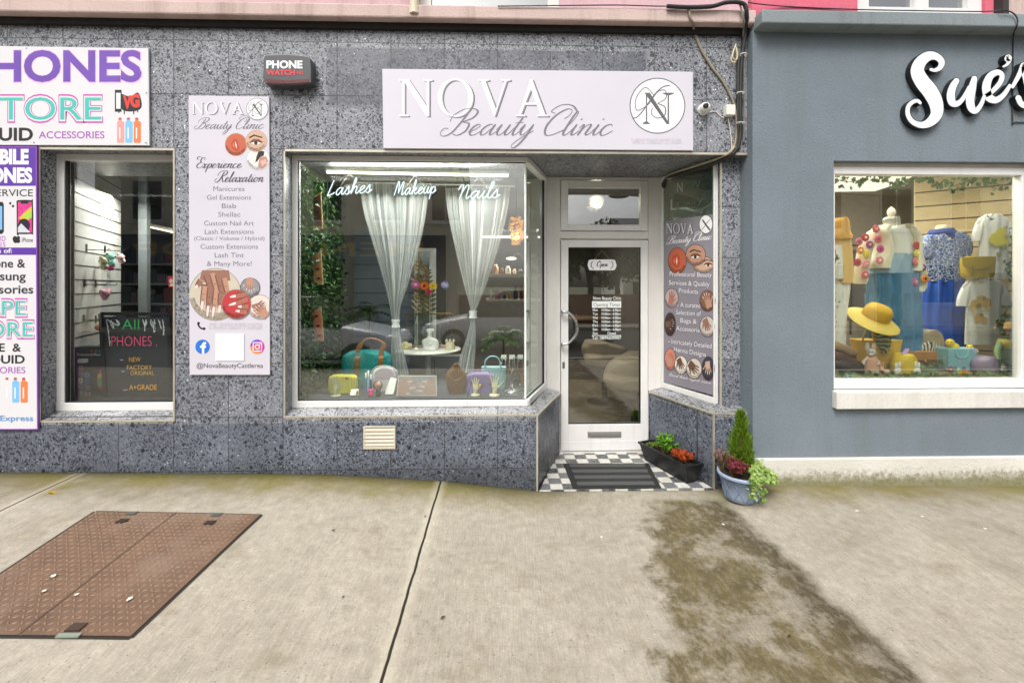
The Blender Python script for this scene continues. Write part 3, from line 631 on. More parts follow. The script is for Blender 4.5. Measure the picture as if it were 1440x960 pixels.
h.tube(cat([tuple(v) for v in hp], 5), .013, 10); h.build('handle', door)
l = MB(M('#8d8c88', .35, .8)); l.box(X(790.5, YD), X(794, YD), YD-.018, YD-.01, Z(850, 517, YD), Z(850, 508, YD)); l.build('lock', door, bevel=.003)
l = MB(M('#a9a8a4', .35, .7)); l.box(X(826, YD), X(873, YD), YD-.020, YD-.01, Z(850, 614, YD), Z(850, 606, YD)); l.box(X(828.5, YD), X(870.5, YD), YD-.025, YD-.02, Z(850, 612, YD), Z(850, 608, YD)); l.build('letterbox', door, bevel=.003)
pg = PY(YD+.011); o = MB(M('#e4e8e6', .5, var=.0))
for i, (a, bb) in enumerate([('Mon', '10.00am - 6.00pm'), ('Tue', '10.00am - 6.00pm'), ('Wed', '10.00am - 6.00pm'), ('Thu', '10.00am - 6.00pm'), ('Fri', '10.00am - 6.00pm'), ('Sat', '10.00am - 6.00pm'), ('Sun', 'Closed')]):
    yb = 437.4 + i*5.45; o.txt(pg, a, 833.5, 840.5, yb, 3.4, .01); o.txt(pg, bb, 846 if i < 6 else 854, 873 if i < 6 else 866, yb, 3.4, .012)
o.txt(pg, 'Nova Beauty Clinic', 834, 873.5, 421.5, 4.6, .008); o.txt(pg, 'Tel: 0899609997', 832.5, 873.5, 477.2, 4.6, .004); o.rect(pg, 832.5, 471.2, 873.5, 472)
o.rect(pg, 832.5, 423.4, 873.5, 432.6); o.use(M('#3a3f42', .6)).txt(pg, 'Opening Times', 834.5, 871.5, 430.6, 4.8, .0, off=.0002)
o.build('opening_times_lettering', door)
# ---- right splay window with its poster
PR = Vector((xr0, YW+.03, 0)); PRe = Vector((xr1, YD, 0)); rp = (PRe-PR).normalized(); rn = Vector((-rp.y, rp.x, 0)); LR = (PRe-PR).length
fr = MB(M_UPVC)
def spl(mb, a, d0, d1, z0, z1, L0, L1):
    p = [PR + rp*L0 + rn*d1, PR + rp*L1 + rn*d1, PR + rp*L1 + rn*d0, PR + rp*L0 + rn*d0]
    mb.hexa([(v.x, v.y, z0) for v in p][::-1], [(v.x, v.y, z1) for v in p][::-1])
zrb = zq-.004
spl(fr, 0, -.015, .016, zrb, zrb+.05, 0, LR); spl(fr, 0, -.015, .015, zT-.04, zT-.001, 0, LR); spl(fr, 0, -.014, .014, zrb+.05, zT-.04, 0, .016); spl(fr, 0, -.014, .014, zrb+.05, zT-.04, LR-.03, LR)
fr.box(xr0-.005, xPl-.003, YW+.03, YW+.09, zrb, zT-.001)
f3 = fr.build('splay_window', bld, bevel=.004)
g = MB(M_GLASSG); spl(g, 0, -.004, .004, zrb+.045, zT-.035, .012, LR-.025); g.build('pane', f3)
PLR = Pl(PR + rn*.009, rn)
# poster in the splay window (lower part) and the faded lettering above it
po = thing('window_poster', 'tall mauve poster of eye, lip and henna hand pictures right of the door', 'poster', PLR.pt(970, 560))
b = MB(M('#86818a', .6, var=.03)); b.poly(PLR, [(933.5, 311), (1005, 301), (1005, 556), (933.5, 537)], -.004, .004); b.build('panel', po)
FRB = M('#a79f8e', .8)
o = MB(M('#e6e3ea', .5, var=0)); dkp = M('#3b373d', .6, var=0)
def slanted(mb, s, x0, x1, y0, cap, slope, bold=.0, off=.0006): mb.txt(PLR, s, x0, x1, y0, cap, bold, off, dy=slope*(x1-x0))
sh = MB(dkp)
serif(sh, PLR, 'NOVA', 938, 976.5, 329.5, 14, .0004); serif(o, PLR, 'NOVA', 937, 975, 328.5, 14, .0007)
o.script(PLR, 'Beauty Clinic', 938, 1001, 343.5, 4.6, .5, 1.3, .4, .0007, dy=-7)
for s, x0, x1, y, sl in (('Professional Beauty', 942, 1001, 388.5, .02), ('Services & Quality', 941, 998, 400.5, .04), ('Products', 955, 982, 411.5, .07), ('- A curated', 953, 985, 431.5, .05), ('Selection of', 951, 986, 442, .07), ('Bags &', 957, 980, 453.5, .08), ('Accessories', 951, 987, 464.5, .09), ('- Intricately Detailed', 940, 1001, 482.5, .12), ('Henna Designs', 948, 993, 494, .17)):
    slanted(sh, s, x0+.5, x1+.5, y+.6, 6.4, sl, .012, .0004); slanted(o, s, x0, x1, y, 6.4, sl, .006, .0007); flush_(sh, po, 'text_line_shadow'); flush_(o, po, 'text_line')
o.script(PLR, 'local hair stylist salon', 941, 1000, 528, 2.0, .3, .6, .4, .0007, dy=12)
o.use(M('#eceaee', .5, var=0)).disc(PLR, 993, 315.5, 9.4, 13, .0006); o.build('lettering', po); sh.use(dkp).ring(PLR, 993, 315.5, 9.4, .8, .0025, ry=13)
sh.ribbon(PLR, [(988, 309), (993, 316), (999, 324)], 1.8, 2.2, .0028); sh.ribbon(PLR, [(999, 308), (992, 317), (987, 324)], .7, .7, .003); sh.build('lettering_shadow', po)
SK = [M(c, .6, var=.16, scale=120) for c in ('#b88a74', '#93695a', '#c9a68f', '#6c4a3c', '#ab6a5b')]
NAIL = M('#f0d3cf', .4, var=0); REDN = M('#c4312f', .4, var=0); DKH = M('#2c211d', .6, var=0); PALE = M('#e6ddd2', .6, var=.03); BORD = M('#4a4247', .6, var=0)
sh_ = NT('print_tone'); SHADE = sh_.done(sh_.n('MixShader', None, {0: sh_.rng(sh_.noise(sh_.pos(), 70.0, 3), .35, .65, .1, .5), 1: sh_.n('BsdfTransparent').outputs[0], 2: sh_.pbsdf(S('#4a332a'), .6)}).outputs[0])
def circ(mb, pl, cx, cy, rx, ry, col, off=.0006, bord=BORD, clip=None):
    if bord: mb.use(bord).disc(pl, cx, cy, rx+.9, ry+.9, off-.0001, clip=clip)
    mb.use(col).disc(pl, cx, cy, rx, ry, off, clip=clip)
    def inr(x): return min(max(x, clip[0]), clip[1]) if clip else x
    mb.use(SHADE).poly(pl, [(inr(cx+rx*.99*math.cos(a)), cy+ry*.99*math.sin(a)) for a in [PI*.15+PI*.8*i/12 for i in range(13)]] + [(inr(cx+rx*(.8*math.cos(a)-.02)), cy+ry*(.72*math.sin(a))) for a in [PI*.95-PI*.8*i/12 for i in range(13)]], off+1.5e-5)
def lips(mb, pl, cx, cy, k, q, off, turn=0):
    def T(p): return [(cx+(x*math.cos(turn)-y*math.sin(turn))*k, cy+(x*math.sin(turn)+y*math.cos(turn))*q) for x, y in p]
    mb.use(M('#b5462f', .5, var=.04)).poly(pl, T(cat([(-.8, 0), (-.35, -.32), (0, -.22), (.35, -.32), (.8, 0), (.4, .42), (0, .5), (-.4, .42), (-.8, 0)], 4)[:-1]), off)
    mb.use(M('#f1d2c4', .4, var=0)).poly(pl, T([(-.5, .0), (0, -.06), (.5, 0), (0, .1)]), off+.0001)
    mb.use(M('#e07a5d', .4, var=0)).poly(pl, T([(-.4, .24), (0, .2), (.35, .24), (0, .36)]), off+.0001)
def eye(mb, pl, cx, cy, k, q, off):
    mb.use(DKH).poly(pl, [(cx-.75*k, cy-.5*q), (cx-.2*k, cy-.75*q), (cx+.75*k, cy-.5*q), (cx+.7*k, cy-.38*q), (cx-.15*k, cy-.6*q), (cx-.7*k, cy-.36*q)], off)
    mb.use(M('#8e5236', .5, var=0)).poly(pl, [(cx-.75*k, cy+.05*q), (cx-.3*k, cy-.32*q), (cx+.3*k, cy-.32*q), (cx+.8*k, cy+.05*q), (cx+.2*k, cy+.1*q), (cx-.3*k, cy+.1*q)], off+.0001)
    mb.use(M('#efe8e4', .4, var=0)).poly(pl, [(cx-.55*k, cy+.1*q), (cx, cy-.12*q), (cx+.55*k, cy+.1*q), (cx, cy+.32*q)], off+.0002)
    mb.use(DKH).disc(pl, cx, cy+.1*q, .19*k, .2*q, off+.0003); mb.poly(pl, [(cx-.7*k, cy+.12*q), (cx-.3*k, cy-.12*q), (cx+.3*k, cy-.14*q), (cx+.85*k, cy-.02*q), (cx+.3*k, cy-.03*q), (cx-.2*k, cy-.02*q)], off+.0003)
def hand(mb, pl, cx, cy, k, skin, nail, ang, off, q=1.0, n=4):
    ca, sa = math.cos(ang), math.sin(ang)
    def T(x, y): return (cx+(x*ca-y*sa)*k, cy+(x*sa+y*ca)*k*q)
    mb.use(skin).poly(pl, [T(-.45, .9), T(-.42, .1), T(-.2, -.12), T(.2, -.14), T(.42, .05), T(.4, .9)], off)
    for i in range(n):
        x = -.33+.22*i; L = (.62, .85, .8, .55)[i]
        a0 = T(x, .02); a1 = T(x*1.5, -L); mb.finger(pl, a0[0], a0[1], a1[0], a1[1], .2*k, skin, nail, off+.00008*(i+1))
    a0 = T(.38, .5); a1 = T(.85, -.05); mb.finger(pl, a0[0], a0[1], a1[0], a1[1], .2*k, skin, nail, off+.0005)
pc = MB(BORD)
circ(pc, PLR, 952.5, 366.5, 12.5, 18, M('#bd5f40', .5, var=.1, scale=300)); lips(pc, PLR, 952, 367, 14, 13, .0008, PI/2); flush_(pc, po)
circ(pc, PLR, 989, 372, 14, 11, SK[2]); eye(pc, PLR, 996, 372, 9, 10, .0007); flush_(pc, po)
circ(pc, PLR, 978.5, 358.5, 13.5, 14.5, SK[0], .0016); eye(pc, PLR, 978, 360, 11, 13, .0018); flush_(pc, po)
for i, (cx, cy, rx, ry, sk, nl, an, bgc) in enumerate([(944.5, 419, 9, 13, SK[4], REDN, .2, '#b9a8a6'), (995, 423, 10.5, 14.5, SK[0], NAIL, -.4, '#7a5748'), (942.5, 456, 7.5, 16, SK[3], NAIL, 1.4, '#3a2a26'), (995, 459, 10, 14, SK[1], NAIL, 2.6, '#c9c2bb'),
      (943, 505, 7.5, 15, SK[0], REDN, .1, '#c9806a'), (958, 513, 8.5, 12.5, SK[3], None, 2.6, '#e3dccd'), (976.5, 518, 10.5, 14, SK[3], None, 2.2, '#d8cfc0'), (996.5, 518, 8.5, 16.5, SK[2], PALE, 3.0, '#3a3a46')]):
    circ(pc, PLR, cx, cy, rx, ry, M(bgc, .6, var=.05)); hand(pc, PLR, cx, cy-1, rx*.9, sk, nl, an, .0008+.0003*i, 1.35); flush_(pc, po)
fl = MB(M('#a9b5a6', .4, var=0)); plg = Pl(PR + rn*.0065, rn)
fl.txt(plg, 'N', 952, 960, 270, 13, .02); fl.txt(plg, 'L', 943, 951, 295, 14, .02)
fl.use(M('#55685f', .5, var=0)).txt(plg, 'EW', 963, 986, 267.5, 11, .01, dy=-3).txt(plg, 'uxury', 953, 988, 291, 9, .0, dy=-5); fl.ribbon(plg, [(985, 270), (1001, 268), (1003, 281), (990, 293), (970, 297)], .6, 1.4)
fl.build('faded_lettering', f3)

# ================================================================== BOUTIQUE BUILDING (slate blue)
YS = -.08; YSW = -.03
sx0, sx1 = xF+.001, 9.0; ox0, ox1 = X(1172.5, YS), X(1452, YS)
oz0, oz1 = Z(1300, 548, YS), Z(1300, 227, YS)
bt = thing('boutique_building', 'slate blue rendered boutique with white plinth, coral upper wall and a wide white display window', 'building', (4.2, .2, 0))
zsl, zslt = at(1250, 35, -.2).z, at(1250, 16, -.2).z
zpl = Z(1300, 641, YS)
w = MB(M_SUE)
w.box(sx0, sx0+.018, .0005, .3, -.3, zsl)
w.box(sx0, ox0, YS, .0, zpl, zsl+.02).box(ox1, sx1, YS, .0, zpl, zsl+.02).box(ox0, ox1, YS, .0, oz1, zsl+.02).box(ox0, ox1, YS, .0, zpl, oz0-.04); w.build('wall', bt)
pm = NT('peeling_white_plinth'); p = pm.pos(); x, y, z = pm.xyz(p); zz = pm.math('ADD', z, pm.math('MULTIPLY', pm.math('SUBTRACT', pm.noise(p, 9.0, 5, .7), .5), .16))
c = pm.mix(pm.rng(pm.noise(p, 2.0, 4), .3, .7), S('#c9c6bd'), S('#d8d6cf'))
c = pm.mix(pm.math('MULTIPLY', pm.rng(zz, .21, .15), pm.rng(pm.noise(p, 30.0, 5, .75), .45, .62)), c, S('#8f8a78'))
c = pm.mix(pm.rng(zz, .17, .095, 0, .85), c, S('#75704a')); M_PL = pm.done(pm.pbsdf(c, .85, normal=pm.bump(pm.noise(p, 60.0, 5), .5, .01)))
MB(M_PL).box(sx0+.02, sx1, YS-.03, .25, -.4, zpl-.001).build('plinth', bt, bevel=.008)
MB(M_SUEL).box(sx0+.005, sx1, YS-.12, .2, zsl, zslt).build('ledge', bt, bevel=.01)
yu = -.03; wx0, wx1 = X(1206, yu), X(1386, yu); b = MB(M_RED)
b.box(sx0+.02, wx0, yu, .3, zslt-.05, 6.4).box(wx1, X(1411, yu), yu, .3, zslt-.05, 6.4).box(wx0, wx1, yu, .3, 5.0, 6.4); b.use(M_PINK).box(X(1411, yu), sx1, yu, .301, zslt-.05, 6.4); b.build('upper_wall', bt)
fr = MB(M_UPVC); zz0 = zslt-.04; zz1 = at(1300, 12, yu+.04).z
fr.box(wx0, wx1, yu+.03, yu+.12, zz0, zz1); mx = X(1301, yu)
for a in (wx0, mx-.06, wx1-.12): fr.box(a, a+.12, yu+.031, yu+.119, zz1, 4.99)
f = fr.build('upper_window', bt); MB(GLASS('upper_boutique_glass', '#a7adb0', .3, 1.5)).box(wx0, wx1, yu+.07, yu+.076, zz1-.01, 4.99).build('pane', f); MB(M('#3a3c3e', .9)).box(wx0, wx1, .5, .55, zz0, 5.2).build('upper_room', bt)
b = MB(M('#33302f', .7)).box(X(1403, -.06), X(1411, -.06), -.1, yu-.001, zslt, 6); b.build('cable_conduit', bt)
# display window
fr = MB(M_UPVC); fx1 = ox1
fz0, fz1, ft0 = oz0-.001, Z(1300, 533, YSW), Z(1300, 245.5, YSW)
fr.box(ox0+.001, fx1-.001, YSW, YSW+.07, fz0, fz1).box(ox0+.001, fx1-.001, YSW, YSW+.07, ft0, Z(1300, 235, YSW)).box(X(1437, YSW), fx1-.001, YSW+.001, YSW+.069, fz1, ft0).box(ox0+.001, ox0+.05, YSW+.001, YSW+.069, fz1, ft0)
f = fr.build('display_window', bt, bevel=.004)
MB(M('#cfc6bb', .6)).box(ox0+.001, fx1-.001, YSW+.004, YSW+.075, Z(1300, 234.7, YSW), oz1-.001).build('blind_box', f)
MB(M_GLASSU).box(ox0+.02, X(1437.5, YSW), YSW+.03, YSW+.038, fz1-.005, ft0+.005).build('pane', f)
MB(plaster('white_sill_paint', '#d2d0ca', .15, '#aaa79a', 40.0, .4)).box(ox0-.012, ox1+.1, YS-.05, YSW, Z(1300, 574.5, YS-.05), oz0-.004).build('sill', bt, bevel=.006)
MB(M('#595450', .9)).box(sx0, sx1, .3, 5, 6.4, 6.5).build('roof', bt)

# ================================================================== ROOMS BEHIND THE GLASS
wg = M('#6e6b68', .8, name='salon_wall_paint'); dkw = M('#6a5d4f', .7, var=.15, name='salon_floor_wood')
xl, xr = X(418, YW)-.08, 1.97
rm = MB(wg); rm.box(xl-.1, xl, .44, 6, 0, 3.1).box(xl-.1, xl, YW+.07, .44, zS+.1, zT).box(xF-.0, xF+.06, .46, 6, 0, 3.1).box(xl-.1, xF+.06, 6, 6.1, 0, 3.1)
rm.build('salon_wall', bld)
MB(M('#b9b6b0', .8)).box(xl-.1, xF+.06, .851, 6.1, 3.0, 3.1).build('salon_ceiling', bld)
MB(dkw).box(xl-.1, xF+.06, YD+.001, 6.1, -.1, zF-.004).build('salon_floor', bld)
zPL = zb1 - .015                             # display platform of the salon window
MB(M('#3f444c', .75, name='charcoal_felt')).hexa([(xl, YW+.062, zS-.2), (xs0-.01, YW+.062, zS-.2), (xs0+.12, .62, zS-.2), (xl, .62, zS-.2)][::1], [(xl, YW+.062, zPL), (xs0-.01, YW+.062, zPL), (xs0+.12, .62, zPL), (xl, .62, zPL)]).hexa([(xl, .6205, .0), (xs0+.0, .6205, .0), (xs0+.0, 1.25, .0), (xl, 1.25, .0)], [(xl, .6205, zPL-.001), (xs0+.0, .6205, zPL-.001), (xs0+.0, 1.25, zPL-.001), (xl, 1.25, zPL-.001)]).build('window_platform', bld)
# chequered entrance floor
cm = NT('chequered_entrance_tiles'); p = cm.pos(); x, y, z = cm.xyz(p); T = .104
u = cm.math('DIVIDE', cm.math('SUBTRACT', x, .3), T); v = cm.math('DIVIDE', cm.math('SUBTRACT', y, .0), T)
w1 = cm.math('MULTIPLY', cm.math('SUBTRACT', cm.noise(p, 5.0, 2), .5), .16); u = cm.math('ADD', u, w1); v = cm.math('ADD', v, w1)
par = cm.math('MODULO', cm.math('ADD', cm.math('ADD', cm.math('FLOOR', u), cm.math('FLOOR', v)), 100.0), 2.0)
idn = cm.n('TexWhiteNoise', {'noise_dimensions': '2D'}, {0: cm.n('CombineXYZ', None, {0: cm.math('FLOOR', u), 1: cm.math('FLOOR', v), 2: 0.0}).outputs[0]}).outputs[0]
mar = cm.noise(p, 28.0, 6, .7, 2.5)
cw = cm.mix(cm.rng(mar, .35, .7), S('#d9d7d0'), S('#aaa89f')); cb = cm.mix(cm.rng(mar, .5, .64), S('#3a3d42'), S('#8f9296')); cb = cm.mix(cm.math('MULTIPLY', cm.math('GREATER_THAN', idn, .6), .5), cb, S('#7e8186'))
c = cm.mix(cm.math('GREATER_THAN', par, .5), cb, cw)
fu = cm.math('ABSOLUTE', cm.math('SUBTRACT', cm.math('FRACT', u), .5)); fv = cm.math('ABSOLUTE', cm.math('SUBTRACT', cm.math('FRACT', v), .5)); gr = cm.rng(cm.math('MAXIMUM', fu, fv), .465, .48)
c = cm.mix(gr, c, S('#77736a')); c = cm.mix(cm.rng(cm.noise(p, 9.0, 5, .7), .5, .75, 0, .5), c, S('#79735f'))
M_CHK = cm.done(cm.pbsdf(c, .4, normal=cm.bump(gr, -.3, .004)))
b = MB(M_CHK); b.hexa([(xD+.02, -.012, -.3), (xE-.01, -.012, -.3), (xEb+.02, YD+.02, -.3), (xDb-.02, YD+.02, -.3)], [(xD+.02, -.012, zF), (xE-.01, -.012, zF), (xEb+.02, YD+.02, zF), (xDb-.02, YD+.02, zF)]); tag(b.build('entrance_floor'), kind='structure')
# phone shop room
pw = MB(M('#85878a', .8)); pxr = xC-.25
pw.box(-6, pxr, 4, 4.1, 0, 3.1).box(pxr, pxr+.06, .161, 4.1, 0, 3.1).box(-6.1, -6, .4, 4.1, 0, 3.1); pw.build('phone_shop_wall', bld)
MB(M('#8d8a84', .8)).box(-6.1, pxr+.06, .851, 4.1, 3.0, 3.1).build('phone_shop_ceiling', bld)
MB(M('#4b4640', .7)).box(-6.1, pxr+.06, .3, 4.1, -.1, .14).build('phone_shop_floor', bld)
MB(M('#2a2c30', .7)).box(xA-.2, xB+.3, .19, .75, pb0-.1, pb1-.012).build('phone_window_platform', bld)
# boutique room
by1 = 3.2; bx0, bx1 = sx0+.12, 8.0
pw = MB(M('#d8d0be', .8, name='cream_boutique_wall')); pw.box(bx0, bx1, by1, by1+.1, 0, 3.2).box(bx0-.1, bx0, .0005, by1+.1, 0, 3.2).box(bx1, bx1+.1, .0005, by1+.1, 0, 3.2); pw.build('boutique_wall', bt)
MB(M('#e2ddd0', .8)).box(bx0-.1, bx1+.1, .0005, by1+.1, 3.05, 3.2).build('boutique_ceiling', bt)
MB(M('#6b5a48', .7)).box(bx0-.1, bx1+.1, .0005, by1+.1, -.1, .1).build('boutique_floor', bt)
zBL = fz1-.004; MB(M('#7b6a52', .8, var=.2)).box(ox0-.03, ox1+.1, YSW+.072, 1.0, zBL-.2, zBL).build('boutique_platform', bt)
# slatted display wall, turned
sw = thing('slat_wall', 'cream slatted display wall with dark grooves behind the t-shirts in the boutique window', 'display wall', at(1400, 470, .75))
A0, A1 = at(1286, 403, 1.15), at(1460, 403, .62); dv = (A1-A0); dv.z = 0; nn = Vector((dv.y, -dv.x, 0)).normalized()
b = MB(M('#d3bd90', .6, name='cream_slat')); b.hexa([(A0.x, A0.y, zBL+.001), (A1.x, A1.y, zBL+.001), (A1.x-nn.x*.03, A1.y-nn.y*.03, zBL+.001), (A0.x-nn.x*.03, A0.y-nn.y*.03, zBL+.001)], [(A0.x, A0.y, 3.0), (A1.x, A1.y, 3.0), (A1.x-nn.x*.03, A1.y-nn.y*.03, 3.0), (A0.x-nn.x*.03, A0.y-nn.y*.03, 3.0)]); b.build('panel', sw)
b = MB(M('#4a3a26', .8)); z = zBL+.1
while z < 2.95: b.hexa([(p.x+nn.x*k, p.y+nn.y*k, z) for p, k in ((A0, .001), (A1, .001), (A1, .003), (A0, .003))], [(p.x+nn.x*k, p.y+nn.y*k, z+.011) for p, k in ((A0, .001), (A1, .001), (A1, .003), (A0, .003))]); z += .152
b.build('groove', sw)

# ================================================================== ACROSS THE STREET (seen mirrored in the glass)
WIN = M('#23282d', .15, var=.1); WFR = M('#d9d9d6', .5)
def house(name, label, x0, x1, h, wallc, roofc, wins, doors=(), shop=None, Y=-14.0):
    t = thing(name, label, 'house', ((x0+x1)/2, Y-3, 0)); b = MB(plaster('render_'+wallc.lstrip('#'), wallc, .2, '#8b8578', 30, .3)); b.box(x0, x1, Y-7, Y, -.4, h); b.build('wall', t)
    b = MB(M(roofc, .8, var=.2)); b.prism([(x0-.1, Y+.25, h), (x0-.1, Y-7.25, h), (x0-.1, Y-3.5, h+2.3)], (x1-x0+.2, 0, 0)); b.build('roof', t)
    for (wx, wz, ww, wh) in wins:
        f = MB(WFR).box(wx-.08, wx+ww+.08, Y-.05, Y+.04, wz-.08, wz+wh+.08).box(wx-.2, wx+ww+.2, Y-.05, Y+.1, wz-.18, wz-.081).build('window', t); MB(WIN).box(wx, wx+ww/2-.03, Y, Y+.045, wz, wz+wh).box(wx+ww/2+.03, wx+ww, Y, Y+.045, wz, wz+wh).build('pane', f)
    for (wx, ww, wh, dc) in doors:
        f = MB(WFR).box(wx-.1, wx+ww+.1, Y-.05, Y+.03, -.1, wh+.1).build('door_frame', t); MB(M(dc, .4)).box(wx, wx+ww, Y, Y+.05, 0, wh).build('door', t)
    if shop:
        MB(M(shop[0], .5)).box(x0+.3, shop[2], Y, Y+.06, 0, 3.7).build('shopfront', t)
        MB(M('#15191e', .15)).box(x0+.9, shop[2]-1.9, Y+.06, Y+.08, .6, 2.6).box(shop[2]-1.5, shop[2]-.5, Y+.06, Y+.08, .1, 2.5).build('shop_window', t)
        vs, fs, wdt, mn = text_mesh(shop[1], .01); mb = MB(M('#b08a3c', .4)); k = (shop[2]-x0-2.4)/wdt
        mb.add([(shop[2]-.9-(x-mn)*k, Y+.065, 2.85+y*.55/CAPH) for x, y in vs], fs); mb.build('fascia_lettering', t)
    return t
house('cream_house', 'cream rendered house over a dark blue shopfront across the street', -16, -1.75, 6.6, '#e8e1cb', '#44474c', [(-14.5+2.35*i, 4.3, 1.1, 1.5) for i in range(6)], shop=('#22384f', "MEN'S SHOP", -2.2))
house('white_house', 'white two storey house with grey roof set back across the street', 9.0, 18, 4.9, '#efeeea', '#55585c', [(9.7, 2.9, .9, 1.3), (11.4, 2.9, .9, 1.3), (13.4, 2.9, .9, 1.3), (9.7, .7, .9, 1.3), (11.4, .7, .9, 1.3)], doors=[(13.4, 1.0, 2.1, '#6b2f2c')], Y=-27)
house('beige_house', 'beige terraced house with a navy front door across the street', 12.2, 30, 6.8, '#e6dcc4', '#4a4a4c', [(12.6+2.9*i, 4.0, 1.2, 1.6) for i in range(6)] + [(12.6, 1.0, 1.3, 1.5), (17.2, 1.0, 1.3, 1.5)], doors=[(15.3, 1.0, 2.2, '#22304d'), (20.0, 1.0, 2.2, '#22304d')], Y=-14.0)
b = MB(M('#8a5a45', .8, var=.2)).box(-1.7, 11, -14.6, -14.3, -.3, 1.3); b.build('garden_wall'); tag(bpy.data.objects['garden_wall'], 'low brick garden wall across the street in front of the dark trees', 'wall')
def tree(label, x, y, h, r, seed, nl=2600):
    rnd = random.Random(seed); t = thing('broadleaf_tree', label, 'tree', (x, y, -.5), 'trees across the street')
    b = MB(M('#4a3d30', .9, var=.2)); b.tube([(x, y, -.6), (x+.05, y, h*.3), (x-.05, y, h*.62)], [.2, .15, .06], 8)
    cs = []
    for i in range(11):
        a = rnd.uniform(0, 6.3); q = r*rnd.uniform(.3, .85); c = Vector((x+q*math.cos(a), y+q*math.sin(a), h*rnd.uniform(.45, .9))); cs.append(c)
        b.tube([(x, y, h*rnd.uniform(.25, .5)), tuple((c+Vector((x, y, c.z-.5)))/2), tuple(c)], [.07, .04, .015], 5)
    b.build('trunk', t); b = MB(LEAF('#2c3b1d', '#4a5a2b', 'tree_leaf'))
    for i in range(nl):
        c = rnd.choice(cs); d = Vector((rnd.gauss(0, 1), rnd.gauss(0, 1), rnd.gauss(0, .8))).normalized()*r*.42*rnd.random()**.5; b.rleaf(c+d, rnd.uniform(.16, .3), .14, rnd)
    b.build('crown', t)
tree('dark bushy tree behind the garden wall, nearest the cream house', 3.2, -17.2, 4.4, 1.5, 3); tree('tallest dark bushy tree behind the middle of the garden wall', 4.7, -18.0, 5.3, 1.7, 4); tree('dark bushy tree behind the garden wall, nearest the white house', 6.4, -19, 4.4, 1.6, 5)
t = thing('street_lamp', 'grey street lamp on a tall pole across the street', 'street lamp', (5.9, -12.6, 0)); b = MB(M('#8d9091', .4, .6)); b.tube([(5.9, -12.6, 0), (5.9, -12.6, 5.1), (5.8, -12.6, 5.3), (5.0, -12.5, 5.32)], [.07, .05, .04, .03], 8); b.build('pole', t); MB(M('#6f7372', .4)).ell((4.75, -12.5, 5.28), .42, .15, .1).build('lamp_head', t)
b = MB(M('#222', .8)) if False else MB(M('#222222', .8)); b.tube(cat([(-3, -12.4, 7.4), (1.5, -12.4, 6.3), (7, -12.4, 5.4), (14, -12.4, 5.0)], 5), .018, 5); tag(b.build('overhead_wire'), 'thin black overhead wire sagging across the street', 'wire')
def car(label, x0, L, y, sgn, col, h=1.5):
    """side profile lofted across its width; sgn=+1 points to +X"""
    t = thing('parked_car', label, 'car', (x0+L/2, y, -.1), 'cars parked in the street'); zb = -.1
    def px(u): return x0+L*u if sgn > 0 else x0+L*(1-u)
    prof_ = [(0, .45, .62), (.02, .38, .85), (.10, .3, .95), (.3, .28, .98), (.62, .28, .98), (.74, .28, .95), (.9, .3, .82), (.985, .38, .68), (1, .46, .58)]
    paint = M(col, .25, .0, .02); b = MB(paint); vs = []; n = 10
    for u, lo, hi in prof_:
        hw = .88*(1-.18*abs(2*u-1)**4)
        for (a, q) in ((-.8, lo), (-1, lo+.12), (-1.02, (lo+hi)/2), (-.97, hi-.06), (-.8, hi), (.8, hi), (.97, hi-.06), (1.02, (lo+hi)/2), (1, lo+.12), (.8, lo)): vs.append((px(u), y+hw*a, zb+q))
    fs = [(i*n+k, i*n+(k+1) % n, (i+1)*n+(k+1) % n, (i+1)*n+k) for i in range(len(prof_)-1) for k in range(n)] + [tuple(range(n)), tuple(range((len(prof_)-1)*n, len(prof_)*n))]
    b.add(vs, fs, True)
    cab = [(.03, .96, 1.0, .78), (.1, 1.25, h, .68), (.28, 1.3, h+.03, .68), (.5, 1.3, h, .68), (.72, .96, 1.0, .8)]
    b.add([(px(u), y+s_*w_*.97, zb+z_+.012) for u, q, z_, w_ in cab[1:4] for s_ in (-1, 1)], [(0, 1, 3, 2), (2, 3, 5, 4)]); b.build('body', t)
    b = MB(M('#101417', .08)); vs = []
    for u, q, top, w_ in cab: vs += [(px(u), y-.84, zb+.95), (px(u), y-w_, zb+top), (px(u), y+w_, zb+top), (px(u), y+.84, zb+.95)]
    b.add(vs, [(i*4+k, i*4+k+1, i*4+k+5, i*4+k+4) for i in range(4) for k in range(3)] + [(0, 1, 2, 3), (16, 17, 18, 19)]); b.build('windows', t)
    for u in (.2, .8):
        for s_ in (-1, 1):
            wv = MB(M('#161616', .8)).lathe([(.2, -.1), (.31, -.09), (.325, 0), (.31, .09), (.2, .1)], (px(u), y+s_*.8, zb+.325), 24, (0, 1, 0)).build('wheel', t)
            MB(M('#a4a7aa', .3, .8)).lathe([(.02, .0), (.2, .0), (.2, .02), (.02, .03)], (px(u), y+s_*.905, zb+.325), 16, (0, s_, 0)).build('rim', wv)
    for s_ in (-1, 1):
        MB(M('#e6ebee', .1)).ell((px(.95), y+s_*.62, zb+.7), .13, .16, .08).build('headlight', t)
        MB(M('#b01a22', .2)).ell((px(.012), y+s_*.66, zb+.82), .07, .14, .1).build('tail_light', t)
    MB(M('#1a1c1e', .4)).box(px(.988)-.03, px(.988)+.03, y-.4, y+.4, zb+.46, zb+.62).build('grille', t)
car('silver hatchback parked at the near kerb facing right', -6.1, 4.1, -5.75, 1, '#c4c8cd'); car('white estate car parked at the far kerb facing left', -2.1, 4.4, -8.6, -1, '#e6e8e9', 1.62)
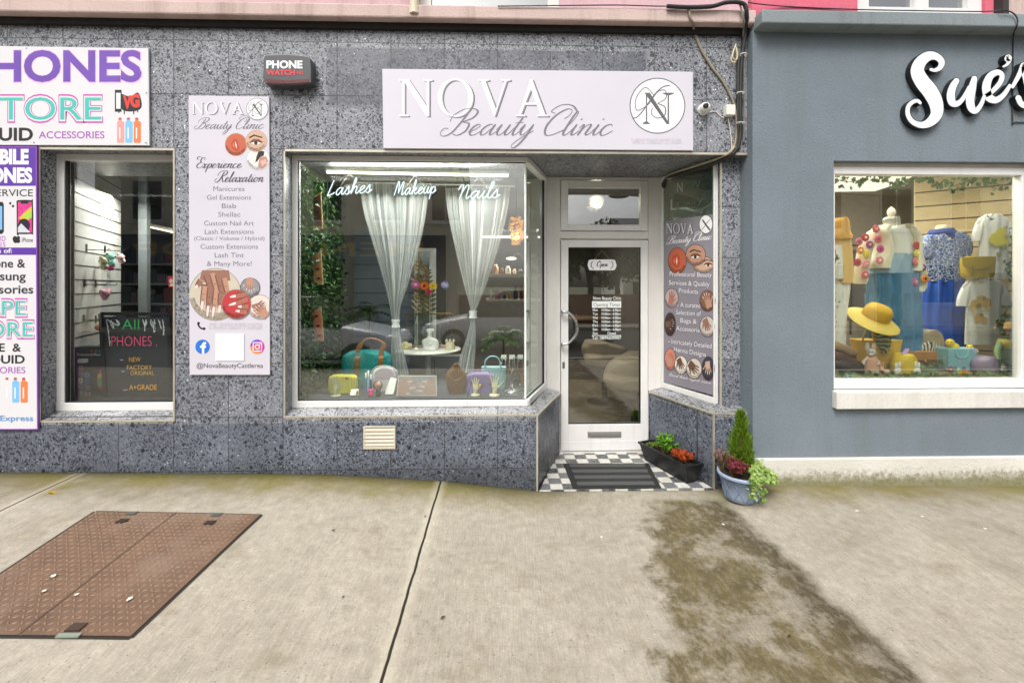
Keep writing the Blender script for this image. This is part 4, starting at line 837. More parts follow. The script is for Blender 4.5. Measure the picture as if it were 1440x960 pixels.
# ================================================================== SIGNS ON THE FACADE
WHT = M('#cbc8d2', .5, var=.02, scale=2, name='lilac_white_panel'); PW = M('#d6d5d9', .5, var=.02, scale=2); CARD = M('#e4e4e5', .5, var=0)
GREY = M('#8e8b94', .5, var=0); DGR = M('#57565c', .5, var=0); BLK = M('#1b1b1d', .5, var=0); LIL = M('#e6e4ea', .5, var=0); SHD = M('#a09da8', .5, var=0)
def emblem(mb, pl, cx, cy, r, off, colour, fill):
    k = r/36.0
    mb.use(fill).disc(pl, cx, cy, r, r, off); mb.use(colour).ring(pl, cx, cy, r, max(1.3*k, .5), off+.0002, 64)
    P = lambda pts: [(cx+x*k, cy+y*k) for x, y in pts]
    mb.poly(pl, P([(-17, -17), (-10, -17), (16, 24), (12, 24)]), off+.0003)
    for a in ((-16, -12.2, 24), (12.2, 16, 24)):
        mb.poly(pl, P([(a[0]+.8, -16), (a[1]-1.4, -16), (a[1]-1.4, a[2]-1), (a[0]+.8, a[2]-1)] if a[0] < 0 else [(a[0]+1.2, -16), (a[1]-.8, -16), (a[1]-.8, a[2]), (a[0]+1.2, a[2])]), off+.0004)
    mb.poly(pl, P([(-20, 24), (-19, 22.6), (-14.5, 20), (-11, 22.6), (-9, 24)]), off+.0005); mb.poly(pl, P([(6, -17), (22, -17), (21, -15.6), (16.4, -14), (12, -14), (8, -15.6)]), off+.0005)
    mb.ribbon(pl, P([(-33, 16), (-27, 15), (-18, 5), (-6, -12), (6, -24), (17, -27)]), 1.3*k, 1.3*k, off+.0006)
    mb.ribbon(pl, P([(-4, -13), (-16, -24), (-28, -10), (-27, 6), (-12, -2), (0, -18), (10, -20), (11, -10), (0, -3)]), .9*k, 1.0*k, off+.0007)
    mb.ribbon(pl, P([(0, -3), (10, 2), (9, 13), (-1, 16), (-8, 10), (-6, 2)]), .9*k, 1.4*k, off+.0007)
# ---- main fascia sign
YF = -.03; pf = PY(YF)
sg = thing('fascia_sign', 'wide lilac white fascia sign with grey lettering above the shop window and door', 'sign', at(756, 212, YF))
MB(WHT).poly(pf, [(537.5, 97), (974.5, 101), (975, 211.5), (539, 208.5)], -.025, .025).build('panel', sg, bevel=.002)
b = MB(DGR); serif(b, pf, 'NOVA', 563.5, 773.5, 165.5, 52, .0003, .15); b.use(GREY); serif(b, pf, 'NOVA', 562.5, 772.3, 164.8, 52, .0006, .15); b.build('lettering_shadow', sg)
b = MB(LIL); serif(b, pf, 'NOVA', 561, 770.5, 163.8, 52, .001, .15); b.build('lettering', sg)
b = MB(M('#77737d', .5, var=0)); b.script(pf, 'Beauty Clinic', 624, 862, 190.5, 15.5, .9, 3.0, .5, .0016); b.build('script_lettering', sg)
b = MB(DGR); emblem(b, pf, 924.5, 149, 38.5, .0006, M('#5a5e62', .5, var=0), CARD); b.build('emblem', sg)
b = MB(M('#c0bcc6', .6, var=.12, scale=30)); b.poly(pf, [(887, 195), (958, 195.5), (959, 203), (890, 203)], .0005); b.build('smeared_line', sg)
# ---- tall price list sign
YT = -.016; pt = PY(YT); sg = thing('service_list_sign', 'tall narrow lilac white sign listing beauty services with nail pictures beside the main window', 'sign', at(322, 527, YT))
MB(WHT).poly(pt, [(265, 134.5), (378.5, 136), (379.5, 527), (266.5, 527)], -.013, .013).build('panel', sg, bevel=.002)
b = MB(DGR); serif(b, pt, 'NOVA', 271.3, 343.8, 161.8, 16.5, .0003, .13); b.use(GREY); serif(b, pt, 'NOVA', 271, 343.3, 161.3, 16.5, .0005, .13); b.use(LIL); serif(b, pt, 'NOVA', 270, 342, 160.5, 16.5, .0008, .13); b.build('heading', sg)
b = MB(DGR); b.use(SHD).disc(pt, 362.6, 154.7, 15.6, 15.6, .0002); emblem(b, pt, 361.7, 153.5, 15, .0004, M('#45484c', .5, var=0), CARD); b.build('emblem', sg)
o = MB(M('#6b6872', .5, var=0)); o.script(pt, 'Beauty Clinic', 275, 371, 181.5, 6.6, .6, 1.5, .5, .0004)
o.use(M('#55535b', .5, var=0)); o.script(pt, 'Experience', 275, 340, 236.5, 6.3, .6, 1.7, .4, .0004); o.script(pt, 'Relaxation', 304, 371, 256, 6.6, .6, 1.7, .4, .0004); o.build('script_lettering', sg)
o = MB(M('#6f6c77', .5, var=0))
for s, x0, x1, yb, cp in (('Manicures', 300, 344, 268.8, 6.6), ('Gel Extensions', 291, 353, 280.9, 6.6), ('Biab', 312, 332, 292.8, 6.6), ('Shellac', 307, 338, 304.8, 6.6), ('Custom Nail Art', 287, 357, 317.2, 6.6), ('Lash Extensions', 288, 357, 329, 6.6), ('(Classic / Volume / Hybrid)', 273, 372, 337.9, 5.4), ('Custom Extensions', 282, 363, 350, 6.6), ('Lash Tint', 302, 343, 362, 6.6), ('& Many More!', 291, 354, 374, 6.6)):
    o.txt(pt, s, x0, x1, yb, cp, .0, .0004); flush_(o, sg, 'text_line')
o.use(M('#44424a', .5, var=0)).txt(pt, '@NovaBeautyCastlerea', 276.5, 370, 517, 6.4, .008, .0004); flush_(o, sg, 'text_line')
o.use(BLK).ribbon(pt, [(279, 454), (279.5, 458), (283, 461.5), (288, 462.5)], 2.2, 2.2, .0004); o.disc(pt, 279.3, 454.5, 1.9, 2.2, .0005); o.disc(pt, 287, 462, 2.2, 1.9, .0005); o.build('phone_symbol', sg)
b = MB(M('#bdbac3', .6, var=.14, scale=40)); b.rect(pt, 294, 454, 370, 463.5, .0004); b.build('smeared_line', sg)
pc = MB(BORD); cl = (266.8, 378.8)
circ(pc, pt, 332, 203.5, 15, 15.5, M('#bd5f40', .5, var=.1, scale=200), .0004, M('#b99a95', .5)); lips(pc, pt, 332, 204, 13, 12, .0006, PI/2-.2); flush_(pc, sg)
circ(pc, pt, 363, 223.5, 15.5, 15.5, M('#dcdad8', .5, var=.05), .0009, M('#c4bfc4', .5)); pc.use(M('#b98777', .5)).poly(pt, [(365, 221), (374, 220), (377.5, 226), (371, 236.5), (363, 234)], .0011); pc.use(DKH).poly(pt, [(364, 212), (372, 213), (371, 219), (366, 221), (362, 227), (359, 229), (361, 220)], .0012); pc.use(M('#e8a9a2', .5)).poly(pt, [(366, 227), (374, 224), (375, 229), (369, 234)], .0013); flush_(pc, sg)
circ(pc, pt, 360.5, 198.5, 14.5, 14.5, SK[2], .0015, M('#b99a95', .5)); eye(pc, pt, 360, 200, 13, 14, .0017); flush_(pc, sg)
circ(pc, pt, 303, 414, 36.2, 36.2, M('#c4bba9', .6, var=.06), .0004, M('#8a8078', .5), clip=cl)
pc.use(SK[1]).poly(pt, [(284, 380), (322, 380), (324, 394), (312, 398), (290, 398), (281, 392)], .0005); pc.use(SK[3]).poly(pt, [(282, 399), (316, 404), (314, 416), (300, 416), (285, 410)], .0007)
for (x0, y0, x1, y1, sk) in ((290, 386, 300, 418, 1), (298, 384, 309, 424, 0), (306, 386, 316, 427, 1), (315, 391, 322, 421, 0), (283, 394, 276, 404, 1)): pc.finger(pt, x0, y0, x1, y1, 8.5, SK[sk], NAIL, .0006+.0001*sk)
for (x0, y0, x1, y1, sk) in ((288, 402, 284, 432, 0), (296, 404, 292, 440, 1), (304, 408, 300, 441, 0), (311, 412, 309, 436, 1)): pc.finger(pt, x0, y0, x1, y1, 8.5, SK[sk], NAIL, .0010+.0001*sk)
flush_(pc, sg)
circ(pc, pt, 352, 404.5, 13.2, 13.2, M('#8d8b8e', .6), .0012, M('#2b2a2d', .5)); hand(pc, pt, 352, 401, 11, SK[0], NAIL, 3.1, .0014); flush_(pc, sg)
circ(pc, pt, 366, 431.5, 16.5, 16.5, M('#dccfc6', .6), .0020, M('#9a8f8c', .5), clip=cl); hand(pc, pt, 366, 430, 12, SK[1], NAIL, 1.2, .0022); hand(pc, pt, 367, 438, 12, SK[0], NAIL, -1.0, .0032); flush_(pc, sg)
circ(pc, pt, 333, 427.5, 20, 20, M('#b83b3d', .5, var=.2, scale=150), .0042, M('#8a8078', .5))
for (x0, y0, x1, y1) in ((346, 413, 327, 417), (349, 420, 326, 428), (350, 430, 337, 431), (348, 438, 334, 437)): pc.finger(pt, x0, y0, x1, y1, 8, SK[4], NAIL, .0046)
pc.build('printed_picture', sg)
b = MB(M('#1f6fd1', .5, var=0)); b.disc(pt, 285, 487.5, 10.2, 10.2, .0005); b.use(CARD).poly(pt, [(284, 497.5), (284, 489), (281.4, 489), (281.4, 485.6), (284, 485.6), (284, 483.5), (286.5, 480.8), (290, 480.8), (290, 484), (288, 484), (287.4, 485.6), (290, 485.6), (289.4, 489), (287.4, 489), (287.4, 497.5)], .0007); b.build('social_icon', sg)
b = MB(M('#c0399f', .5, var=0)); b.disc(pt, 362, 487.5, 10.2, 10.2, .0005); b.use(M('#6a45c9', .5, var=0)).poly(pt, [(362+10.2*math.cos(R(a)), 487.5+10.2*math.sin(R(a))) for a in range(180, 301, 12)], .0006); b.use(M('#f08a3c', .5, var=0)).poly(pt, [(362+10.2*math.cos(R(a)), 487.5+10.2*math.sin(R(a))) for a in range(60, 191, 10)], .00065)
b.use(M('#e0506b', .5, var=0)).disc(pt, 361, 489, 6, 6, .0007)
rr = [(362+sx*4.2+1.8*math.cos(a), 487.5+sy*4.2+1.8*math.sin(a)) for sx, sy, q in ((1, 1, 0), (-1, 1, PI/2), (-1, -1, PI), (1, -1, 3*PI/2)) for a in (q, q+PI/4, q+PI/2)]
b.use(CARD).ribbon(pt, rr+[rr[0]], 1.3, 1.3, .0009, 2); b.ring(pt, 362, 487.5, 3, 1.3, .0011, 20); b.disc(pt, 365.6, 484, .8, .8, .0011, 10); b.build('social_icon', sg)
b = MB(SHD); b.rect(pt, 304.5, 470, 344.5, 508.5, .0003); b.use(CARD).rect(pt, 303, 468.5, 343, 507, .0006); b.build('blank_card', sg)
# ---- alarm box
YA = -.09; pa = PY(YA); al = thing('alarm_box', 'dark grey alarm box with white and red lettering on the terrazzo wall', 'alarm box', at(403, 120, 0))
b = MB(M('#47484c', .35)); b.poly(pa, cat([(370, 84), (372, 78.5), (378, 77), (404, 76), (428, 78), (434, 80), (437, 86), (437.5, 112), (434, 117.5), (405, 119.5), (376, 118.5), (371.5, 115), (370, 108), (370, 84)], 3)[:-1], -.09, .088); b.build('casing', al, bevel=.012, seg=3)
b = MB(M('#5a1016', .3)); b.poly(pa, [(373, 111), (404, 113.5), (434.5, 111), (433.5, 116), (405, 118), (376, 116.5)], -.0015, .003); b.build('lens', al)
b = MB(CARD); b.txt(pa, 'PHONE', 374.5, 425.5, 96, 10, .045, .0005); b.use(M('#d33340', .4, var=0)).txt(pa, 'WATCH', 374.5, 415, 105.5, 6.6, .045, .0005); b.txt(pa, '+01', 416.5, 426, 105, 5, .02, .0005); b.build('lettering', al)
# ---- phone shop signs
YB = -.02; pb = PY(YB); sg = thing('phone_shop_sign', 'wide white sign reading phones in purple with turquoise lettering at the left edge', 'sign', at(60, 205, YB))
MB(PW).poly(pb, [(-190, 62), (208.5, 68), (210, 204.5), (-190, 203.5)], -.015, .015).build('panel', sg, bevel=.002)
PUR = M('#6a45a8', .5, var=.12, scale=4); PUR2 = M('#5a2f9e', .5, var=0); PINKL = M('#dba6d8', .5, var=0); TEA = M('#3fb9ae', .5, var=0); MAG = M('#c24aa2', .5, var=0); VIO = M('#a357b3', .5, var=0)
b = MB(PINKL); b.txt(pb, 'PHONES', -46.5, 200.7, 114.2, 41.5, .045, .0003); b.use(PUR).txt(pb, 'PHONES', -45, 199, 113.5, 40.5, .03, .0007); flush_(b, sg, 'lettering')
def outline_word(b, pl, s, x0, x1, yb, cap):
    b.use(MAG).txt(pl, s, x0-2.4, x1+2.4, yb+2.4, cap+4.8, .045, .0003, shear=.0); b.use(PW).txt(pl, s, x0-1.2, x1+1.2, yb+1.2, cap+2.4, .025, .0006); b.use(TEA).txt(pl, s, x0, x1, yb, cap, .0, .0010)
outline_word(b, pb, 'STORE', -26, 142.5, 168.5, 31); flush_(b, sg, 'lettering'); outline_word(b, pb, 'VAPE', -170, -38, 168.5, 31); flush_(b, sg, 'lettering')
b.use(BLK).txt(pb, 'E-LIQUID', -70, 46.5, 197.5, 17, .03, .0006); flush_(b, sg, 'lettering'); b.use(VIO).txt(pb, 'ACCESSORIES', 54.5, 147, 194.6, 9.6, .012, .0006); b.build('lettering', sg)
RED = M('#d4382f', .4, var=0)
def drips(b, pl, x, y, k):
    b.use(BLK).txt(pl, 'I', x-1*k, x+9*k, y+1.5*k, 24*k, .12, .0004); b.poly(pl, cat([(x+9*k, y-21*k), (x+22*k, y-17*k), (x+33*k, y-23*k), (x+38*k, y-12*k), (x+38*k, y), (x+28*k, y+5*k), (x+12*k, y+4*k), (x+8*k, y-4*k), (x+9*k, y-21*k)], 3)[:-1], .0004)
    for dx, L in ((5, 6), (13, 8), (20, 4), (27, 8), (33, 5)): b.poly(pl, [(x+(dx-1)*k, y), (x+(dx+1)*k, y), (x+(dx+.8)*k, y+(L+1)*k), (x+dx*k, y+(L+2)*k), (x+(dx-.8)*k, y+(L+1)*k)], .0004)
    b.use(CARD).txt(pl, 'I', x+1*k, x+7.5*k, y-.5*k, 20*k, .06, .0007); b.use(RED).txt(pl, 'V', x+11*k, x+24*k, y, 17*k, .06, .0009); b.txt(pl, 'G', x+22*k, x+36*k, y-2*k, 17*k, .06, .0011)
def vapes(b, pl, x, y, k):
    for i, (c, h) in enumerate((('#e59a97', 0), ('#78b9e3', 0), ('#ee7d4a', -2))):
        x0 = x+i*12*k; b.use(M(c, .4, var=0)).poly(pl, [(x0, y-30*k), (x0+2*k, y-31*k), (x0+2*k, y-34*k), (x0+7*k, y-34*k), (x0+7*k, y-31*k), (x0+10.5*k, y-30*k), (x0+10.5*k, y-1*k), (x0+9*k, y), (x0+1*k, y), (x0, y-1*k)], .0004)
        b.use(CARD).rect(pl, x0+3.2*k, y-22*k, x0+5*k, y-6*k, .0006)
        b.use(M('#b04a44', .4, var=0)).rect(pl, x0+2.4*k, y-36*k, x0+6.6*k, y-33*k, .0007)
b = MB(BLK); drips(b, pb, 162.5, 152, .95); b.build('logo', sg)
b = MB(BLK); vapes(b, pb, 164.5, 201, .98); b.build('product_picture', sg)
b = MB(M('#9a9aa0', .3, .6)); [b.disc(pb, x, y, 1.2, 1.2, .002) for x, y in ((206, 131), (205.5, 201), (37.5, 68.5), (48, 200.5))]; b.build('screw', sg)
YV = -.022; pv = PY(YV); sg = thing('phone_services_sign', 'tall white and purple sign with phone pictures at the far left edge', 'sign', at(-10, 604, YV))
MB(M('#8a4fb0', .5, var=0)).poly(pv, [(-150, 205), (51.5, 205.8), (53.5, 604), (-150, 604.5)], -.015, .015).build('panel', sg, bevel=.002)
b = MB(PW); b.poly(pv, [(-149, 262), (50.3, 261.5), (51, 348), (-149, 348)], .0004); b.poly(pv, [(-149, 358.5), (50.5, 358.5), (52, 602.5), (-149, 603)], .0004); b.use(PUR2).rect(pv, -149, 207, 50, 261.5, .0004); b.rect(pv, -149, 348.5, 50.8, 358, .0006); b.build('printed_ground', sg)
b = MB(CARD); b.txt(pv, 'MOBILE', -36, 40.5, 230, 19, .05, .0008); flush_(b, sg, 'lettering'); b.txt(pv, 'PHONES', -41, 45.5, 256, 19, .05, .0008); flush_(b, sg, 'lettering'); b.txt(pv, 'All types of:', -40, 17, 355.6, 6, .02, .0010)
b.use(BLK).txt(pv, 'SALES & SERVICE', -76, 46.5, 276, 9.5, .005, .0008); flush_(b, sg, 'lettering'); b.txt(pv, 'iPhone', 31, 46.5, 340.5, 6.2, .005, .0008); flush_(b, sg, 'lettering'); b.use(VIO).txt(pv, 'ANDROID', -30, 8, 339, 7, .005, .0008); flush_(b, sg, 'lettering'); b.txt(pv, 'PHONES', -30, 8, 347, 6, .005, .0008)
b.use(M('#2c2c33', .5, var=0)).txt(pv, 'iPhone &', -30, 36, 376, 11.5, .02, .0008); flush_(b, sg, 'lettering'); b.txt(pv, 'Samsung', -34, 36.5, 394, 11.5, .02, .0008); flush_(b, sg, 'lettering'); b.txt(pv, 'Accessories', -52, 47, 412.5, 11.5, .02, .0008)
outline_word(b, pv, 'VAPE', -46, 36.5, 443, 20); flush_(b, sg, 'lettering'); outline_word(b, pv, 'STORE', -58, 46.5, 473, 20); flush_(b, sg, 'lettering'); 
b.use(BLK).txt(pv, 'VAPE  &', -36, 30, 494, 11, .02, .0008); flush_(b, sg, 'lettering'); b.txt(pv, 'E-LIQUID', -46, 35, 510.5, 11, .025, .0008); flush_(b, sg, 'lettering'); b.use(VIO).txt(pv, 'ACCESSORIES', -50, 36, 524.5, 8.6, .01, .0008); flush_(b, sg, 'lettering'); b.use(M('#3f8fcf', .5, var=0)).txt(pv, '@VAPExpress', -42, 47, 591.5, 7.4, .02, .0008); b.build('lettering', sg)
b = MB(BLK); b.poly(pv, cat([(24, 333), (20.5, 332), (18, 335), (19, 340), (22, 342), (24, 341.3), (26, 342), (28.5, 340), (28, 336.5), (28.4, 333.5), (26, 332), (24, 333)], 3)[:-1], .0009); b.poly(pv, cat([(24, 331.5), (24.5, 328.8), (27, 327.5), (26.5, 330.3), (24, 331.5)], 2)[:-1], .0009); b.build('logo', sg)
b = MB(BLK); vapes(b, pv, 5.5, 566, .98); b.use(BLK)
b.poly(pv, cat([(23.5, 286), (25, 281.5), (44, 281.5), (46.5, 284), (46.8, 326), (44, 329), (26, 329), (23.8, 326), (23.5, 286)], 2)[:-1], .0007); b.use(M('#d4368a', .4, var=.2, scale=40)).poly(pv, [(25.3, 284), (44.8, 284), (45.3, 327), (25.5, 327)], .0009)
b.use(M('#e8b63c', .4, var=0)).poly(pv, [(26, 307), (36, 297), (44.8, 290), (45, 305), (37, 312)], .0011); b.use(M('#9bcf4a', .4, var=0)).poly(pv, [(33, 303), (44.8, 296), (45, 306), (38, 309)], .0012); b.use(M('#201d2a', .4, var=0)).disc(pv, 34, 317, 8.4, 9.5, .0013); b.use(M('#c9ccd6', .4, var=0)).poly(pv, [(25.5, 320), (30, 314), (43, 327), (25.5, 327)], .0014)
b.use(BLK).rect(pv, 29.5, 283.5, 40, 286.5, .0015); b.poly(pv, [(-10, 284), (3.5, 284), (5.5, 287), (5.5, 326), (3, 329), (-10, 329)], .0007); b.use(M('#7fb6e8', .4, var=0)).rect(pv, -10, 290, 3.3, 323, .0009); b.use(BLK).disc(pv, 14.5, 286, 1.7, 1.7, .0009); b.disc(pv, 18.5, 290, 1.7, 1.7, .0009); b.build('product_picture', sg)
# ---- air vent
YVt = -.006; v = thing('air_vent', 'cream slatted air vent low on the terrazzo under the window', 'vent', at(534, 631, 0)); f = MB(M('#c6bda9', .6, var=.1)); pvn = PY(0)
x0, x1, z0, z1 = X(511.5), X(556.5), Z(534, 630.5), Z(534, 598.5); q = .012
f.box(x0, x0+q, -.014, 0, z0, z1).box(x1-q, x1, -.014, 0, z0, z1).box(x0+q, x1-q, -.0135, 0, z0, z0+q*1.6).box(x0+q, x1-q, -.0135, 0, z1-q*.8, z1).build('frame', v, bevel=.002)
MB(M('#2d2a27', .9)).box(x0+.01, x1-.01, -.004, -.001, z0+.01, z1-.01).build('backing', v)
for i in range(5):
    za = z0+.024+i*(z1-z0-.035)/5; MB(M('#cbbfae', .6, var=.1)).hexa([(x0+q, -.013, za), (x1-q, -.013, za), (x1-q, -.003, za+.022), (x0+q, -.003, za+.022)], [(x0+q, -.013, za+.006), (x1-q, -.013, za+.006), (x1-q, -.003, za+.028), (x0+q, -.003, za+.028)]).build('slat', v)
# ---- security camera and junction box
c = thing('security_camera', 'small white dome security camera right of the fascia sign', 'camera', at(990, 160, 0)); p = at(990.5, 152.5, -.03)
MB(M('#e4e2dc', .4)).lathe([(.045, 0), (.046, .018), (.036, .03)], (p.x, -.001, p.z-.004), 24, (0, -1, 0)).ell((p.x, -.045, p.z), .04, .04, .04, 20, 12).build('housing', c); MB(M('#17181a', .15)).lathe([(.021, 0), (.021, .006), (.012, .009)], (p.x-.012, -.0800, p.z), 20, (-.3, -1, -.05)).build('lens', c)
p = at(1023, 158, 0); j = MB(M('#dfdbd2', .5)); j.box(p.x-.038, p.x+.036, -.06, -.001, p.z-.045, p.z+.04); tag(j.build('junction_box', bevel=.008), 'small white junction box between the security camera and the cable bundle', 'junction box')
# ---- cables
def cable(label, pts, r, col, name='cable', n=6, grp='cables clipped to the facade'):
    b = MB(M(col, .6, var=.15, scale=20)); b.tube(cat([tuple(at(x, y, Y)) for x, y, Y in pts], 6), r, n); return tag(b.build(name), label, 'cable', grp)
cable('thick black cable along the pink ledge, bending down beside the boutique corner', [(938, 9, -.125), (968, 10.5, -.125), (1000, 9.5, -.125), (1020, 4, -.13), (1038, 3.5, -.14), (1048, 8, -.14), (1050, 20, -.13), (1049, 40, -.05), (1045, 70, -.025), (1042, 100, -.02), (1041, 150, -.02), (1041, 190, -.02), (1037, 210, -.02)], .016, '#232325')
cable('dark cable running straight down the edge of the boutique corner', [(1046, 6, -.135), (1051, 24, -.125), (1047, 46, -.04), (1043, 78, -.022), (1038.5, 90, -.02), (1037.5, 150, -.02), (1037, 196, -.02), (1033, 211, -.02)], .013, '#2c2a28')
cable('thin grey cable at the outer edge of the vertical bundle', [(1040, 5, -.13), (1046, 30, -.12), (1045, 52, -.03), (1046.5, 100, -.012), (1046, 200, -.012)], .007, '#77756f')
cable('pale cable looping diagonally across the terrazzo from the ledge', [(968, 12, -.11), (971, 26, -.115), (975, 34, -.09), (976, 45, -.01), (984, 66, -.01), (999, 92, -.01), (1015, 113, -.01), (1025, 130, -.01), (1033, 150, -.014), (1036, 180, -.016), (1034, 200, -.016), (1028, 215, -.018)], .010, '#8d8470')
cable('second pale cable running tight beside the diagonal one', [(978, 47, -.008), (988, 72, -.008), (1003, 96, -.008), (1018, 116, -.008), (1028, 136, -.008), (1034, 160, -.01), (1034, 196, -.012), (1026, 216, -.014)], .006, '#a39c88')
cable('thin white lead dropping from the junction box', [(1024, 167, -.03), (1027, 185, -.012), (1029, 205, -.012), (1027, 217, -.01)], .0045, '#c9c4b6')
cable('small white lead joining dome camera and junction box', [(998, 158, -.01), (1006, 157, -.006), (1013, 163, -.01), (1018, 166, -.02)], .0035, '#d6d2c8')
cable('knotted cream cable loop hanging at the vertical bundle', [(1035, 62, -.03), (1032, 72, -.035), (1028, 84, -.035), (1033, 88, -.04), (1037, 78, -.04), (1034, 66, -.035), (1030, 80, -.045), (1036, 84, -.045), (1036, 70, -.04)], .006, '#c9bf9d')
cable('dark cable bundle running under the soffit to the door frame', [(1036, 208, -.02), (1028, 219, .0), (1005, 229, .10), (980, 237, .25), (955, 245, .50), (940, 250, .68), (933, 258, .735), (934, 264, .735)], .017, '#34312e')
cable('pale cable running under the soffit to the door frame', [(1033, 206, -.03), (1024, 216, -.015), (1002, 225.5, .08), (976, 234, .24), (952, 241.5, .48), (937, 248, .69), (936, 256, .73), (937, 261, .73)], .010, '#a79f8b')
cable('thin black wire along the coral wall above the slate ledge', [(1052, 4, -.1), (1100, 9, -.04), (1200, 13.5, -.04), (1300, 15.5, -.05), (1380, 16.5, -.05), (1404, 15, -.21), (1419, 16, -.22), (1428, 22, -.215), (1431, 30, -.215), (1429, 40, -.20), (1425, 52, -.095), (1424.5, 100, -.088), (1424, 170, -.088), (1428, 172, -.088), (1460, 172, -.088)], .0045, '#2b2d30')
cable('thin dark wire along the top edge of the pink ledge', [(700, 9, -.11), (800, 8, -.11), (870, 7.5, -.11), (935, 9, -.11), (1000, 7, -.11), (1030, 3, -.12)], .0045, '#4a4238')
cl = MB(M('#d8d4c8', .5))
for (x, y, r) in ((1049, 17, .03), (1046, 40, .03), (1044, 78, .028), (1040, 132, .03), (1040, 174, .03)):
    p = at(x, y, -.03); b = MB(M('#d8d4c8', .5)); b.tube([(p.x+r*math.cos(a), p.y-.015+r*.7*math.sin(a), p.z) for a in [2*PI*i/14 for i in range(15)]], .004, 5); tag(b.build('cable_tie'), 'white cable tie round the vertical cable bundle, %s' % {17: 'topmost, level with the ledge', 40: 'second from the top, just under the ledge', 78: 'third from the top, by the knotted loop', 132: 'fourth, above the junction box', 174: 'lowest, below the junction box'}[y], 'cable tie', 'ties on the cable bundle')
# ---- boutique letters
YL = YS-.045; plt = PY(YL); sg = thing('boutique_lettering', 'raised white script lettering with black sides on the slate blue wall', 'sign', at(1360, 180, YL))
def letter(name, sts):
    f = MB(M('#e4e6e8', .4, var=.02)); sd = MB(M('#14191c', .4)); outs = []
    for si, pts in enumerate(sts):
        p = cat(pts, 7); N = len(p); Lf = []; Rt = []
        for i in range(N):
            a, b = p[max(i-1, 0)], p[min(i+1, N-1)]; dx, dy = b[0]-a[0], b[1]-a[1]; L = math.hypot(dx, dy) or 1; w = p[i][2]/2; nx, ny = -dy/L, dx/L
            Lf.append((p[i][0], p[i][1], nx, ny, w)); Rt.append((p[i][0], p[i][1], -nx, -ny, w))
        def capp(q, d0): 
            x, y, nx, ny, w = q; a0 = math.atan2(ny, nx); return [(x, y, math.cos(a0+d0*a), math.sin(a0+d0*a), w) for a in (PI/4, PI/2, 3*PI/4)]
        for mb, grow, o0, th in ((f, 0, .0005+si*.0006, None), (sd, .9, -.04+si*.0004, .04)):
            vs = []
            for l_, r_ in zip(Lf, Rt):
                for q in (l_, r_): vs.append(plt.pt(q[0]+q[2]*(q[4]+grow), q[1]+q[3]*(q[4]+grow), o0 + (th or 0)))
            fs = [(2*i, 2*i+1, 2*i+3, 2*i+2) for i in range(N-1)]
            if th:
                M0 = len(vs); vs += [v-plt.n*th for v in vs]; fs += [(2*i, 2*i+2, M0+2*i+2, M0+2*i) for i in range(N-1)] + [(2*i+1, 2*i+3, M0+2*i+3, M0+2*i+1) for i in range(N-1)] + [(0, 1, M0+1, M0), (2*N-2, 2*N-1, M0+2*N-1, M0+2*N-2)]
            mb.add(vs, fs)
            for q in (p[0], p[-1]):
                ov = [plt.pt(q[0]+(q[2]/2+grow)*math.cos(2*PI*k/20), q[1]+(q[2]/2+grow)*math.sin(2*PI*k/20), o0+(th or 0)-.0002) for k in range(20)]
                if th: mb.prism([v-plt.n*th for v in ov], plt.n*(th-.0001))
                else: mb.add(ov, [tuple(range(20))])
    s_ = sd.build(name, sg); f.build('face', s_)
letter('letter', [[(1309, 98, 4), (1315, 99, 5), (1322, 95, 7), (1324, 87, 9), (1317, 80, 10), (1306, 79, 13), (1295, 87, 16), (1290, 100, 19), (1296, 114, 21), (1308, 129, 22), (1316, 145, 20), (1317, 160, 17), (1309, 171, 13), (1297, 176, 9), (1284, 172, 7), (1277, 162, 6.5), (1277, 151, 6), (1283, 144, 5.5), (1290, 142, 5), (1294, 145, 4)]])
letter('letter', [[(1345, 114, 8), (1340, 122, 10), (1337, 134, 11.5), (1339, 144, 11), (1346, 146, 8), (1354, 139, 6), (1364, 122, 6)], [(1370, 111, 8), (1367, 124, 11), (1364, 140, 12), (1366, 152, 11), (1372, 156, 8), (1379, 148, 6), (1384, 136, 5)]])
letter('letter', [[(1384, 136, 5), (1394, 130, 6), (1406, 117, 7), (1409, 106, 7), (1402, 102, 8), (1392, 108, 10), (1387, 122, 12), (1390, 136, 12), (1400, 141, 9), (1411, 134, 7), (1420, 121, 5)]])
letter('apostrophe', [[(1417, 83, 9), (1418, 82, 10), (1419, 86, 6), (1416, 91, 4), (1411, 94, 2.5)]])
letter('letter', [[(1424, 122, 5), (1434, 104, 7), (1440, 92, 9), (1443, 104, 12), (1447, 120, 13), (1450, 136, 12), (1444, 148, 9), (1436, 146, 8), (1432, 138, 8)]])
# ================================================================== SALON WINDOW DISPLAY
def row(z, Y): return HOR + (CAM.z - z)*F/(Y - CAM.y)
def base(px, Y, z): return at(px, row(z, Y), Y)
rnd = random.Random(11)
# ---- leafy wall
hx = xl + .012; hg = thing('leaf_wall', 'dense dark green artificial leaf wall on the left side of the salon window', 'leaf wall', (hx+.05, .5, zPL))
MB(M('#1c2a16', .9)).box(hx-.008, hx+.01, YW+.075, 1.15, zPL+.002, zT-.05).build('backing', hg)
b = MB(LEAF('#1b3018', '#44672f', 'hedge_leaf', .2))
for i in range(5200):
    p = Vector((hx+.01+abs(rnd.gauss(0, .035)), rnd.uniform(YW+.09, 1.16), rnd.uniform(zPL+.01, zT-.06))); d = Vector((rnd.uniform(.2, 1), rnd.gauss(0, .8)-.2, rnd.gauss(-.1, .8))); b.leaf(p, d, (rnd.gauss(0, .5), rnd.gauss(0, 1), 1), rnd.uniform(.035, .065), rnd.uniform(.022, .036), rnd.uniform(0, .6))
b.build('foliage', hg)
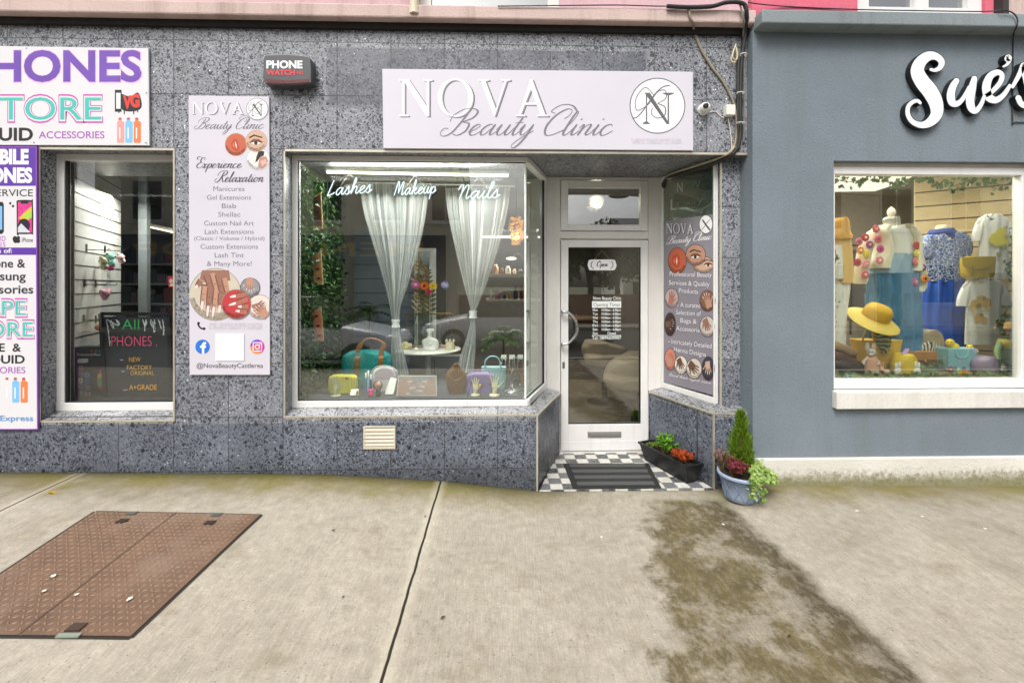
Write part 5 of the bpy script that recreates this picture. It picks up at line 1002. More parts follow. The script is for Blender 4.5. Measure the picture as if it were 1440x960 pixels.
# ---- wooden strips hung on it
tan = M('#c09a6a', .6, var=.15, name='strip_wood'); pinkp = M('#c9785c', .6, var=.15, scale=40); dkb = M('#3a2418', .6)
def strip(label, cx, y0, y1, tilt, pic):
    t = thing('picture_strip', label, 'picture strip', at(cx, y1, .42), 'picture strips hung on the leaf wall'); pl = PY(.42); w = 6.5
    b = MB(tan); b.poly(pl, [(cx-w+tilt*0, y0+9), (cx+w, y0), (cx+w+tilt, y1), (cx-w+tilt, y1-3)], -.006, .006); b.build('board', t)
    b = MB(pic); b.poly(pl, [(cx-w+1.3, y0+10), (cx+w-1.3, y0+2.5), (cx+w-1.3+tilt, y1-2), (cx-w+1.3+tilt, y1-5)], .0008)
    for k in range(3): yy = y0+14+(y1-y0-22)*k/2; b.use(dkb).poly(pl, [(cx-3.5+tilt*k/2, yy), (cx+tilt*k/2, yy-2.4), (cx+3.8+tilt*k/2, yy-.5), (cx+tilt*k/2, yy+1.6)], .0012)
    b.build('printed_picture', t)
strip('topmost picture strip on the leaf wall, brown', 445, 270, 322, 2.5, M('#5f3a26', .6, var=.2, scale=40)); strip('middle picture strip on the leaf wall, dark dotted', 445, 352, 400, 3, M('#a8764e', .6, var=.2, scale=40)); strip('lowest picture strip on the leaf wall, reddish and tilted', 445, 431, 480, 4, pinkp)
# ---- strip light
SL = thing('strip_light', 'long white strip light across the top of the salon window', 'strip light', at(586, 240, .62)); pY = .62
a, c_ = at(459, 240.5, pY), at(716, 245.5, pY-.06)
MB(M('#dcdad2', .5)).bar(a+Vector((0, 0, .012)), c_+Vector((0, 0, .012)), .05, .03).build('housing', SL)
MB(EMIT('#fff3d8', 6.0, 'warm_tube')).tube([a+Vector((.01, -.01, -.014)), c_+Vector((-.01, -.01, -.014))], .012, 8).build('tube', SL)
lamp('strip_glow', (a+c_)/2+Vector((0, 0, -.05)), 46, 1.6, (1, .98, .94), SL, .06, rot=(R(-28), 0, 0))
# ---- neon words
def neon(word, label, x0, x1, yb, xh, Y=.3, dy=0.0, w=.0042):
    t = thing('neon_word', label, 'neon sign', at((x0+x1)/2, yb, Y), 'white neon words hung in the salon window'); st, W = strokes(word, .22); k = (x1-x0)/W
    tb = MB(EMIT('#eef6ff', 1.7, 'neon_white')); ac = MB(GLASS('acrylic', '#e6eeec', .02, 1.0)); pl = PY(Y+.012)
    for q in st:
        p = [(x0+x*k, yb-y*xh+dy*x/W) for x, y in q]; s_ = cat(p, 5); tb.tube([at(x, y, Y) for x, y in s_], w, 6); ac.ribbon(pl, p, 9, 9)
    tb.build('neon_tube', t); ac.build('acrylic_backing', t)
    b = MB(M('#e8e6df', .5))
    for u in (.3, .72): xx = x0+(x1-x0)*u; b.tube([at(xx, yb-xh*1.4, Y), at(x0+(x1-x0)*.5, yb-xh*3.1, Y+.18)], .0015, 4)
    b.build('hanging_cord', t)
neon('Lashes', 'left neon word in the salon window, reading Lashes', 460, 523, 275.5, 10.2, dy=-5); neon('Makeup', 'middle neon word in the salon window, reading Makeup', 554, 613, 275, 9.2, dy=-4); neon('Nails', 'right neon word in the salon window, reading Nails', 643, 703, 280, 10.5, dy=-2)
# ---- curtains
cu = NT('sheer_curtain'); d = cu.n('BsdfDiffuse', None, {0: S('#e4e6e6')}).outputs[0]; tl = cu.n('BsdfTranslucent', None, {0: S('#e4e6e6')}).outputs[0]; tp = cu.n('BsdfTransparent', None, {0: (1, 1, 1, 1)}).outputs[0]
cu_c = cu.n('VectorMath', {'operation': 'DOT_PRODUCT'}, {0: cu.n('NewGeometry').outputs['Normal'], 1: cu.n('NewGeometry').outputs['Incoming']}).outputs['Value']
M_CUR = cu.done(cu.n('MixShader', None, {0: cu.rng(cu.math('ABSOLUTE', cu_c), .2, 1.0, .0, .55), 1: cu.n('MixShader', None, {0: .45, 1: d, 2: tl}).outputs[0], 2: tp}).outputs[0])
def curtain(label, rws, tie, ph):
    t = thing('sheer_curtain', label, 'curtain', at(tie[0], 536, .8), 'tied sheer curtains in the salon window'); R2 = cat(rws, 6); n = 96; vs = []; rr = random.Random(ph)
    off = [rr.uniform(-.6, .6) for _ in range(12)]
    for i, (py, l, r) in enumerate(R2):
        for k in range(n+1):
            u = k/n; uu = u + .055*math.sin(u*7+off[0]*3) + .03*math.sin(u*17+off[1]*4+py*.006); wv = .9*math.sin(2*PI*6.2*uu+off[2]) + .55*math.sin(2*PI*11*uu+off[3]+py*.014) + .3*math.sin(2*PI*19*uu+off[5]*5-py*.02); edge = 1-abs(2*u-1)**6
            vs.append(at(l+(r-l)*u, py+2.0*math.sin(uu*9+off[4])*(i > len(R2)-8), .8+.022*wv*edge*min(1, (r-l)/40+.3)))
    b = MB(M_CUR); b.add(vs, [(i*(n+1)+k, i*(n+1)+k+1, (i+1)*(n+1)+k+1, (i+1)*(n+1)+k) for i in range(len(R2)-1) for k in range(n)], True); b.build('cloth', t)
    b = MB(M('#dfe1e1', .7)); b.rows([(tie[1]-5, tie[0]-6, tie[0]+6), (tie[1], tie[0]-5, tie[0]+5), (tie[1]+5, tie[0]-6, tie[0]+6)], .8, .05, 16, 3); b.build('tie_band', t)
curtain('left sheer white curtain, tied above the yellow bag', [(258, 506, 603), (300, 512, 599), (345, 525, 590), (400, 541, 574), (430, 548, 564), (452, 551, 562), (470, 551, 563), (500, 550, 569), (534, 549, 577)], (556.5, 455), 3)
curtain('right sheer white curtain, tied beside the dried flowers', [(264, 626, 718), (300, 630, 713), (345, 639, 702), (400, 652, 684), (425, 659, 674), (442, 662, 668), (465, 659, 669), (500, 648, 668), (526, 642, 665)], (665.2, 442), 8)
b = MB(M('#d8d6d0', .4)); b.tube([at(500, 257, .82), at(724, 262, .82)], .009, 8); tag(b.build('curtain_rail'), 'thin white rail carrying the sheer curtains', 'curtain rail')
# ---- furniture behind the curtains
b = MB(M('#737b85', .7, var=.05, name='grey_blue_board'))
pr = thing('partition_screen', 'blue grey boarded partition behind the leafy plant in the salon window', 'partition', at(520, 560, 1.75))
b.box(X(455, 1.75), X(586, 1.75), 1.75, 1.78, zF, 2.35); b.build('board', pr); b = MB(M('#3f454d', .8))
for z in (1.05, 1.22, 1.39, 1.56, 1.73, 1.9, 2.07, 2.24): b.box(X(455, 1.75), X(586, 1.75), 1.747, 1.7499, z, z+.008)
b.build('groove', pr)
mi = thing('standing_mirror', 'tall mirror with a wide white frame behind the flower vases', 'mirror', at(598, 560, 1.7)); x0, x1 = X(588, 1.7), X(613, 1.7)
b = MB(M('#d8d8d4', .4)); b.box(x1-.075, x1, 1.68, 1.72, zF, Z(600, 349, 1.7)).box(x0, x1-.075, 1.681, 1.719, Z(600, 354, 1.7), Z(600, 349, 1.7)).box(x0-.04, x0, 1.681, 1.719, zF, Z(600, 349, 1.7)); b.build('frame', mi, bevel=.004); MB(M('#9aa0a2', .12, .6)).box(x0, x1-.075, 1.69, 1.70, zF, Z(600, 354, 1.7)).build('glass', mi)
ca = thing('grey_cabinet', 'low pale grey cabinet under the round table', 'cabinet', at(610, 560, 1.5)); b = MB(M('#a9adae', .5)); b.box(X(576, 1.5), X(648, 1.5), 1.5, 1.66, zF, Z(610, 501, 1.5)); b.build('body', ca, bevel=.006); b = MB(M('#6e7375', .5)); b.box(X(611, 1.5)-.004, X(611, 1.5)+.004, 1.497, 1.4999, zF+.05, Z(610, 505, 1.5)); b.build('door_gap', ca)
YTb = 1.3; tb = thing('round_table', 'small round white table holding vases and a white bust', 'table', at(602, row(zF, YTb), YTb)); p = at(602, 490, YTb); rr_ = X(648, YTb)-p.x
MB(M('#e6e4de', .35)).lathe([(rr_*.98, -.022), (rr_, -.016), (rr_, -.006), (rr_*.98, 0), (.001, 0)], p, 40).build('table_top', tb); MB(M('#c9c8c4', .4)).lathe([(.2, zF-p.z), (.2, zF-p.z+.02), (.03, zF-p.z+.05), (.03, -.022)], p, 20).build('leg', tb)
zTb = p.z; gold = M('#9c7a43', .35, .85, .1, name='brass'); clr = GLASS('clear_glass', '#dfe8e4', .06, 2.0)
rk = thing('vase_rack', 'brass rack of five slim glass tube vases on the round table', 'vase rack', at(607, 490, YTb+.06)); Yr = YTb+.06
b = MB(gold); b.tube([at(571, row(zTb, Yr)-1, Yr), at(571, 442.5, Yr), at(633, 440.5, Yr)], .009, 6); b.tube(cat([tuple(at(x, y, Yr)) for x, y in ((633, 440.5), (637.5, 443), (638.5, 452), (638, row(zTb, Yr)-1))], 4), .006, 6); b.tube([at(571, row(zTb, Yr)-1, Yr), at(638, row(zTb, Yr)-1, Yr)], .006, 6); b.build('frame', rk)
for x in (584, 594.5, 606.5, 618.5, 629.5):
    c = at(x, 445, Yr); b = MB(clr); L = c.z-zTb-.02; b.lathe([(.009, 0), (.008, -.05), (.02, -.09), (.021, -L+.02), (.012, -L), (.001, -L)], c, 12); b.build('tube_vase', rk)
def gerbera(label, px, py, col, heart, r, vx, Y=YTb+.02):
    t = thing('gerbera', label, 'flower', at(px, py+6, Y), 'bright gerberas in the tube vases'); c = at(px, py, Y); mb = MB(LEAF(col, col, None, .2)); rg = random.Random(int(px))
    for ring_, rr, nn_ in ((0, r, 18), (1, r*.72, 14)):
        for k in range(nn_):
            a = 2*PI*k/nn_+ring_*.2+rg.uniform(-.06, .06); d = Vector((math.cos(a), -.28-.2*ring_, math.sin(a)*.8)); mb.leaf(c+d*.004-Vector((0, .004*ring_, 0)), d, (0, -1, .3), rr*rg.uniform(.9, 1.05), rr*.3, .15)
    mb.build('petals', t); MB(M(heart, .8)).ell(c+Vector((0, -.012, .002)), r*.3, .008, r*.27, 12, 8).build('heart', t); MB(M('#4f7a36', .6)).tube(cat([tuple(c+Vector((0, .005, 0))), tuple(at((px+vx)/2+1, py+22, Y+.03)), tuple(at(vx, 452, Yr))], 4), .003, 5).build('stem', t)
gerbera('pink gerbera, leftmost of the bright flowers', 584.5, 400.5, '#d96fb4', '#f2c6d8', .052, 584); gerbera('orange gerbera, biggest of the bright flowers', 597, 402, '#f07f24', '#4a2a14', .056, 594.5); gerbera('yellow gerbera, right of the orange one', 609, 402, '#f0d02c', '#c9a31e', .048, 606.5); gerbera('small magenta gerbera, under the yellow one', 603, 410, '#e03a6e', '#a01f47', .036, 594.5); gerbera('lilac gerbera, rightmost and apart from the others', 625.5, 400.5, '#b3b0e6', '#e4e0c0', .046, 618.5)
df = thing('dried_stems', 'bronze coloured leaf and bud stems rising behind the gerberas', 'dried flowers', at(590, 445, Yr)); b = MB(M('#8a7a5a', .4, .5, .2, name='bronze_leaf')); st_ = MB(M('#5d5138', .6))
for (x0, y0, x1, y1) in ((584, 452, 590, 372), (595, 452, 586, 395), (606, 452, 598, 384)):
    P_ = cat([tuple(at(x0, y0, Yr)), tuple(at((x0+x1)/2+3, (y0+y1)/2, Yr+.02)), tuple(at(x1, y1, Yr))], 6); st_.tube(P_, .0035, 5)
    for i in range(3, len(P_)): 
        for s_ in (-1, 1): b.leaf(P_[i], (s_*.8, -.4+rnd.gauss(0, .2), .5), (0, -1, .3), .085, .042, .2)
    b.leaf(P_[-1], (.1, -.2, 1), (0, -1, 0), .1, .05, .1)
b.build('leaves', df); st_.build('stem', df)
# white bust, ornaments on the table
wb = thing('white_bust', 'white jewellery bust without arms on the round table', 'display bust', at(605, 492, YTb-.12)); b = MB(M('#ecebe8', .4)); Yb = YTb-.12
b.rows([(491.5, 595, 616), (486, 594, 617), (480, 593, 616.5), (477, 595.5, 614), (474.5, 600.5, 608.5), (470, 601.5, 607.5), (467, 601, 608), (464, 599.5, 611), (462.3, 601.5, 609)], Yb, .045, 20, 4); b.build('figure', wb); b = MB(M('#b9b5ad', .4)); b.tube([at(x, y, Yb-.048) for x, y in ((599, 479), (602, 484), (605, 486), (608, 484), (611.5, 479))], .002, 5); b.build('necklace', wb)
def orn(name, label, cat_, pts, Y, col, d): 
    b = MB(M(col, .5, var=.1, scale=60))
    for (px, py, rx, ry) in pts: b.ell(at(px, py, Y), rx*(Y+3.54)/F, d, ry*(Y+3.54)/F, 12, 8, lump=.25)
    tag(b.build(name), label, cat_)
orn('rose_cluster', 'cream artificial roses lying on the left of the round table', 'roses', [(565, 486, 4, 3.5), (570, 484, 4.5, 4), (575.5, 486, 4, 3.5), (571, 488, 5, 3)], YTb-.05, '#e6d9a8', .03); orn('candle_cup', 'tiny white candle cup at the front of the round table', 'candle cup', [(585, 491, 2.8, 2.6)], YTb-.16, '#eeeeea', .02)
b = MB(M('#e3d6b8', .5)); b.rows([(491, 626, 640), (485, 626.5, 639.5), (481, 628, 638)], YTb-.08, .04, 18, 3); [b.ell(at(x, 479.5, YTb-.08-.02), .014, .014, .022, 8, 6) for x in (628, 633, 638)]; tag(b.build('crown_ornament'), 'cream crown shaped ornament right of the white bust', 'ornament')
# ---- bags
def bag_teal():
    t = thing('duffel_bag', 'large teal duffel bag with brown patterned straps', 'bag', base(516, .75, zPL)); Y = .76; bs = row(zPL, .75)
    b = MB(M('#1d8584', .5, var=.12, bump=.15, bscale=25)); b.rows([(bs, 484, 549), (530, 481.5, 551), (510, 482, 550.5), (499, 484.5, 548), (494.5, 491, 540), (493.6, 500, 530)], Y, .12, 36, 5, sq=.6); b.build('body', t)
    for (x, lean) in ((501, -1), (534.5, 1)):
        b = MB(M('#8f5f2e', .6, var=.35, scale=90)); pts = [(x-2, bs-1), (x, 520), (x+1.5, 500), (x+3, 490), (x+7, 483)]; 
        P_ = [at(px, py, Y-.125-.004*(1 if py > 500 else -3)) for px, py in cat(pts, 4)]
        for u, v in zip(P_, P_[1:]): b.bar(u, v+(v-u)*.05, .043, .004, up=(0, -1, 0))
        b.build('strap', t)
    b = MB(M('#8f5f2e', .6, var=.35, scale=90)); b.tube([at(x, y, Y-.09) for x, y in cat([(508, 483), (514, 477), (523, 476), (532, 478), (541, 483)], 5)], .009, 8); b.build('handle', t)
bag_teal()
def bag_yellow():
    t = thing('ribbed_handbag', 'small yellow ribbed handbag in front of the leaf wall', 'bag', base(482, .45, zPL)); Y = .47; bs = row(zPL, .45)
    b = MB(M('#c8bf4a', .45, var=.06)); b.rows([(bs, 464, 501.5), (545, 462.5, 502.5), (534, 463, 502), (529, 464, 501), (527.4, 467, 498)], Y, .055, 64, 4, sq=.55); b.build('body', t)
    b = MB(M('#b3aa3c', .5)); 
    for k in range(9): x = 466.5+k*4; b.tube([at(x, 548, Y-.053), at(x, 533, Y-.0545), at(x, 529.5, Y-.05)], .004, 6)
    b.build('rib', t); MB(gold).box(at(480, 530, 0).x*1.09, at(480, 530, 0).x*1.09+.03, Y-.064, Y-.05, Z(482, 531, Y), Z(482, 528.5, Y)).build('clasp', t)
    b = MB(gold); b.tube([at(x, y, Y) for x, y in cat([(502, 531), (507, 533), (509.5, 540), (506, 549)], 5)], .004, 6); b.build('chain', t)
bag_yellow()
def bag_purple():
    t = thing('purple_handbag', 'soft purple handbag with a gold clasp between the two hand stands', 'bag', base(675, .42, zPL)); Y = .45; bs = row(zPL, .42); m_ = M('#8f7cae', .45, var=.05)
    b = MB(m_); b.rows([(bs, 656.5, 692), (546, 654.5, 694), (533, 655.5, 694), (527, 657, 693), (524.4, 661, 689)], Y, .06, 32, 4, sq=.55); b.build('body', t)
    b = MB(M('#7d6a9c', .45)); pl = PY(Y-.063); b.poly(pl, cat([(655.5, 528), (694, 528), (692, 537), (680, 543), (675, 544.5), (669, 543), (658, 537), (655.5, 528)], 3)[:-1], 0, .004); b.build('flap', t, bevel=.002); b = MB(M('#c79a35', .3, .8)); b.lathe([(.001, .012), (.016, .01), (.018, 0)], at(674.5, 542.5, Y-.067), 16, (0, -1, 0)); b.build('clasp', t)
    b = MB(m_); b.tube([at(x, y, Y+.01) for x, y in cat([(660, 526), (664, 521.5), (675, 520.5), (686, 521.5), (691, 526)], 5)], .006, 6); b.build('handle', t)
bag_purple()
def bag_blue():
    t = thing('blue_tote_bag', 'pale turquoise tote bag with a hooped handle', 'bag', base(695, .6, zPL)); Y = .62; bs = row(zPL, .6); m_ = M('#8fb8bf', .5, var=.05, bump=.2, bscale=40)
    b = MB(m_); b.rows([(bs, 680, 710), (535, 678, 711.5), (520, 677, 712), (515.5, 677, 712)], Y, .055, 32, 4, sq=.5); b.build('body', t); b = MB(m_); b.tube([at(x, y, Y-.05) for x, y in cat([(682, 517), (682.5, 508), (687, 502.5), (693, 501), (699, 502.5), (703, 508), (704, 517)], 5)], .008, 8); b.build('handle', t)
bag_blue()
# ---- cosmetics in front of the teal bag
def small(name, label, cat_, fn, grp=None): b = MB(); fn(b); o = b.build(name); tag(o, label, cat_, grp)
bs = row(zPL, .42)
t = thing('makeup_case', 'open white make-up case with a curved lid beside the cosmetic tubes', 'make-up case', base(541, .5, zPL)); Y = .52
b = MB(M('#dcd8da', .4)); b.rows([(bs-1, 524, 557), (534, 523, 557.5), (524, 524, 557), (518, 528, 554), (516, 534, 548)], Y, .03, 28, 4, sq=.7); b.build('lid', t); b = MB(M('#b9a9b4', .3)); b.poly(PY(Y-.034), cat([(527, 533), (527, 525), (532, 520), (541, 518.5), (550, 520), (554, 526), (554, 533), (527, 533)], 3)[:-1]); b.build('lid_mirror', t); b = MB(M('#cfcacc', .4)); b.tube([at(x, y, Y-.01) for x, y in cat([(522, 524), (528, 516.5), (541, 514), (553, 517), (559, 524)], 5)], .005, 6); b.build('rim', t)
t = thing('powder_compact', 'round dark powder compact with a mirror in front of the make-up case', 'compact', at(531, bs-1, .40)); MB(M('#3a2b28', .3)).lathe([(.001, .008), (.04, .008), (.042, 0), (.001, 0)], at(531.5, 541.5, .41), 24, (0, -1, .25)).build('case', t); MB(M('#b48a78', .3)).lathe([(.001, .002), (.032, .002), (.032, 0)], at(531.5, 541.5, .399), 20, (0, -1, .25)).build('powder', t)
for i, (x, top, c, lb) in enumerate(((514.5, 524, '#3d6d96', 'blue cosmetic tube, leftmost of the three beside the make-up case'), (518, 521, '#7fa7c4', 'pale blue cosmetic tube in the middle of the three'), (521.5, 526, '#2f3f5c', 'navy cosmetic tube, rightmost of the three'))):
    t = thing('cosmetic_tube', lb, 'cosmetic tube', base(x, .44, zPL), 'cosmetic tubes'); c0 = base(x, .44, zPL); hh = (row(zPL, .44)-top)*3.98/F; MB(M(c, .35)).lathe([(.009, 0), (.009, hh*.7), (.006, hh*.72)], c0, 12).build('body', t); MB(M('#d9d9d9', .3)).lathe([(.0075, hh*.72), (.0075, hh), (.001, hh)], c0, 12).build('cap', t)
for (x, c, lb) in ((521.5, '#d3357f', 'small pink jar beside the dark one'), (532, '#22211f', 'small black jar right of the pink one')):
    t = thing('cosmetic_jar', lb, 'jar', base(x, .3, zPL), 'small cosmetic jars'); c0 = base(x, .3, zPL); MB(M(c, .3)).lathe([(.02, 0), (.022, .004), (.022, .03), (.018, .034)], c0, 16).build('body', t); MB(M(c, .25)).lathe([(.021, .035), (.021, .056), (.018, .06), (.001, .06)], c0, 16).build('lid', t)
def fold(b):
    p = base(549, .34, zPL); b.use(M('#dedcd8', .5)); A = [at(541, bs+2, .34), at(553, bs+2, .34), at(558, 533, .40), at(549, 531, .40)]; B = [at(545, bs, .46), at(556, bs, .46)]
    b.prism(A, (0, .003, .001)); b.prism([A[3]+Vector((0, .004, .001)), A[2]+Vector((0, .004, .001)), B[1], B[0]], (0, .003, .001))
small('folded_leaflet', 'white folded leaflet leaning beside the nail picture', 'leaflet', fold)
def fold2(b): b.use(M('#e2dccf', .5)).prism([at(492, 555.5, .3), at(504, 555.5, .3), at(504.5, 547, .34), at(494, 547, .34)], (0, .003, 0)).use(M('#6b4a3a', .5)).prism([at(500, 555, .298), at(503.6, 555, .298), at(504, 548, .335), at(501, 548.5, .334)], (0, .001, 0))
small('price_card', 'small folded price card under the yellow handbag', 'card', fold2)
t = thing('nail_picture', 'framed picture of pink painted nails standing in the salon window', 'picture', base(586, .26, zPL)); Yp = .27; pl = PY(Yp); MB(M('#d9d4cf', .4)).poly(pl, [(557.5, 556.5), (614.5, 556.5), (614, 528), (559.5, 528)], -.008, .008).build('board', t, bevel=.001)
b = MB(M('#b3a3a4', .5, var=.2, scale=25)); b.poly(pl, [(559, 555.3), (613, 555.3), (612.6, 529.2), (561, 529.2)], .0004)
b.use(M('#a9aaae', .5, var=.15, scale=30)).poly(pl, [(580, 529.5), (612, 529.5), (612, 543), (598, 540), (588, 536)], .0006)
for (a0, b0, a1, b1) in ((612, 546, 592, 543), (612, 552, 588, 549), (560, 540, 578, 536), (560, 547, 582, 545), (560, 553, 575, 553), (611, 538, 596, 536)): b.finger(pl, a0, b0, a1, b1, 6.5, M('#c4a096', .5, var=.05), M('#dccaca', .3), .001)
b.build('printed_picture', t)
# ---- necklace bust, hands, stand
t = thing('necklace_bust', 'brown leather necklace bust with a gold chain', 'display bust', base(641, .38, zPL)); Y = .4; bz = row(zPL, .38)
MB(M('#6e4e33', .4, var=.08)).rows([(bz, 631, 653), (bz-6, 630, 654), (545, 628.5, 655), (530, 626.6, 656), (523, 629, 653.5), (517, 634.5, 648), (512.5, 637.5, 645), (511, 639, 643.5)], Y, .045, 28, 5).build('form', t)
b = MB(M('#d9a44a', .3, .85)); b.tube([at(x, y, Y-.05) for x, y in cat([(630, 525), (634, 531), (641, 534.5), (648, 531), (652.5, 525)], 6)], .0035, 6); b.build('necklace', t); b = MB(M('#e0b868', .3, .85)); [b.tube([at(x, 516.5, Y-.04), at(x, 520, Y-.046), at(x+.2, 525, Y-.05)], .0022, 5) for x in (638, 644.5)]; b.build('earring', t)
def hand_stand(label, px, Y, h_px, col, spread=1.0):
    bz = row(zPL, Y); k = (Y+3.54)/F; t = thing('hand_stand', label, 'hand display', base(px, Y, zPL), 'hand shaped jewellery stands'); H = h_px*k; c = base(px, Y, zPL)
    me = bpy.data.meshes.new('hand'); V = [(0, 0, .0), (0, 0, H*.22), (0, 0, H*.42)]; E = [(0, 1), (1, 2)]; Rr = [H*.13, H*.10, H*.15]
    for i, (fx, L, tx) in enumerate(((-.13, .36, -.2), (-.045, .45, -.06), (.045, .43, .07), (.13, .33, .2))):
        n0 = len(V); V += [(fx*H*.9, 0, H*.54), (fx*H*1.1, -H*.02, H*(.54+L*.45)), (tx*H*spread, -H*.05, H*(.54+L))]; E += [(2, n0), (n0, n0+1), (n0+1, n0+2)]; Rr += [H*.058, H*.05, H*.036]
    n0 = len(V); V += [(H*.17, -H*.04, H*.36), (H*.27*spread, -H*.1, H*.48), (H*.32*spread, -H*.13, H*.62)]; E += [(1, n0), (n0, n0+1), (n0+1, n0+2)]; Rr += [H*.06, H*.05, H*.04]
    me.from_pydata(V, E, []); me.update(); o = bpy.data.objects.new('hand', me); C.objects.link(o); sk = o.modifiers.new('skin', 'SKIN'); sk.use_smooth_shade = True
    for i, r_ in enumerate(Rr): me.skin_vertices[0].data[i].radius = (r_, r_*.7)
    me.skin_vertices[0].data[0].use_root = True; su = o.modifiers.new('smooth', 'SUBSURF'); su.levels = su.render_levels = 2; bpy.context.view_layer.update()
    m2 = bpy.data.meshes.new_from_object(o.evaluated_get(bpy.context.evaluated_depsgraph_get())); o.modifiers.clear(); o.data = m2; m2.materials.append(M(col, .35, var=.05)); [setattr(pg_, 'use_smooth', True) for pg_ in m2.polygons]
    o.parent = t; o.location = (0, 0, H*.06); MB(M(col, .4)).lathe([(H*.26, 0), (H*.26, H*.05), (H*.12, H*.09), (.001, H*.09)], c, 20).build('foot', t)
hand_stand('cream hand stand in front of the purple bag, left of the other cream one', 668.5, .33, 24, '#d9d2ac'); hand_stand('cream hand stand right of the purple bag, with spread fingers', 695.5, .32, 29, '#dad3b2', 1.15); hand_stand('clear glassy hand stand in front of the yellow handbag', 472.5, .3, 26, '#a9ab8e')
t = thing('necklace_stand', 'necklace stand with white tags and hanging chains at the right end of the window', 'necklace stand', base(719, .47, zPL)); Y = .47; bz = row(zPL, Y); b = MB(M('#b9bcc0', .3, .9)); b.tube([at(704, 502.5, Y), at(737, 502.5, Y)], .004, 6)
for x in (720.5,): b.tube([at(x, bz-1, Y), at(x, 502.5, Y)], .004, 6)
b.lathe([(.07, 0), (.07, .006), (.001, .008)], base(720.5, Y, zPL), 24); b.build('frame', t); b = MB(M('#eceae6', .5)); [b.box(at(x, 500, Y).x-.024, at(x, 500, Y).x+.024, Y-.008, Y-.004, Z(x, 504.5, Y), Z(x, 498.5, Y)) for x in (708.5, 720, 731.5)]; b.build('tag', t); b = MB(M('#cfcbc0', .25, .9))
for x, w_, y1 in ((708.5, 3.2, 536), (720, 4, 522), (720, 4.2, 543), (731.5, 4.2, 540)):
    P_ = [at(px, py, Y-.012) for px, py in cat([(x-w_*.5, 503), (x-w_, (503+y1)/2), (x, y1), (x+w_, (503+y1)/2), (x+w_*.5, 503)], 7)]; [b.ell(q, .0045, .0045, .0045, 6, 4) for q in P_]; b.ell(P_[len(P_)//2]-Vector((0, 0, .012)), .011, .006, .014, 8, 6)
b.build('chain', t)
t = thing('wire_earring_stand', 'small triangular wire earring stand at the foot of the necklaces', 'earring stand', base(719, .3, zPL)); b = MB(M('#b9bcc0', .3, .9)); Q = [at(x, y, .3) for x, y in ((711, 555), (719, 541), (728, 555), (711, 555))]; b.tube(Q, .003, 5); b.tube([at(719, 541, .3), at(719, 535, .3)], .003, 5); b.build('wire', t)
# ---- plants inside
def fern(name, label, px, py, Y, n, L, z0, a, b_, seed):
    rg = random.Random(seed); t = thing(name, label, 'plant', at(px, row(z0, Y), Y)); c = at(px, py, Y); lf = MB(LEAF(a, b_)); st = MB(M('#4d4a2a', .7)); st.tube([(c.x, c.y, z0), tuple(c)], .012, 6)
    for i in range(n):
        an = rg.uniform(0, 2*PI); el = rg.uniform(.1, 1.1); d = Vector((math.cos(an)*math.cos(el), math.sin(an)*math.cos(el), math.sin(el))); l_ = L*rg.uniform(.7, 1.1); pts = []
        for j in range(9): s_ = j/8; pts.append(c + d*l_*s_ - Vector((0, 0, l_*.55*s_*s_)))
        st.tube(pts, .003, 4)
        for j in range(1, 9):
            dd = (pts[j]-pts[j-1]).normalized(); sd = dd.cross(Vector((0, 0, 1))).normalized()
            for q in (-1, 1): lf.leaf(pts[j], dd*.5+sd*q, (0, 0, 1), L*.34*(1-.5*j/8), .032, .3)
    lf.build('foliage', t); st.build('stems', t); MB(M('#3a3633', .6)).lathe([(.1, 0), (.14, .22), (.12, .22), (.11, .19), (.001, .19)], (c.x, c.y, z0), 20).build('pot', t)
fern('fern_palm', 'green fern palm in the salon right of the right curtain', 708, 474, 1.5, 22, .34, zF, '#2e5a1f', '#6b9a3a', 5); fern('leafy_house_plant', 'dark leafy plant before the blue grey partition', 520, 440, 1.35, 20, .33, zF, '#1f3518', '#47612f', 6)
# ---- amber pendant and rear fittings
t = thing('amber_pendant', 'amber glass cluster pendant lamp glowing behind the right curtain', 'pendant lamp', at(727, 352, 1.2)); b = MB(EMIT('#e8a24a', 1.0, 'amber_glow')); b2 = MB(M('#c9924a', .2, name='amber_glass')); Y = 1.2; rg = random.Random(4)
for i in range(46):
    an = rg.uniform(0, 6.3); ph = rg.uniform(-1, 1); yy = 324+ph*20; rad = 8.5*math.sqrt(max(.1, 1-abs(ph)**3)); b_ = b if i % 3 == 0 else b2; p = at(726+rad*math.cos(an), yy, Y); p.y += rad*.0076*math.sin(an); b_.ell(p, .024, .024, .022, 8, 6)
b.build('lit_bulb', t); b2.build('glass_cluster', t); MB(M('#2a2622', .6)).tube([at(726, 303, Y), (at(726, 303, Y).x, Y, 3.0)], .003, 5).build('cord', t); lamp('amber_light', at(726, 330, Y-.1), 2.5, .08, (1, .7, .35), t, kind='POINT')
t = thing('ceiling_light', 'long fluorescent light on the salon ceiling behind the right curtain', 'ceiling light', (.2, 5.0, 2.6)); MB(M('#d9d7d0', .5)).box(-.36, .8, 4.96, 5.04, 2.62, 2.68).build('housing', t); MB(EMIT('#fff2d6', 4.0, 'salon_tube')).tube([(-.34, 5.0, 2.60), (.78, 5.0, 2.60)], .02, 8).build('tube', t); lamp('salon_fill', (.3, 3.6, 2.55), 70, 1.2, (1, .92, .8), t, .3)  # fill lamp stands well forward of the tube, to brighten the chairs
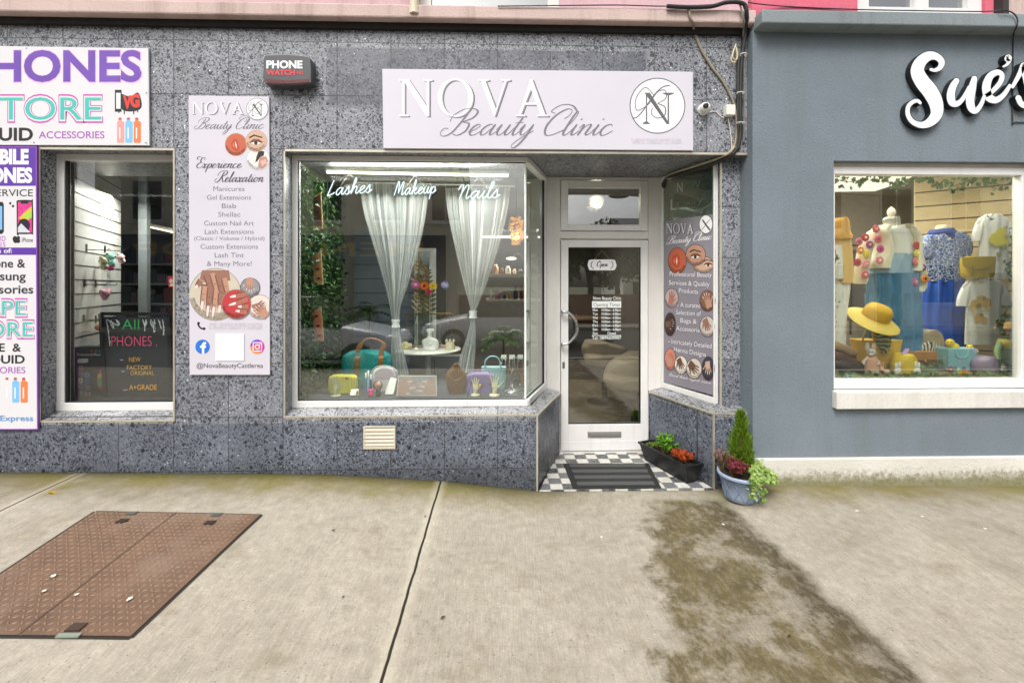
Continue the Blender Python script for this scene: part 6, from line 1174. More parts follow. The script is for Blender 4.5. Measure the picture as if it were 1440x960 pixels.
def shelf(label, x0, x1, y, Y, stuff, seed):
    rg = random.Random(seed); t = thing('wall_shelf', label, 'shelf', at((x0+x1)/2, y, Y), 'shelves at the back of the salon'); MB(M('#dcdad4', .5)).box(X(x0, Y), X(x1, Y), Y, Y+.25, Z(700, y, Y), Z(700, y, Y)+.04).build('board', t)
    xx = X(x0, Y)+.04; b = None
    while xx < X(x1, Y)-.06:
        w_ = rg.uniform(.05, .11); h_ = rg.uniform(.06, stuff); b = MB(M(rg.choice(('#c9a07a', '#7b4a3a', '#d9d4c8', '#3a3d44', '#a4708a', '#b99a4a')), .5)); z0 = Z(700, y, Y)+.0405
        b.lathe([(w_*.42, 0), (w_*.45, h_*.1), (w_*.45, h_*.7), (w_*.25, h_*.8), (w_*.25, h_), (.001, h_)], (xx+w_/2, Y+.1, z0), 12); o = b.build('bottle', t); xx += w_+.02
shelf('upper white shelf at the back of the salon, right of the curtain', 688, 760, 389, 3.2, .16, 2); shelf('lower white shelf of brown baskets at the back of the salon', 684, 760, 424, 3.2, .22, 3)
t = thing('wall_lamp', 'round white disc lamp on an arm behind the right curtain', 'lamp', at(719, 366, 2.2)); MB(EMIT('#fff6e4', 1.6, 'disc_lamp')).ell(at(719, 363.5, 2.2), .07, .05, .022, 16, 8).build('disc', t); MB(M('#8a8a88', .4)).tube(cat([tuple(at(722, 361, 2.2)), tuple(at(728, 356, 2.25)), tuple(at(738, 366, 2.4))], 4), .006, 5).build('arm', t)
def tubchair(label, pts, seat, Y, d):
    t = thing('tub_chair', label, 'armchair', base((seat[0]+seat[1])/2, Y, zF), 'cream tub chairs in the salon'); m_ = M('#b9a88c', .6, var=.06, bump=.1, name='cream_leather')
    MB(m_).rows(pts, Y, d, 32, 5, sq=.75).build('shell', t); MB(m_).rows([(seat[2]+10, seat[0], seat[1]), (seat[2]+5, seat[0]-2, seat[1]+2), (seat[2], seat[0], seat[1]), (seat[2]-2, seat[0]+8, seat[1]-8)], Y-.25, .3, 28, 4, sq=.7).build('seat', t); bz = row(zF, Y)
    MB(M('#2c2a28', .4)).lathe([(.25, 0), (.25, .02), (.04, .05), (.04, .3)], base((seat[0]+seat[1])/2, Y-.1, zF), 20).build('foot', t)
tubchair('nearest cream tub chair seen through the door glass', [(544, 858, 925), (532, 850, 935), (515, 856, 935), (505, 868, 932), (498, 885, 925)], (852, 930, 530), 1.75, .3); tubchair('farther cream tub chair seen through the door glass', [(510, 824, 870), (500, 820, 876), (488, 819, 878), (480, 824, 850)], (824, 876, 499), 2.8, .3)
dk = thing('reception_desk', 'dark reception desk at the back of the salon', 'desk', at(840, 530, 4.2)); MB(M('#39322d', .5, var=.1)).box(.9, 1.9, 4.2, 4.8, zF, 1.05).build('body', dk, bevel=.01); MB(M('#8b7a66', .4)).box(.85, 1.93, 4.15, 4.85, 1.052, 1.09).build('counter', dk, bevel=.005)
# ---- globe pendant behind the transom
t = thing('globe_pendant', 'clear faceted globe pendant lamp glowing behind the transom window', 'pendant lamp', at(835, 299, 1.7)); Y = 1.7; c = at(835.5, 287, Y); rg = random.Random(9); b = MB(GLASS('crystal', '#f2efe6', .18, 2.0))
for i in range(60): d = Vector((rg.gauss(0, 1), rg.gauss(0, 1), rg.gauss(0, 1))).normalized(); b.ell(c+d*.085, .015, .015, .015, 6, 5)
b.build('globe', t); MB(EMIT('#fff0cf', 7.0, 'bulb')).ell(c, .025, .025, .03, 12, 8).build('bulb', t); MB(M('#8c7a55', .4, .6)).tube([c+Vector((0, 0, .09)), (c.x, c.y, 3.0)], .004, 5).build('cord', t); lamp('globe_light', c+Vector((0, -.15, 0)), 7, .08, (1, .87, .65), t, kind='POINT')
# ---- sample cards behind the splay pane
PSB = Pl(PS - spn*.05, spn)
cd = thing('sample_cards', 'column of clipped nail sample pictures behind the splayed pane of the salon window', 'sample cards', PSB.pt(751, 530)); b = MB(M('#b7b5af', .5)); b.poly(PSB, [(743.5, 290), (757, 298), (757, 532), (743.5, 540)], -.006, .004); b.build('backing', cd)
rg = random.Random(3)
for (y0, y1) in ((300, 331), (341, 366), (371, 397), (401, 428), (444, 466), (471, 491), (497, 520)):
    b = MB(M(rg.choice(('#c9b3a2', '#b08a74', '#d3c6b8', '#a99a93')), .5, var=.3, scale=30)); b.poly(PSB, [(744.5, y0), (756, y0+2), (756, y1-1), (744.5, y1)], .0, .002); b.use(M('#8e6a58', .5)).poly(PSB, [(746, y0+5), (754, y0+9), (754, y0+14), (747, y0+11)], .003); b.use(M('#efe3df', .5)).poly(PSB, [(746, y1-9), (754, y1-8), (753, y1-4), (747, y1-4)], .003); b.build('card', cd)
b = MB(M('#17181a', .4)); [b.rect(PSB, 742.5, y-1.5, 745.5, y+4, .004, .006) for y in (437, 480, 508)]; b.build('clip', cd)
# ---- open sign on the door
pg2 = PY(YD+.008); t = thing('open_sign', 'white scalloped open sign hanging in the door glass', 'sign', at(846, 380, YD)); b = MB(CARD); b.poly(pg2, cat([(828, 366), (833, 365), (860, 365), (864.5, 366), (866, 369.5), (867, 373), (866, 376.5), (864, 379.5), (860, 380), (833, 380), (829, 379.5), (827.5, 376.5), (826.5, 373), (827, 369.5), (828, 366)], 3)[:-1], -.001, .004); b.build('board', t)
b = MB(M('#24262a', .5)); b.script(pg2, 'Open', 838.5, 854.5, 374.6, 3.4, .5, 1.3, .3, .0035); b.ribbon(pg2, [(834, 367.5), (831.5, 370), (831.5, 375), (835, 378)], .7, 1.1, .0035); b.ribbon(pg2, [(859, 367.5), (861.5, 370), (861.5, 375), (858, 378)], .7, 1.1, .0035); b.build('lettering', t); b = MB(M('#b9a98c', .6)); b.tube([pg2.pt(835, 365.5, .002), pg2.pt(846.5, 352, .002), pg2.pt(858, 365.5, .002)], .0012, 4); b.build('cord', t)
# ================================================================== PHONE SHOP WINDOW
zQ = pb1 - .010
t = thing('slat_panel', 'white slatted display panel with dark grooves in the phone shop window', 'display panel', at(135, 470, .8)); A0, A1 = at(105, 403, .42), at(170, 403, 1.5); dv = A1-A0; dv.z = 0; nn = Vector((dv.y, -dv.x, 0)).normalized()
zt_ = Z(130, 205, .9)
b = MB(M('#c9c9c6', .5)); b.hexa([(A0.x, A0.y, zQ), (A1.x, A1.y, zQ), (A1.x-nn.x*.03, A1.y-nn.y*.03, zQ), (A0.x-nn.x*.03, A0.y-nn.y*.03, zQ)], [(A0.x, A0.y, zt_), (A1.x, A1.y, zt_), (A1.x-nn.x*.03, A1.y-nn.y*.03, zt_), (A0.x-nn.x*.03, A0.y-nn.y*.03, zt_)]); b.build('board', t)
b = MB(M('#2a2420', .8)); z = zQ+.11
while z < zt_-.03: b.hexa([(p.x+nn.x*k, p.y+nn.y*k, z) for p, k in ((A0, .001), (A1, .001), (A1, .003), (A0, .003))], [(p.x+nn.x*k, p.y+nn.y*k, z+.011) for p, k in ((A0, .001), (A1, .001), (A1, .003), (A0, .003))]); z += .128
b.build('groove', t); MB(M('#5b3522', .5, var=.2)).box(A0.x-.07, A0.x-.005, A0.y-.05, A0.y+.01, zQ, zt_).build('wooden_edge', t)
def wallp(px, py, off=.0):                     # a point of the slat panel seen at a photo pixel
    return Pl(A0, nn).pt(px, py, off)
t = thing('display_hook', 'black display hook on the white slatted panel, topmost with two plush toys', 'hook', wallp(121, 357), 'hooks on the slatted panel')
def hook(t, px, py): 
    b = MB(M('#1b1b1c', .4)); p = wallp(px, py); b.bar(p+nn*.004-Vector((0, 0, .02)), p+nn*.004+Vector((0, 0, .05)), .03, .006, up=nn); b.tube([p+nn*.005, p+nn*.15, p+nn*.165+Vector((0, 0, .015))], .004, 6); b.build('hook', t)
hook(t, 121, 351); hook(t, 147, 352)
t = thing('display_hook', 'black display hook pair in the middle of the slatted panel, with one pink plush', 'hook', wallp(118, 402), 'hooks on the slatted panel'); hook(t, 118, 400); hook(t, 134, 401)
t = thing('display_hook', 'lowest black display hook pair on the slatted panel, behind the orange plush', 'hook', wallp(118, 452), 'hooks on the slatted panel'); hook(t, 117, 450); hook(t, 134, 451)
def plush(label, pts, col, off=.11):
    t = thing('plush_toy', label, 'plush toy', wallp(pts[0][0], pts[0][1], off), 'plush toys on hooks'); body = MB(M(col, .9, var=.12, scale=60, bump=.4, bscale=120)); k = .0068
    for (px, py, r) in pts: p = wallp(px, py, off); body.ell(p, r*k, r*k*.9, r*k, 14, 10, lump=.25)
    body.build('body', t); e = MB(M('#181818', .3)); p = wallp(pts[0][0], pts[0][1], off+pts[0][2]*k*.95); [e.ell(p+Vector((s_*.014, -.006, .008)), .005, .005, .005, 8, 6) for s_ in (-1, 1)]; e.build('eyes', t)
plush('turquoise plush toy on the topmost hook', [(134, 361, 5), (134, 369, 6), (130, 357, 2.2), (138, 357, 2.2)], '#8fc7bd'); plush('cream plush toy left of the turquoise one', [(123, 367, 5), (124, 374, 5), (120, 362, 2)], '#d8d0b0'); plush('magenta plush toy under the turquoise one', [(134, 376, 4.2), (137, 374, 3)], '#c23a7d'); plush('pale pink plush toy on the top right hook', [(150, 361, 5), (152, 366, 4.5), (147, 357, 2)], '#d9b9bb')
plush('pink plush toy on the middle hook', [(126, 413, 6), (121, 410, 3), (131, 410, 4), (126, 418, 4)], '#d9a3b5'); plush('orange plush toy on the lowest hook', [(124, 462, 6), (116, 461, 4), (131, 460, 5), (123, 467, 4.5), (138, 466, 3)], '#d98a45')
# chalk board and product box
t = thing('chalkboard', 'black framed chalkboard with coloured handwriting in the phone shop window', 'chalkboard', base(196, .36, zQ)); pl = Pl(at(192, 564, .34), Vector((-.05, -1, .10))); q = [(149, 564.5), (241, 562.5), (238, 442), (142, 441)]
b = MB(M('#202225', .6, var=.05)); b.poly(pl, [(152, 561), (238, 559), (235, 446), (146, 445)], -.006, .006); b.build('board', t); b = MB(M('#141414', .4))
for i in range(4):
    a, c_ = pl.pt(*q[i], .001), pl.pt(*q[(i+1) % 4], .001); b.bar(a, c_, .03, .02, up=pl.n)
b.build('frame', t)
o = MB(M('#3fae57', .6)); o.script(pl, 'All' if 'A' in G else 'all', 171, 196, 462, 8, 1.2, 1.7, .15, .003) if 'A' in G else o.txt(pl, 'All', 172, 196, 463, 14, -.01, .003)
o.use(M('#d8527d', .6)).txt(pl, 'PHONES .', 157, 221, 486.5, 14, -.012, .003); o.use(M('#e0a52f', .6)).txt(pl, 'NEW', 182, 198, 508.5, 6.5, -.005, .003); o.txt(pl, 'FACTORY', 179, 214, 519.5, 6, -.005, .003); o.txt(pl, 'ORIGINAL', 184, 217, 527, 5.5, -.005, .003); o.txt(pl, 'A+GRADE', 182, 221, 548, 7.5, -.004, .003)
o.use(M('#c98ac0', .6)); o.ribbon(pl, [(169, 506), (174, 506)], 1.2, 1.2, .003); o.ribbon(pl, [(174, 548.5), (180, 547.5)], 1.2, 1.2, .003); o.use(M('#6fb0a0', .6)).ribbon(pl, [(171, 522), (176, 522)], 1.2, 1.2, .003); o.build('lettering', t)
o = MB(M('#cfd0cf', .7)); rg = random.Random(5)
for (x0, y0, x1, y1) in ((150, 449, 155, 487), (151, 449, 168, 458), (157, 450, 160, 462), (163, 449, 168, 456), (201, 449, 204, 466), (206, 449, 203, 458), (213, 449, 215, 460), (218, 449, 217, 468), (223, 449, 227, 462), (229, 449, 230, 472)):
    o.ribbon(pl, [(x0, y0), ((x0+x1)/2+rg.uniform(-2, 2), (y0+y1)/2), (x1, y1)], .8, 1.0, .003)
    for k in range(4): xx, yy = x0+(x1-x0)*(k+1)/5, y0+(y1-y0)*(k+1)/5; o.poly(pl, [(xx, yy), (xx+rg.uniform(1.5, 3), yy+rg.uniform(.5, 2)), (xx+rg.uniform(0, 2), yy+3)], .003)
o.build('chalk_drawing', t)
t = thing('product_box', 'black product box with coloured dots beside the chalkboard', 'box', base(126, .45, zQ)); pl = PY(.42); b = MB(M('#16171a', .4)); b.poly(pl, [(103, 563.5), (150, 562.5), (147, 487), (103, 488)], -.1, .1); b.build('carton', t); b = MB(CARD)
b.txt(pl, 'Professional Phone Lens', 109, 152, 500, 3.2, .01, .001); b.poly(pl, cat([(110, 504.5), (123, 504), (124, 506), (123, 509.5), (110, 510), (109, 507), (110, 504.5)], 2)[:-1], .001)
for s_, x, c in (('R', 128, '#c33a3a'), ('G', 133.5, '#3aa04a'), ('B', 139, '#3a6ec3')): b.use(M(c, .5)).txt(pl, s_, x, x+3.8, 496, 4.4, .02, .001)
for (x, y, c) in ((114, 517, '#a02468'), (114, 526, '#7a2fae'), (113.5, 535, '#c9c9d4'), (113.5, 544, '#3a5fc3'), (123, 527, '#3fa0c9'), (123.5, 536, '#2f6fc9'), (124, 545, '#9a9fd4'), (124, 554, '#c98aa0')): b.use(M(c, .4)).poly(pl, [(x-3.3, y-3.3), (x+3, y-3.3), (x+3.4, y+3), (x, y+3.6), (x-3, y+3)], .001); b.use(M('#0f0f12', .5)).disc(pl, x, y, 1.3, 1.3, .0015, 10)
b.use(M('#d83a7a', .4)).poly(pl, [(146.5, 516), (141, 520), (137, 528), (136, 537), (139, 545), (144.5, 550), (146.5, 551)], .001); b.use(M('#4fae5a', .4)).poly(pl, [(146.5, 530), (136.5, 534), (138, 543), (146.5, 540)], .0014); b.use(M('#e8c23a', .4)).poly(pl, [(146.5, 523), (138, 527), (137, 532), (146.5, 529)], .0013); b.build('printed_label', t)
# shelves, lights deeper inside
def pshelf(label, x0, x1, y, Y, seed):
    rg = random.Random(seed); t = thing('shop_shelf', label, 'shelf', at((x0+x1)/2, y, Y), 'stock shelves inside the phone shop'); MB(M('#7e8283', .5)).box(X(x0, Y), X(x1, Y), Y, Y+.3, Z(200, y, Y)-.03, Z(200, y, Y)).build('board', t); xx = X(x0, Y)+.02; z0 = Z(200, y, Y)+.001
    while xx < X(x1, Y)-.1:
        w_ = rg.uniform(.07, .16); h_ = rg.uniform(.1, .26); MB(M(rg.choice(('#3f4a4a', '#5a4f60', '#7d7a72', '#2d3b46', '#6a3f46', '#2f5a52')), .5)).box(xx, xx+w_, Y+.02, Y+.2, z0, z0+h_).build('carton', t, bevel=.004); xx += w_+.015
for i, (y, nm) in enumerate(((370, 'uppermost'), (398, 'second'), (426, 'third'), (455, 'lowest'))): pshelf(nm+' stock shelf at the back of the phone shop', 164, 262, y, 3.3, i)
t = thing('shop_post', 'grey steel post inside the phone shop window', 'post', base(200, 1.6, zQ)); MB(M('#6a7074', .5)).box(X(194, 1.6), X(206, 1.6), 1.6, 1.66, .1, 3.0).build('shaft', t, bevel=.004); MB(M('#6b7276', .5)).box(X(190, 1.6), X(210, 1.6), 1.57, 1.69, .1, .13).build('foot_plate', t)
t = thing('fluorescent_light', 'bright fluorescent light inside the phone shop', 'ceiling light', at(228, 323, 2.2)); a, c_ = at(209, 318, 2.2), at(262, 330, 1.9); MB(M('#cfcdc6', .5)).bar(a+Vector((0, 0, .02)), c_+Vector((0, 0, .02)), .07, .03).build('housing', t); MB(EMIT('#ffeeb8', 4.0, 'phone_tube')).tube([a, c_], .016, 8).build('tube', t); lamp('phone_fill', Vector((X(200, 1.3), 1.2, 2.6)), 45, 1.2, (1, .95, .86), t, .1)  # fill lamp shifted forward of the tube, to brighten the slat panel
t = thing('red_poster', 'small red and pink poster at the right edge inside the phone shop', 'poster', at(243, 402, .5)); pl = PY(.5); MB(M('#b8274a', .5)).poly(pl, [(236, 389), (262, 388), (262, 403), (237, 404)], -.003, .003).build('sheet', t); b = MB(M('#e8c9b0', .5)); b.disc(pl, 240.5, 395, 2.4, 3, .001); b.poly(pl, [(238, 402), (240, 398), (246, 399), (246, 403)], .001); b.build('printed_picture', t)

# ================================================================== BOUTIQUE WINDOW
def bb(px, Y): return base(px, Y, zBL)
# lit ceiling panel
t = thing('ceiling_panel', 'large lit ceiling panel inside the boutique', 'ceiling light', (3.1, 1.6, 3.0)); zc = 2.98
q = []
for (px, py) in ((1165, 248), (1292, 248.5), (1230, 269), (1150, 270)): d = ray(px, py); k = (zc-CAM.z)/d.z; p = CAM+d*k; q.append((p.x, p.y, zc))
MB(EMIT('#fff4dc', 1.6, 'panel_glow')).prism(q, (0, 0, .01)).build('diffuser', t); MB(M('#d8d4c8', .5)).prism([(x*1.0+dx, y+dy, zc+.012) for (x, y, z), (dx, dy) in zip(q, ((-.05, -.05), (.05, -.05), (.05, .05), (-.05, .05)))], (0, 0, .03)).build('tray', t)
lamp('boutique_light', (3.4, 1.5, 2.93), 70, 1.2, (1, .95, .86), t, 1.0)
t = thing('unseen_spot_rail', 'unseen white spot light rail above the boutique display window', 'spot rail', (4.2, .35, 2.9)); MB(M('#dcd9d0', .5)).box(2.5, 5.6, .33, .37, 2.93, 2.97).build('rail', t)  # rail and spots stay out of view above the pane, lighting the display
for i in range(3): c = Vector((2.9+i*.95, .34, 2.86)); MB(M('#dcd9d0', .5)).tube([c+Vector((0, -.02, .07)), c+Vector((0, .05, -.03))], .035, 12).build('spot', t)
lamp('unseen_spot_glow', (3.8, .33, 2.84), 24, 2.4, (1, .95, .85), t, .08, rot=(R(-18), 0, 0))
# clothing helpers
COT = M('#dfe0de', .8, var=.04, scale=14, bump=.25, bscale=18, name='white_cotton')
def finial(b, px, py, Y, k): b.lathe([(.001, 0), (.02, .004), (.012, .02), (.03, .045), (.034, .07), (.026, .1), (.008, .118), (.001, .125)], at(px, py, Y), 18)
YA_ = .55
dmy = thing('dress_form', 'cream dress form with a turned finial and silver sequinned neck', 'dress form', bb(1255, YA_)); b = MB(M('#e3dccb', .5)); finial(b, 1253.5, 309, YA_, 1); b.build('finial', dmy)
b = MB(M('#a9a9a2', .4, .4, .3, 120)); b.rows([(320, 1243, 1265), (314, 1245, 1262.5), (308, 1244.5, 1262), (305.5, 1247, 1260)], YA_, .07, 20, 4); b.build('neck', dmy); MB(M('#6b5a44', .5)).tube([bb(1255, YA_), at(1255, 400, YA_)], .02, 10).lathe([(.16, 0), (.16, .02), (.02, .05)], bb(1255, YA_), 20).build('pole', dmy)
tp = thing('crop_blouse', 'white crop top worn by the dress form under the flower cardigan', 'top', at(1254, 360, YA_)); MB(COT).rows([(361, 1246, 1280), (357, 1243, 1281), (345, 1242, 1280), (332, 1239, 1278), (324, 1238, 1272), (319, 1243, 1265)], YA_, .115, 40, 5, fold=.03, ff=9).build('cloth', tp)
DEN = M('#7f9db4', .8, var=.14, scale=10, bump=.3, bscale=90, name='pale_denim'); DEN2 = M('#4d7da3', .8, var=.22, scale=7, bump=.3, bscale=60, name='blue_skirt_cloth')
sk = thing('tiered_skirt', 'long tiered blue denim skirt on the dress form', 'skirt', at(1255, 495, YA_)); MB(DEN).rows([(385, 1222, 1285), (374, 1231, 1282), (362, 1240, 1280), (357, 1244, 1278.5)], YA_, .12, 40, 4, fold=.05, ff=11).build('yoke', sk)
for y0, y1, a0, a1, b0, b1 in ((384, 413, 1223.5, 1285, 1224, 1286), (412, 447, 1223, 1286, 1222, 1289), (446, 471, 1221, 1289, 1220.5, 1290), (470, 497, 1220, 1290.5, 1222, 1292)): MB(DEN2).rows([(y1, b0, b1), ((y0+y1)/2, (a0+b0)/2-.5, (a1+b1)/2+.5), (y0, a0, a1)][::1], YA_, .135, 84, 5, fold=.3, ff=15).build('tier', sk)
cg = thing('flower_cardigan', 'cream open cardigan covered in crocheted flowers on the dress form', 'cardigan', at(1255, 400, YA_-.05)); KN = M('#d9d5c0', .9, var=.1, bump=1.0, bscale=110, name='cream_knit')
for (nm, rw, dd) in (('front_panel', [(377, 1226, 1246), (370, 1225.5, 1247.5), (355, 1232, 1250), (340, 1234, 1246), (325, 1230, 1243), (317, 1236, 1247)], .10), ('front_panel', [(381, 1275, 1288), (368, 1276, 1288), (350, 1278, 1287), (335, 1277, 1287), (322, 1268, 1282), (316.5, 1263, 1273)], .10),
    ('sleeve', [(399, 1203.5, 1216), (394, 1203, 1219), (375, 1204, 1221), (355, 1207, 1225), (338, 1213, 1232), (326, 1222, 1238), (320, 1232, 1242)], .055), ('sleeve', [(410, 1285, 1296), (404, 1284, 1301), (385, 1284, 1302), (365, 1284, 1296), (345, 1281, 1291), (330, 1276, 1288), (321, 1270, 1280)], .055)):
    MB(KN).rows(rw, YA_-.04, dd, 28, 4, fold=.06, ff=7).build(nm, cg)
rg = random.Random(8); cols = ('#c64a6f', '#b3202f', '#d8607a', '#8a3f8f', '#e08f2c', '#c2378f', '#d6c63c', '#c9708a', '#b0264f', '#d98aa5')
for i, (px, py) in enumerate(((1232, 322), (1217, 334), (1235, 336), (1223, 344), (1210, 352), (1238, 350), (1218.5, 357), (1237, 366), (1206, 369), (1218, 371), (1217, 386), (1290, 345), (1289, 368), (1297, 376), (1301, 392), (1288, 396), (1291, 356), (1208, 340))):
    c = at(px, py, YA_-.04-(.115 if 1226 < px < 1280 else .082)); b = MB(M(cols[i % len(cols)], .9, var=.2, scale=120, bump=.6, bscale=200)); 
    for k in range(8): a = 2*PI*k/8; b.ell(c+Vector((math.cos(a)*.022, 0, math.sin(a)*.022)), .016, .008, .016, 8, 6)
    b.use(M(('#e6c94a', '#f0e6d0', '#7a2440')[i % 3], .9)).ell(c+Vector((0, -.006, 0)), .012, .007, .012, 8, 6); b.build('crochet_flower', cg)
# second figure
YB_ = .78
lp = NT('blue_cell_print'); o_ = lp.obj(); v = lp.n('TexVoronoi', {'feature': 'DISTANCE_TO_EDGE'}, {'Vector': o_, 'Scale': 34.0}).outputs[0]; v1 = lp.n('TexVoronoi', None, {'Vector': o_, 'Scale': 34.0})
c = lp.mix(lp.rng(v, .035, .08), S('#d9dde6'), S('#27509a')); c = lp.mix(lp.rng(v1.outputs[0], .16, .24, 1, 0), c, lp.mix(lp.xyz(v1.outputs['Color'])[0], S('#7fa6d6'), S('#16305f'))); M_PRT = lp.done(lp.pbsdf(c, .8))
t = thing('print_blouse', 'blue and white cell print blouse with puffed sleeves behind the cardigan', 'blouse', at(1330, 395, YB_)); MB(M_PRT).rows([(396, 1304, 1349), (385, 1301, 1352), (368, 1299, 1352), (350, 1302, 1351), (338, 1299, 1354), (331, 1303, 1350), (328, 1312, 1342)], YB_, .13, 40, 5, fold=.05, ff=9).build('bodice', t)
MB(M_PRT).rows([(361, 1346, 1358), (355, 1344, 1362), (342, 1344, 1362.5), (333, 1343, 1357), (329, 1341, 1350)], YB_-.02, .075, 28, 4, fold=.08, ff=8).build('sleeve', t); MB(M_PRT).rows([(362, 1297, 1306), (352, 1295, 1308), (340, 1296, 1308), (333, 1299, 1309)], YB_-.02, .06, 28, 4, fold=.08, ff=8).build('sleeve', t)
MB(M('#1f3f8c', .7, var=.1, bump=.3, bscale=30)).rows([(337, 1319, 1336), (332, 1312, 1341), (327, 1309, 1342), (322.5, 1314, 1336)], YB_-.03, .10, 28, 4, fold=.1, ff=5).build('scarf', t)
t2 = thing('cream_dress_form', 'second cream dress form behind the print blouse, with only its neck showing', 'dress form', bb(1326, YB_)); b = MB(M('#d9cdb0', .5)); b.rows([(326, 1317, 1334), (320, 1318, 1333), (316.5, 1321, 1330)], YB_, .06, 20, 3); b.build('neck', t2); MB(M('#6b5a44', .5)).tube([bb(1326, YB_), at(1326, 400, YB_)], .02, 10).build('pole', t2)
t = thing('royal_blue_skirt', 'plain royal blue long skirt under the print blouse', 'skirt', at(1325, 480, YB_)); MB(M('#1b4fae', .7, var=.1, bump=.2, bscale=20)).rows([(488, 1300, 1351), (470, 1300, 1350), (440, 1301, 1350), (410, 1302, 1350), (393, 1305, 1348)], YB_, .13, 72, 6, fold=.24, ff=11).build('cloth', t)
# left figure
YC = .42
t = thing('sun_hat', 'golden yellow sun hat with a dark band at the left edge of the boutique window', 'hat', at(1178, 337, YC)); MB(M('#d9a54a', .7, var=.1, bump=.4, bscale=120)).rows([(337, 1160, 1191), (333, 1158, 1193), (329, 1160, 1189), (322, 1162, 1187), (313, 1164, 1185), (308, 1169, 1179)], YC, .14, 30, 4).build('straw', t); MB(M('#3c4436', .7)).rows([(329, 1160, 1189), (325, 1161.5, 1188)], YC, .137, 30, 2).build('band', t)
t = thing('yellow_jacket', 'soft yellow jacket at the left edge of the boutique window', 'jacket', at(1180, 395, YC)); MB(M('#d9b46c', .8, var=.08, bump=.3, bscale=14)).rows([(398, 1165, 1196), (385, 1164, 1197), (365, 1164, 1195), (345, 1164, 1193), (337, 1168, 1190)], YC, .11, 32, 5, fold=.07, ff=7).build('cloth', t); MB(COT).rows([(392, 1170, 1183), (370, 1169, 1182), (345, 1171, 1180)], YC-.06, .06, 20, 4).build('vest', t)
t = thing('white_trousers', 'white trousers with a trailing ivy print at the left edge of the boutique window', 'trousers', at(1178, 485, YC)); MB(COT).rows([(487, 1167, 1184), (460, 1166, 1186), (430, 1163, 1189), (405, 1162, 1193), (385, 1163, 1193)], YC, .09, 30, 5, fold=.07, ff=7).build('cloth', t); b = MB(M('#3b4f33', .7)); [b.ivy(at(x, y, YC-.098), .016, rg) for x, y in ((1174, 397), (1176, 412), (1173, 421), (1177, 431), (1174, 445), (1176, 452), (1174, 461), (1180, 425))]; b.build('ivy_print', t)
# t-shirts
def tee(label, x0, x1, y0, y1, Y, pr_, tilt=0):
    t = thing('t_shirt', label, 't-shirt', at((x0+x1)/2, y1, Y), 'white t-shirts hung on the slatted wall'); w = x1-x0; cx = (x0+x1)/2; s0, s1 = cx-w*.33, cx+w*.33
    MB(COT).rows([(y1, s0-1.5, s1+3), (y1-(y1-y0)*.45, s0, s1+1), (y0+(y1-y0)*.28, s0, s1), (y0+(y1-y0)*.12, s0-w*.06, s1+w*.06), (y0+4, s0+w*.07, s1-w*.07), (y0, cx-w*.16, cx+w*.16)], Y, .035, 48, 6, fold=.22, ff=9).build('body', t)
    for s_ in (-1, 1):
        e0 = cx+s_*w*.5; e1 = cx+s_*w*.27; yq = y0+(y1-y0)*.42; L = [(yq, *sorted((e0-s_*w*.01, e0-s_*w*.19))), (y0+(y1-y0)*.28, *sorted((e0-s_*w*.03, e0-s_*w*.25))), (y0+(y1-y0)*.14, *sorted((e0-s_*w*.12, e1))), (y0+4, *sorted((e0-s_*w*.22, e1-s_*w*.04)))]; MB(COT).rows(L, Y+.004, .03, 24, 4, fold=.15, ff=5).build('sleeve', t)
    pl = PY(Y-.046); b = MB(); pr_(b, pl); b.build('printed_picture', t); b = MB(M('#c9c9c4', .8)); b.tube([at(x, y, Y-.03) for x, y in cat([(cx-w*.15, y0+1), (cx-w*.06, y0+6), (cx+w*.06, y0+6), (cx+w*.15, y0+1)], 4)], .007, 6); b.build('collar', t)
def blot(b, pl, col, pts, off, seed=1):
    rg = random.Random(seed); b.use(M(col, .8, var=.15, scale=80))
    for cx, cy, r in pts: b.poly(pl, [(cx+r*math.cos(2*PI*k/14)*rg.uniform(.75, 1.15), cy+r*math.sin(2*PI*k/14)*rg.uniform(.75, 1.15)) for k in range(14)], off)
tee('white t-shirt with a bright yellow print, hung highest on the slatted wall', 1367, 1426, 301, 392, .62, lambda b, pl: (blot(b, pl, '#d8cf4c', [(1399, 334, 7), (1408, 328, 8), (1412, 338, 8), (1404, 340, 7), (1395, 337, 5)], .0), blot(b, pl, '#b8a58a', [(1414, 320, 3), (1415, 333, 3)], .002, 2), blot(b, pl, '#8a9a6a', [(1409, 348, 3), (1413, 346, 2.5), (1404, 358, 4)], .003, 3)))
tee('white t-shirt with a golden brown print, hung lower by the gift bag', 1345, 1422, 391, 484, .52, lambda b, pl: (blot(b, pl, '#c9a85a', [(1371, 428, 7), (1380, 422, 7), (1388, 426, 7), (1377, 446, 7), (1385, 450, 5)], .0), blot(b, pl, '#8f7640', [(1376, 430, 4), (1384, 420, 3), (1380, 443, 3)], .002, 2), blot(b, pl, '#d9c78a', [(1390, 436, 3), (1369, 437, 3), (1382, 434, 3)], .003, 3)))
t = thing('coat_hanger', 'wooden coat hanger at the neck of the lower white t-shirt', 'coat hanger', at(1382, 395, .55)); MB(M('#8a4a3a', .5)).tube(cat([tuple(at(x, y, .55)) for x, y in ((1364, 397), (1374, 393), (1382, 391), (1390, 393), (1400, 397))], 4), .009, 8).build('arms', t); MB(M('#b5b5b5', .3, .9)).tube(cat([tuple(at(x, y, .55)) for x, y in ((1382, 391), (1382, 387), (1385, 384), (1382, 382))], 4), .003, 5).build('hook', t)
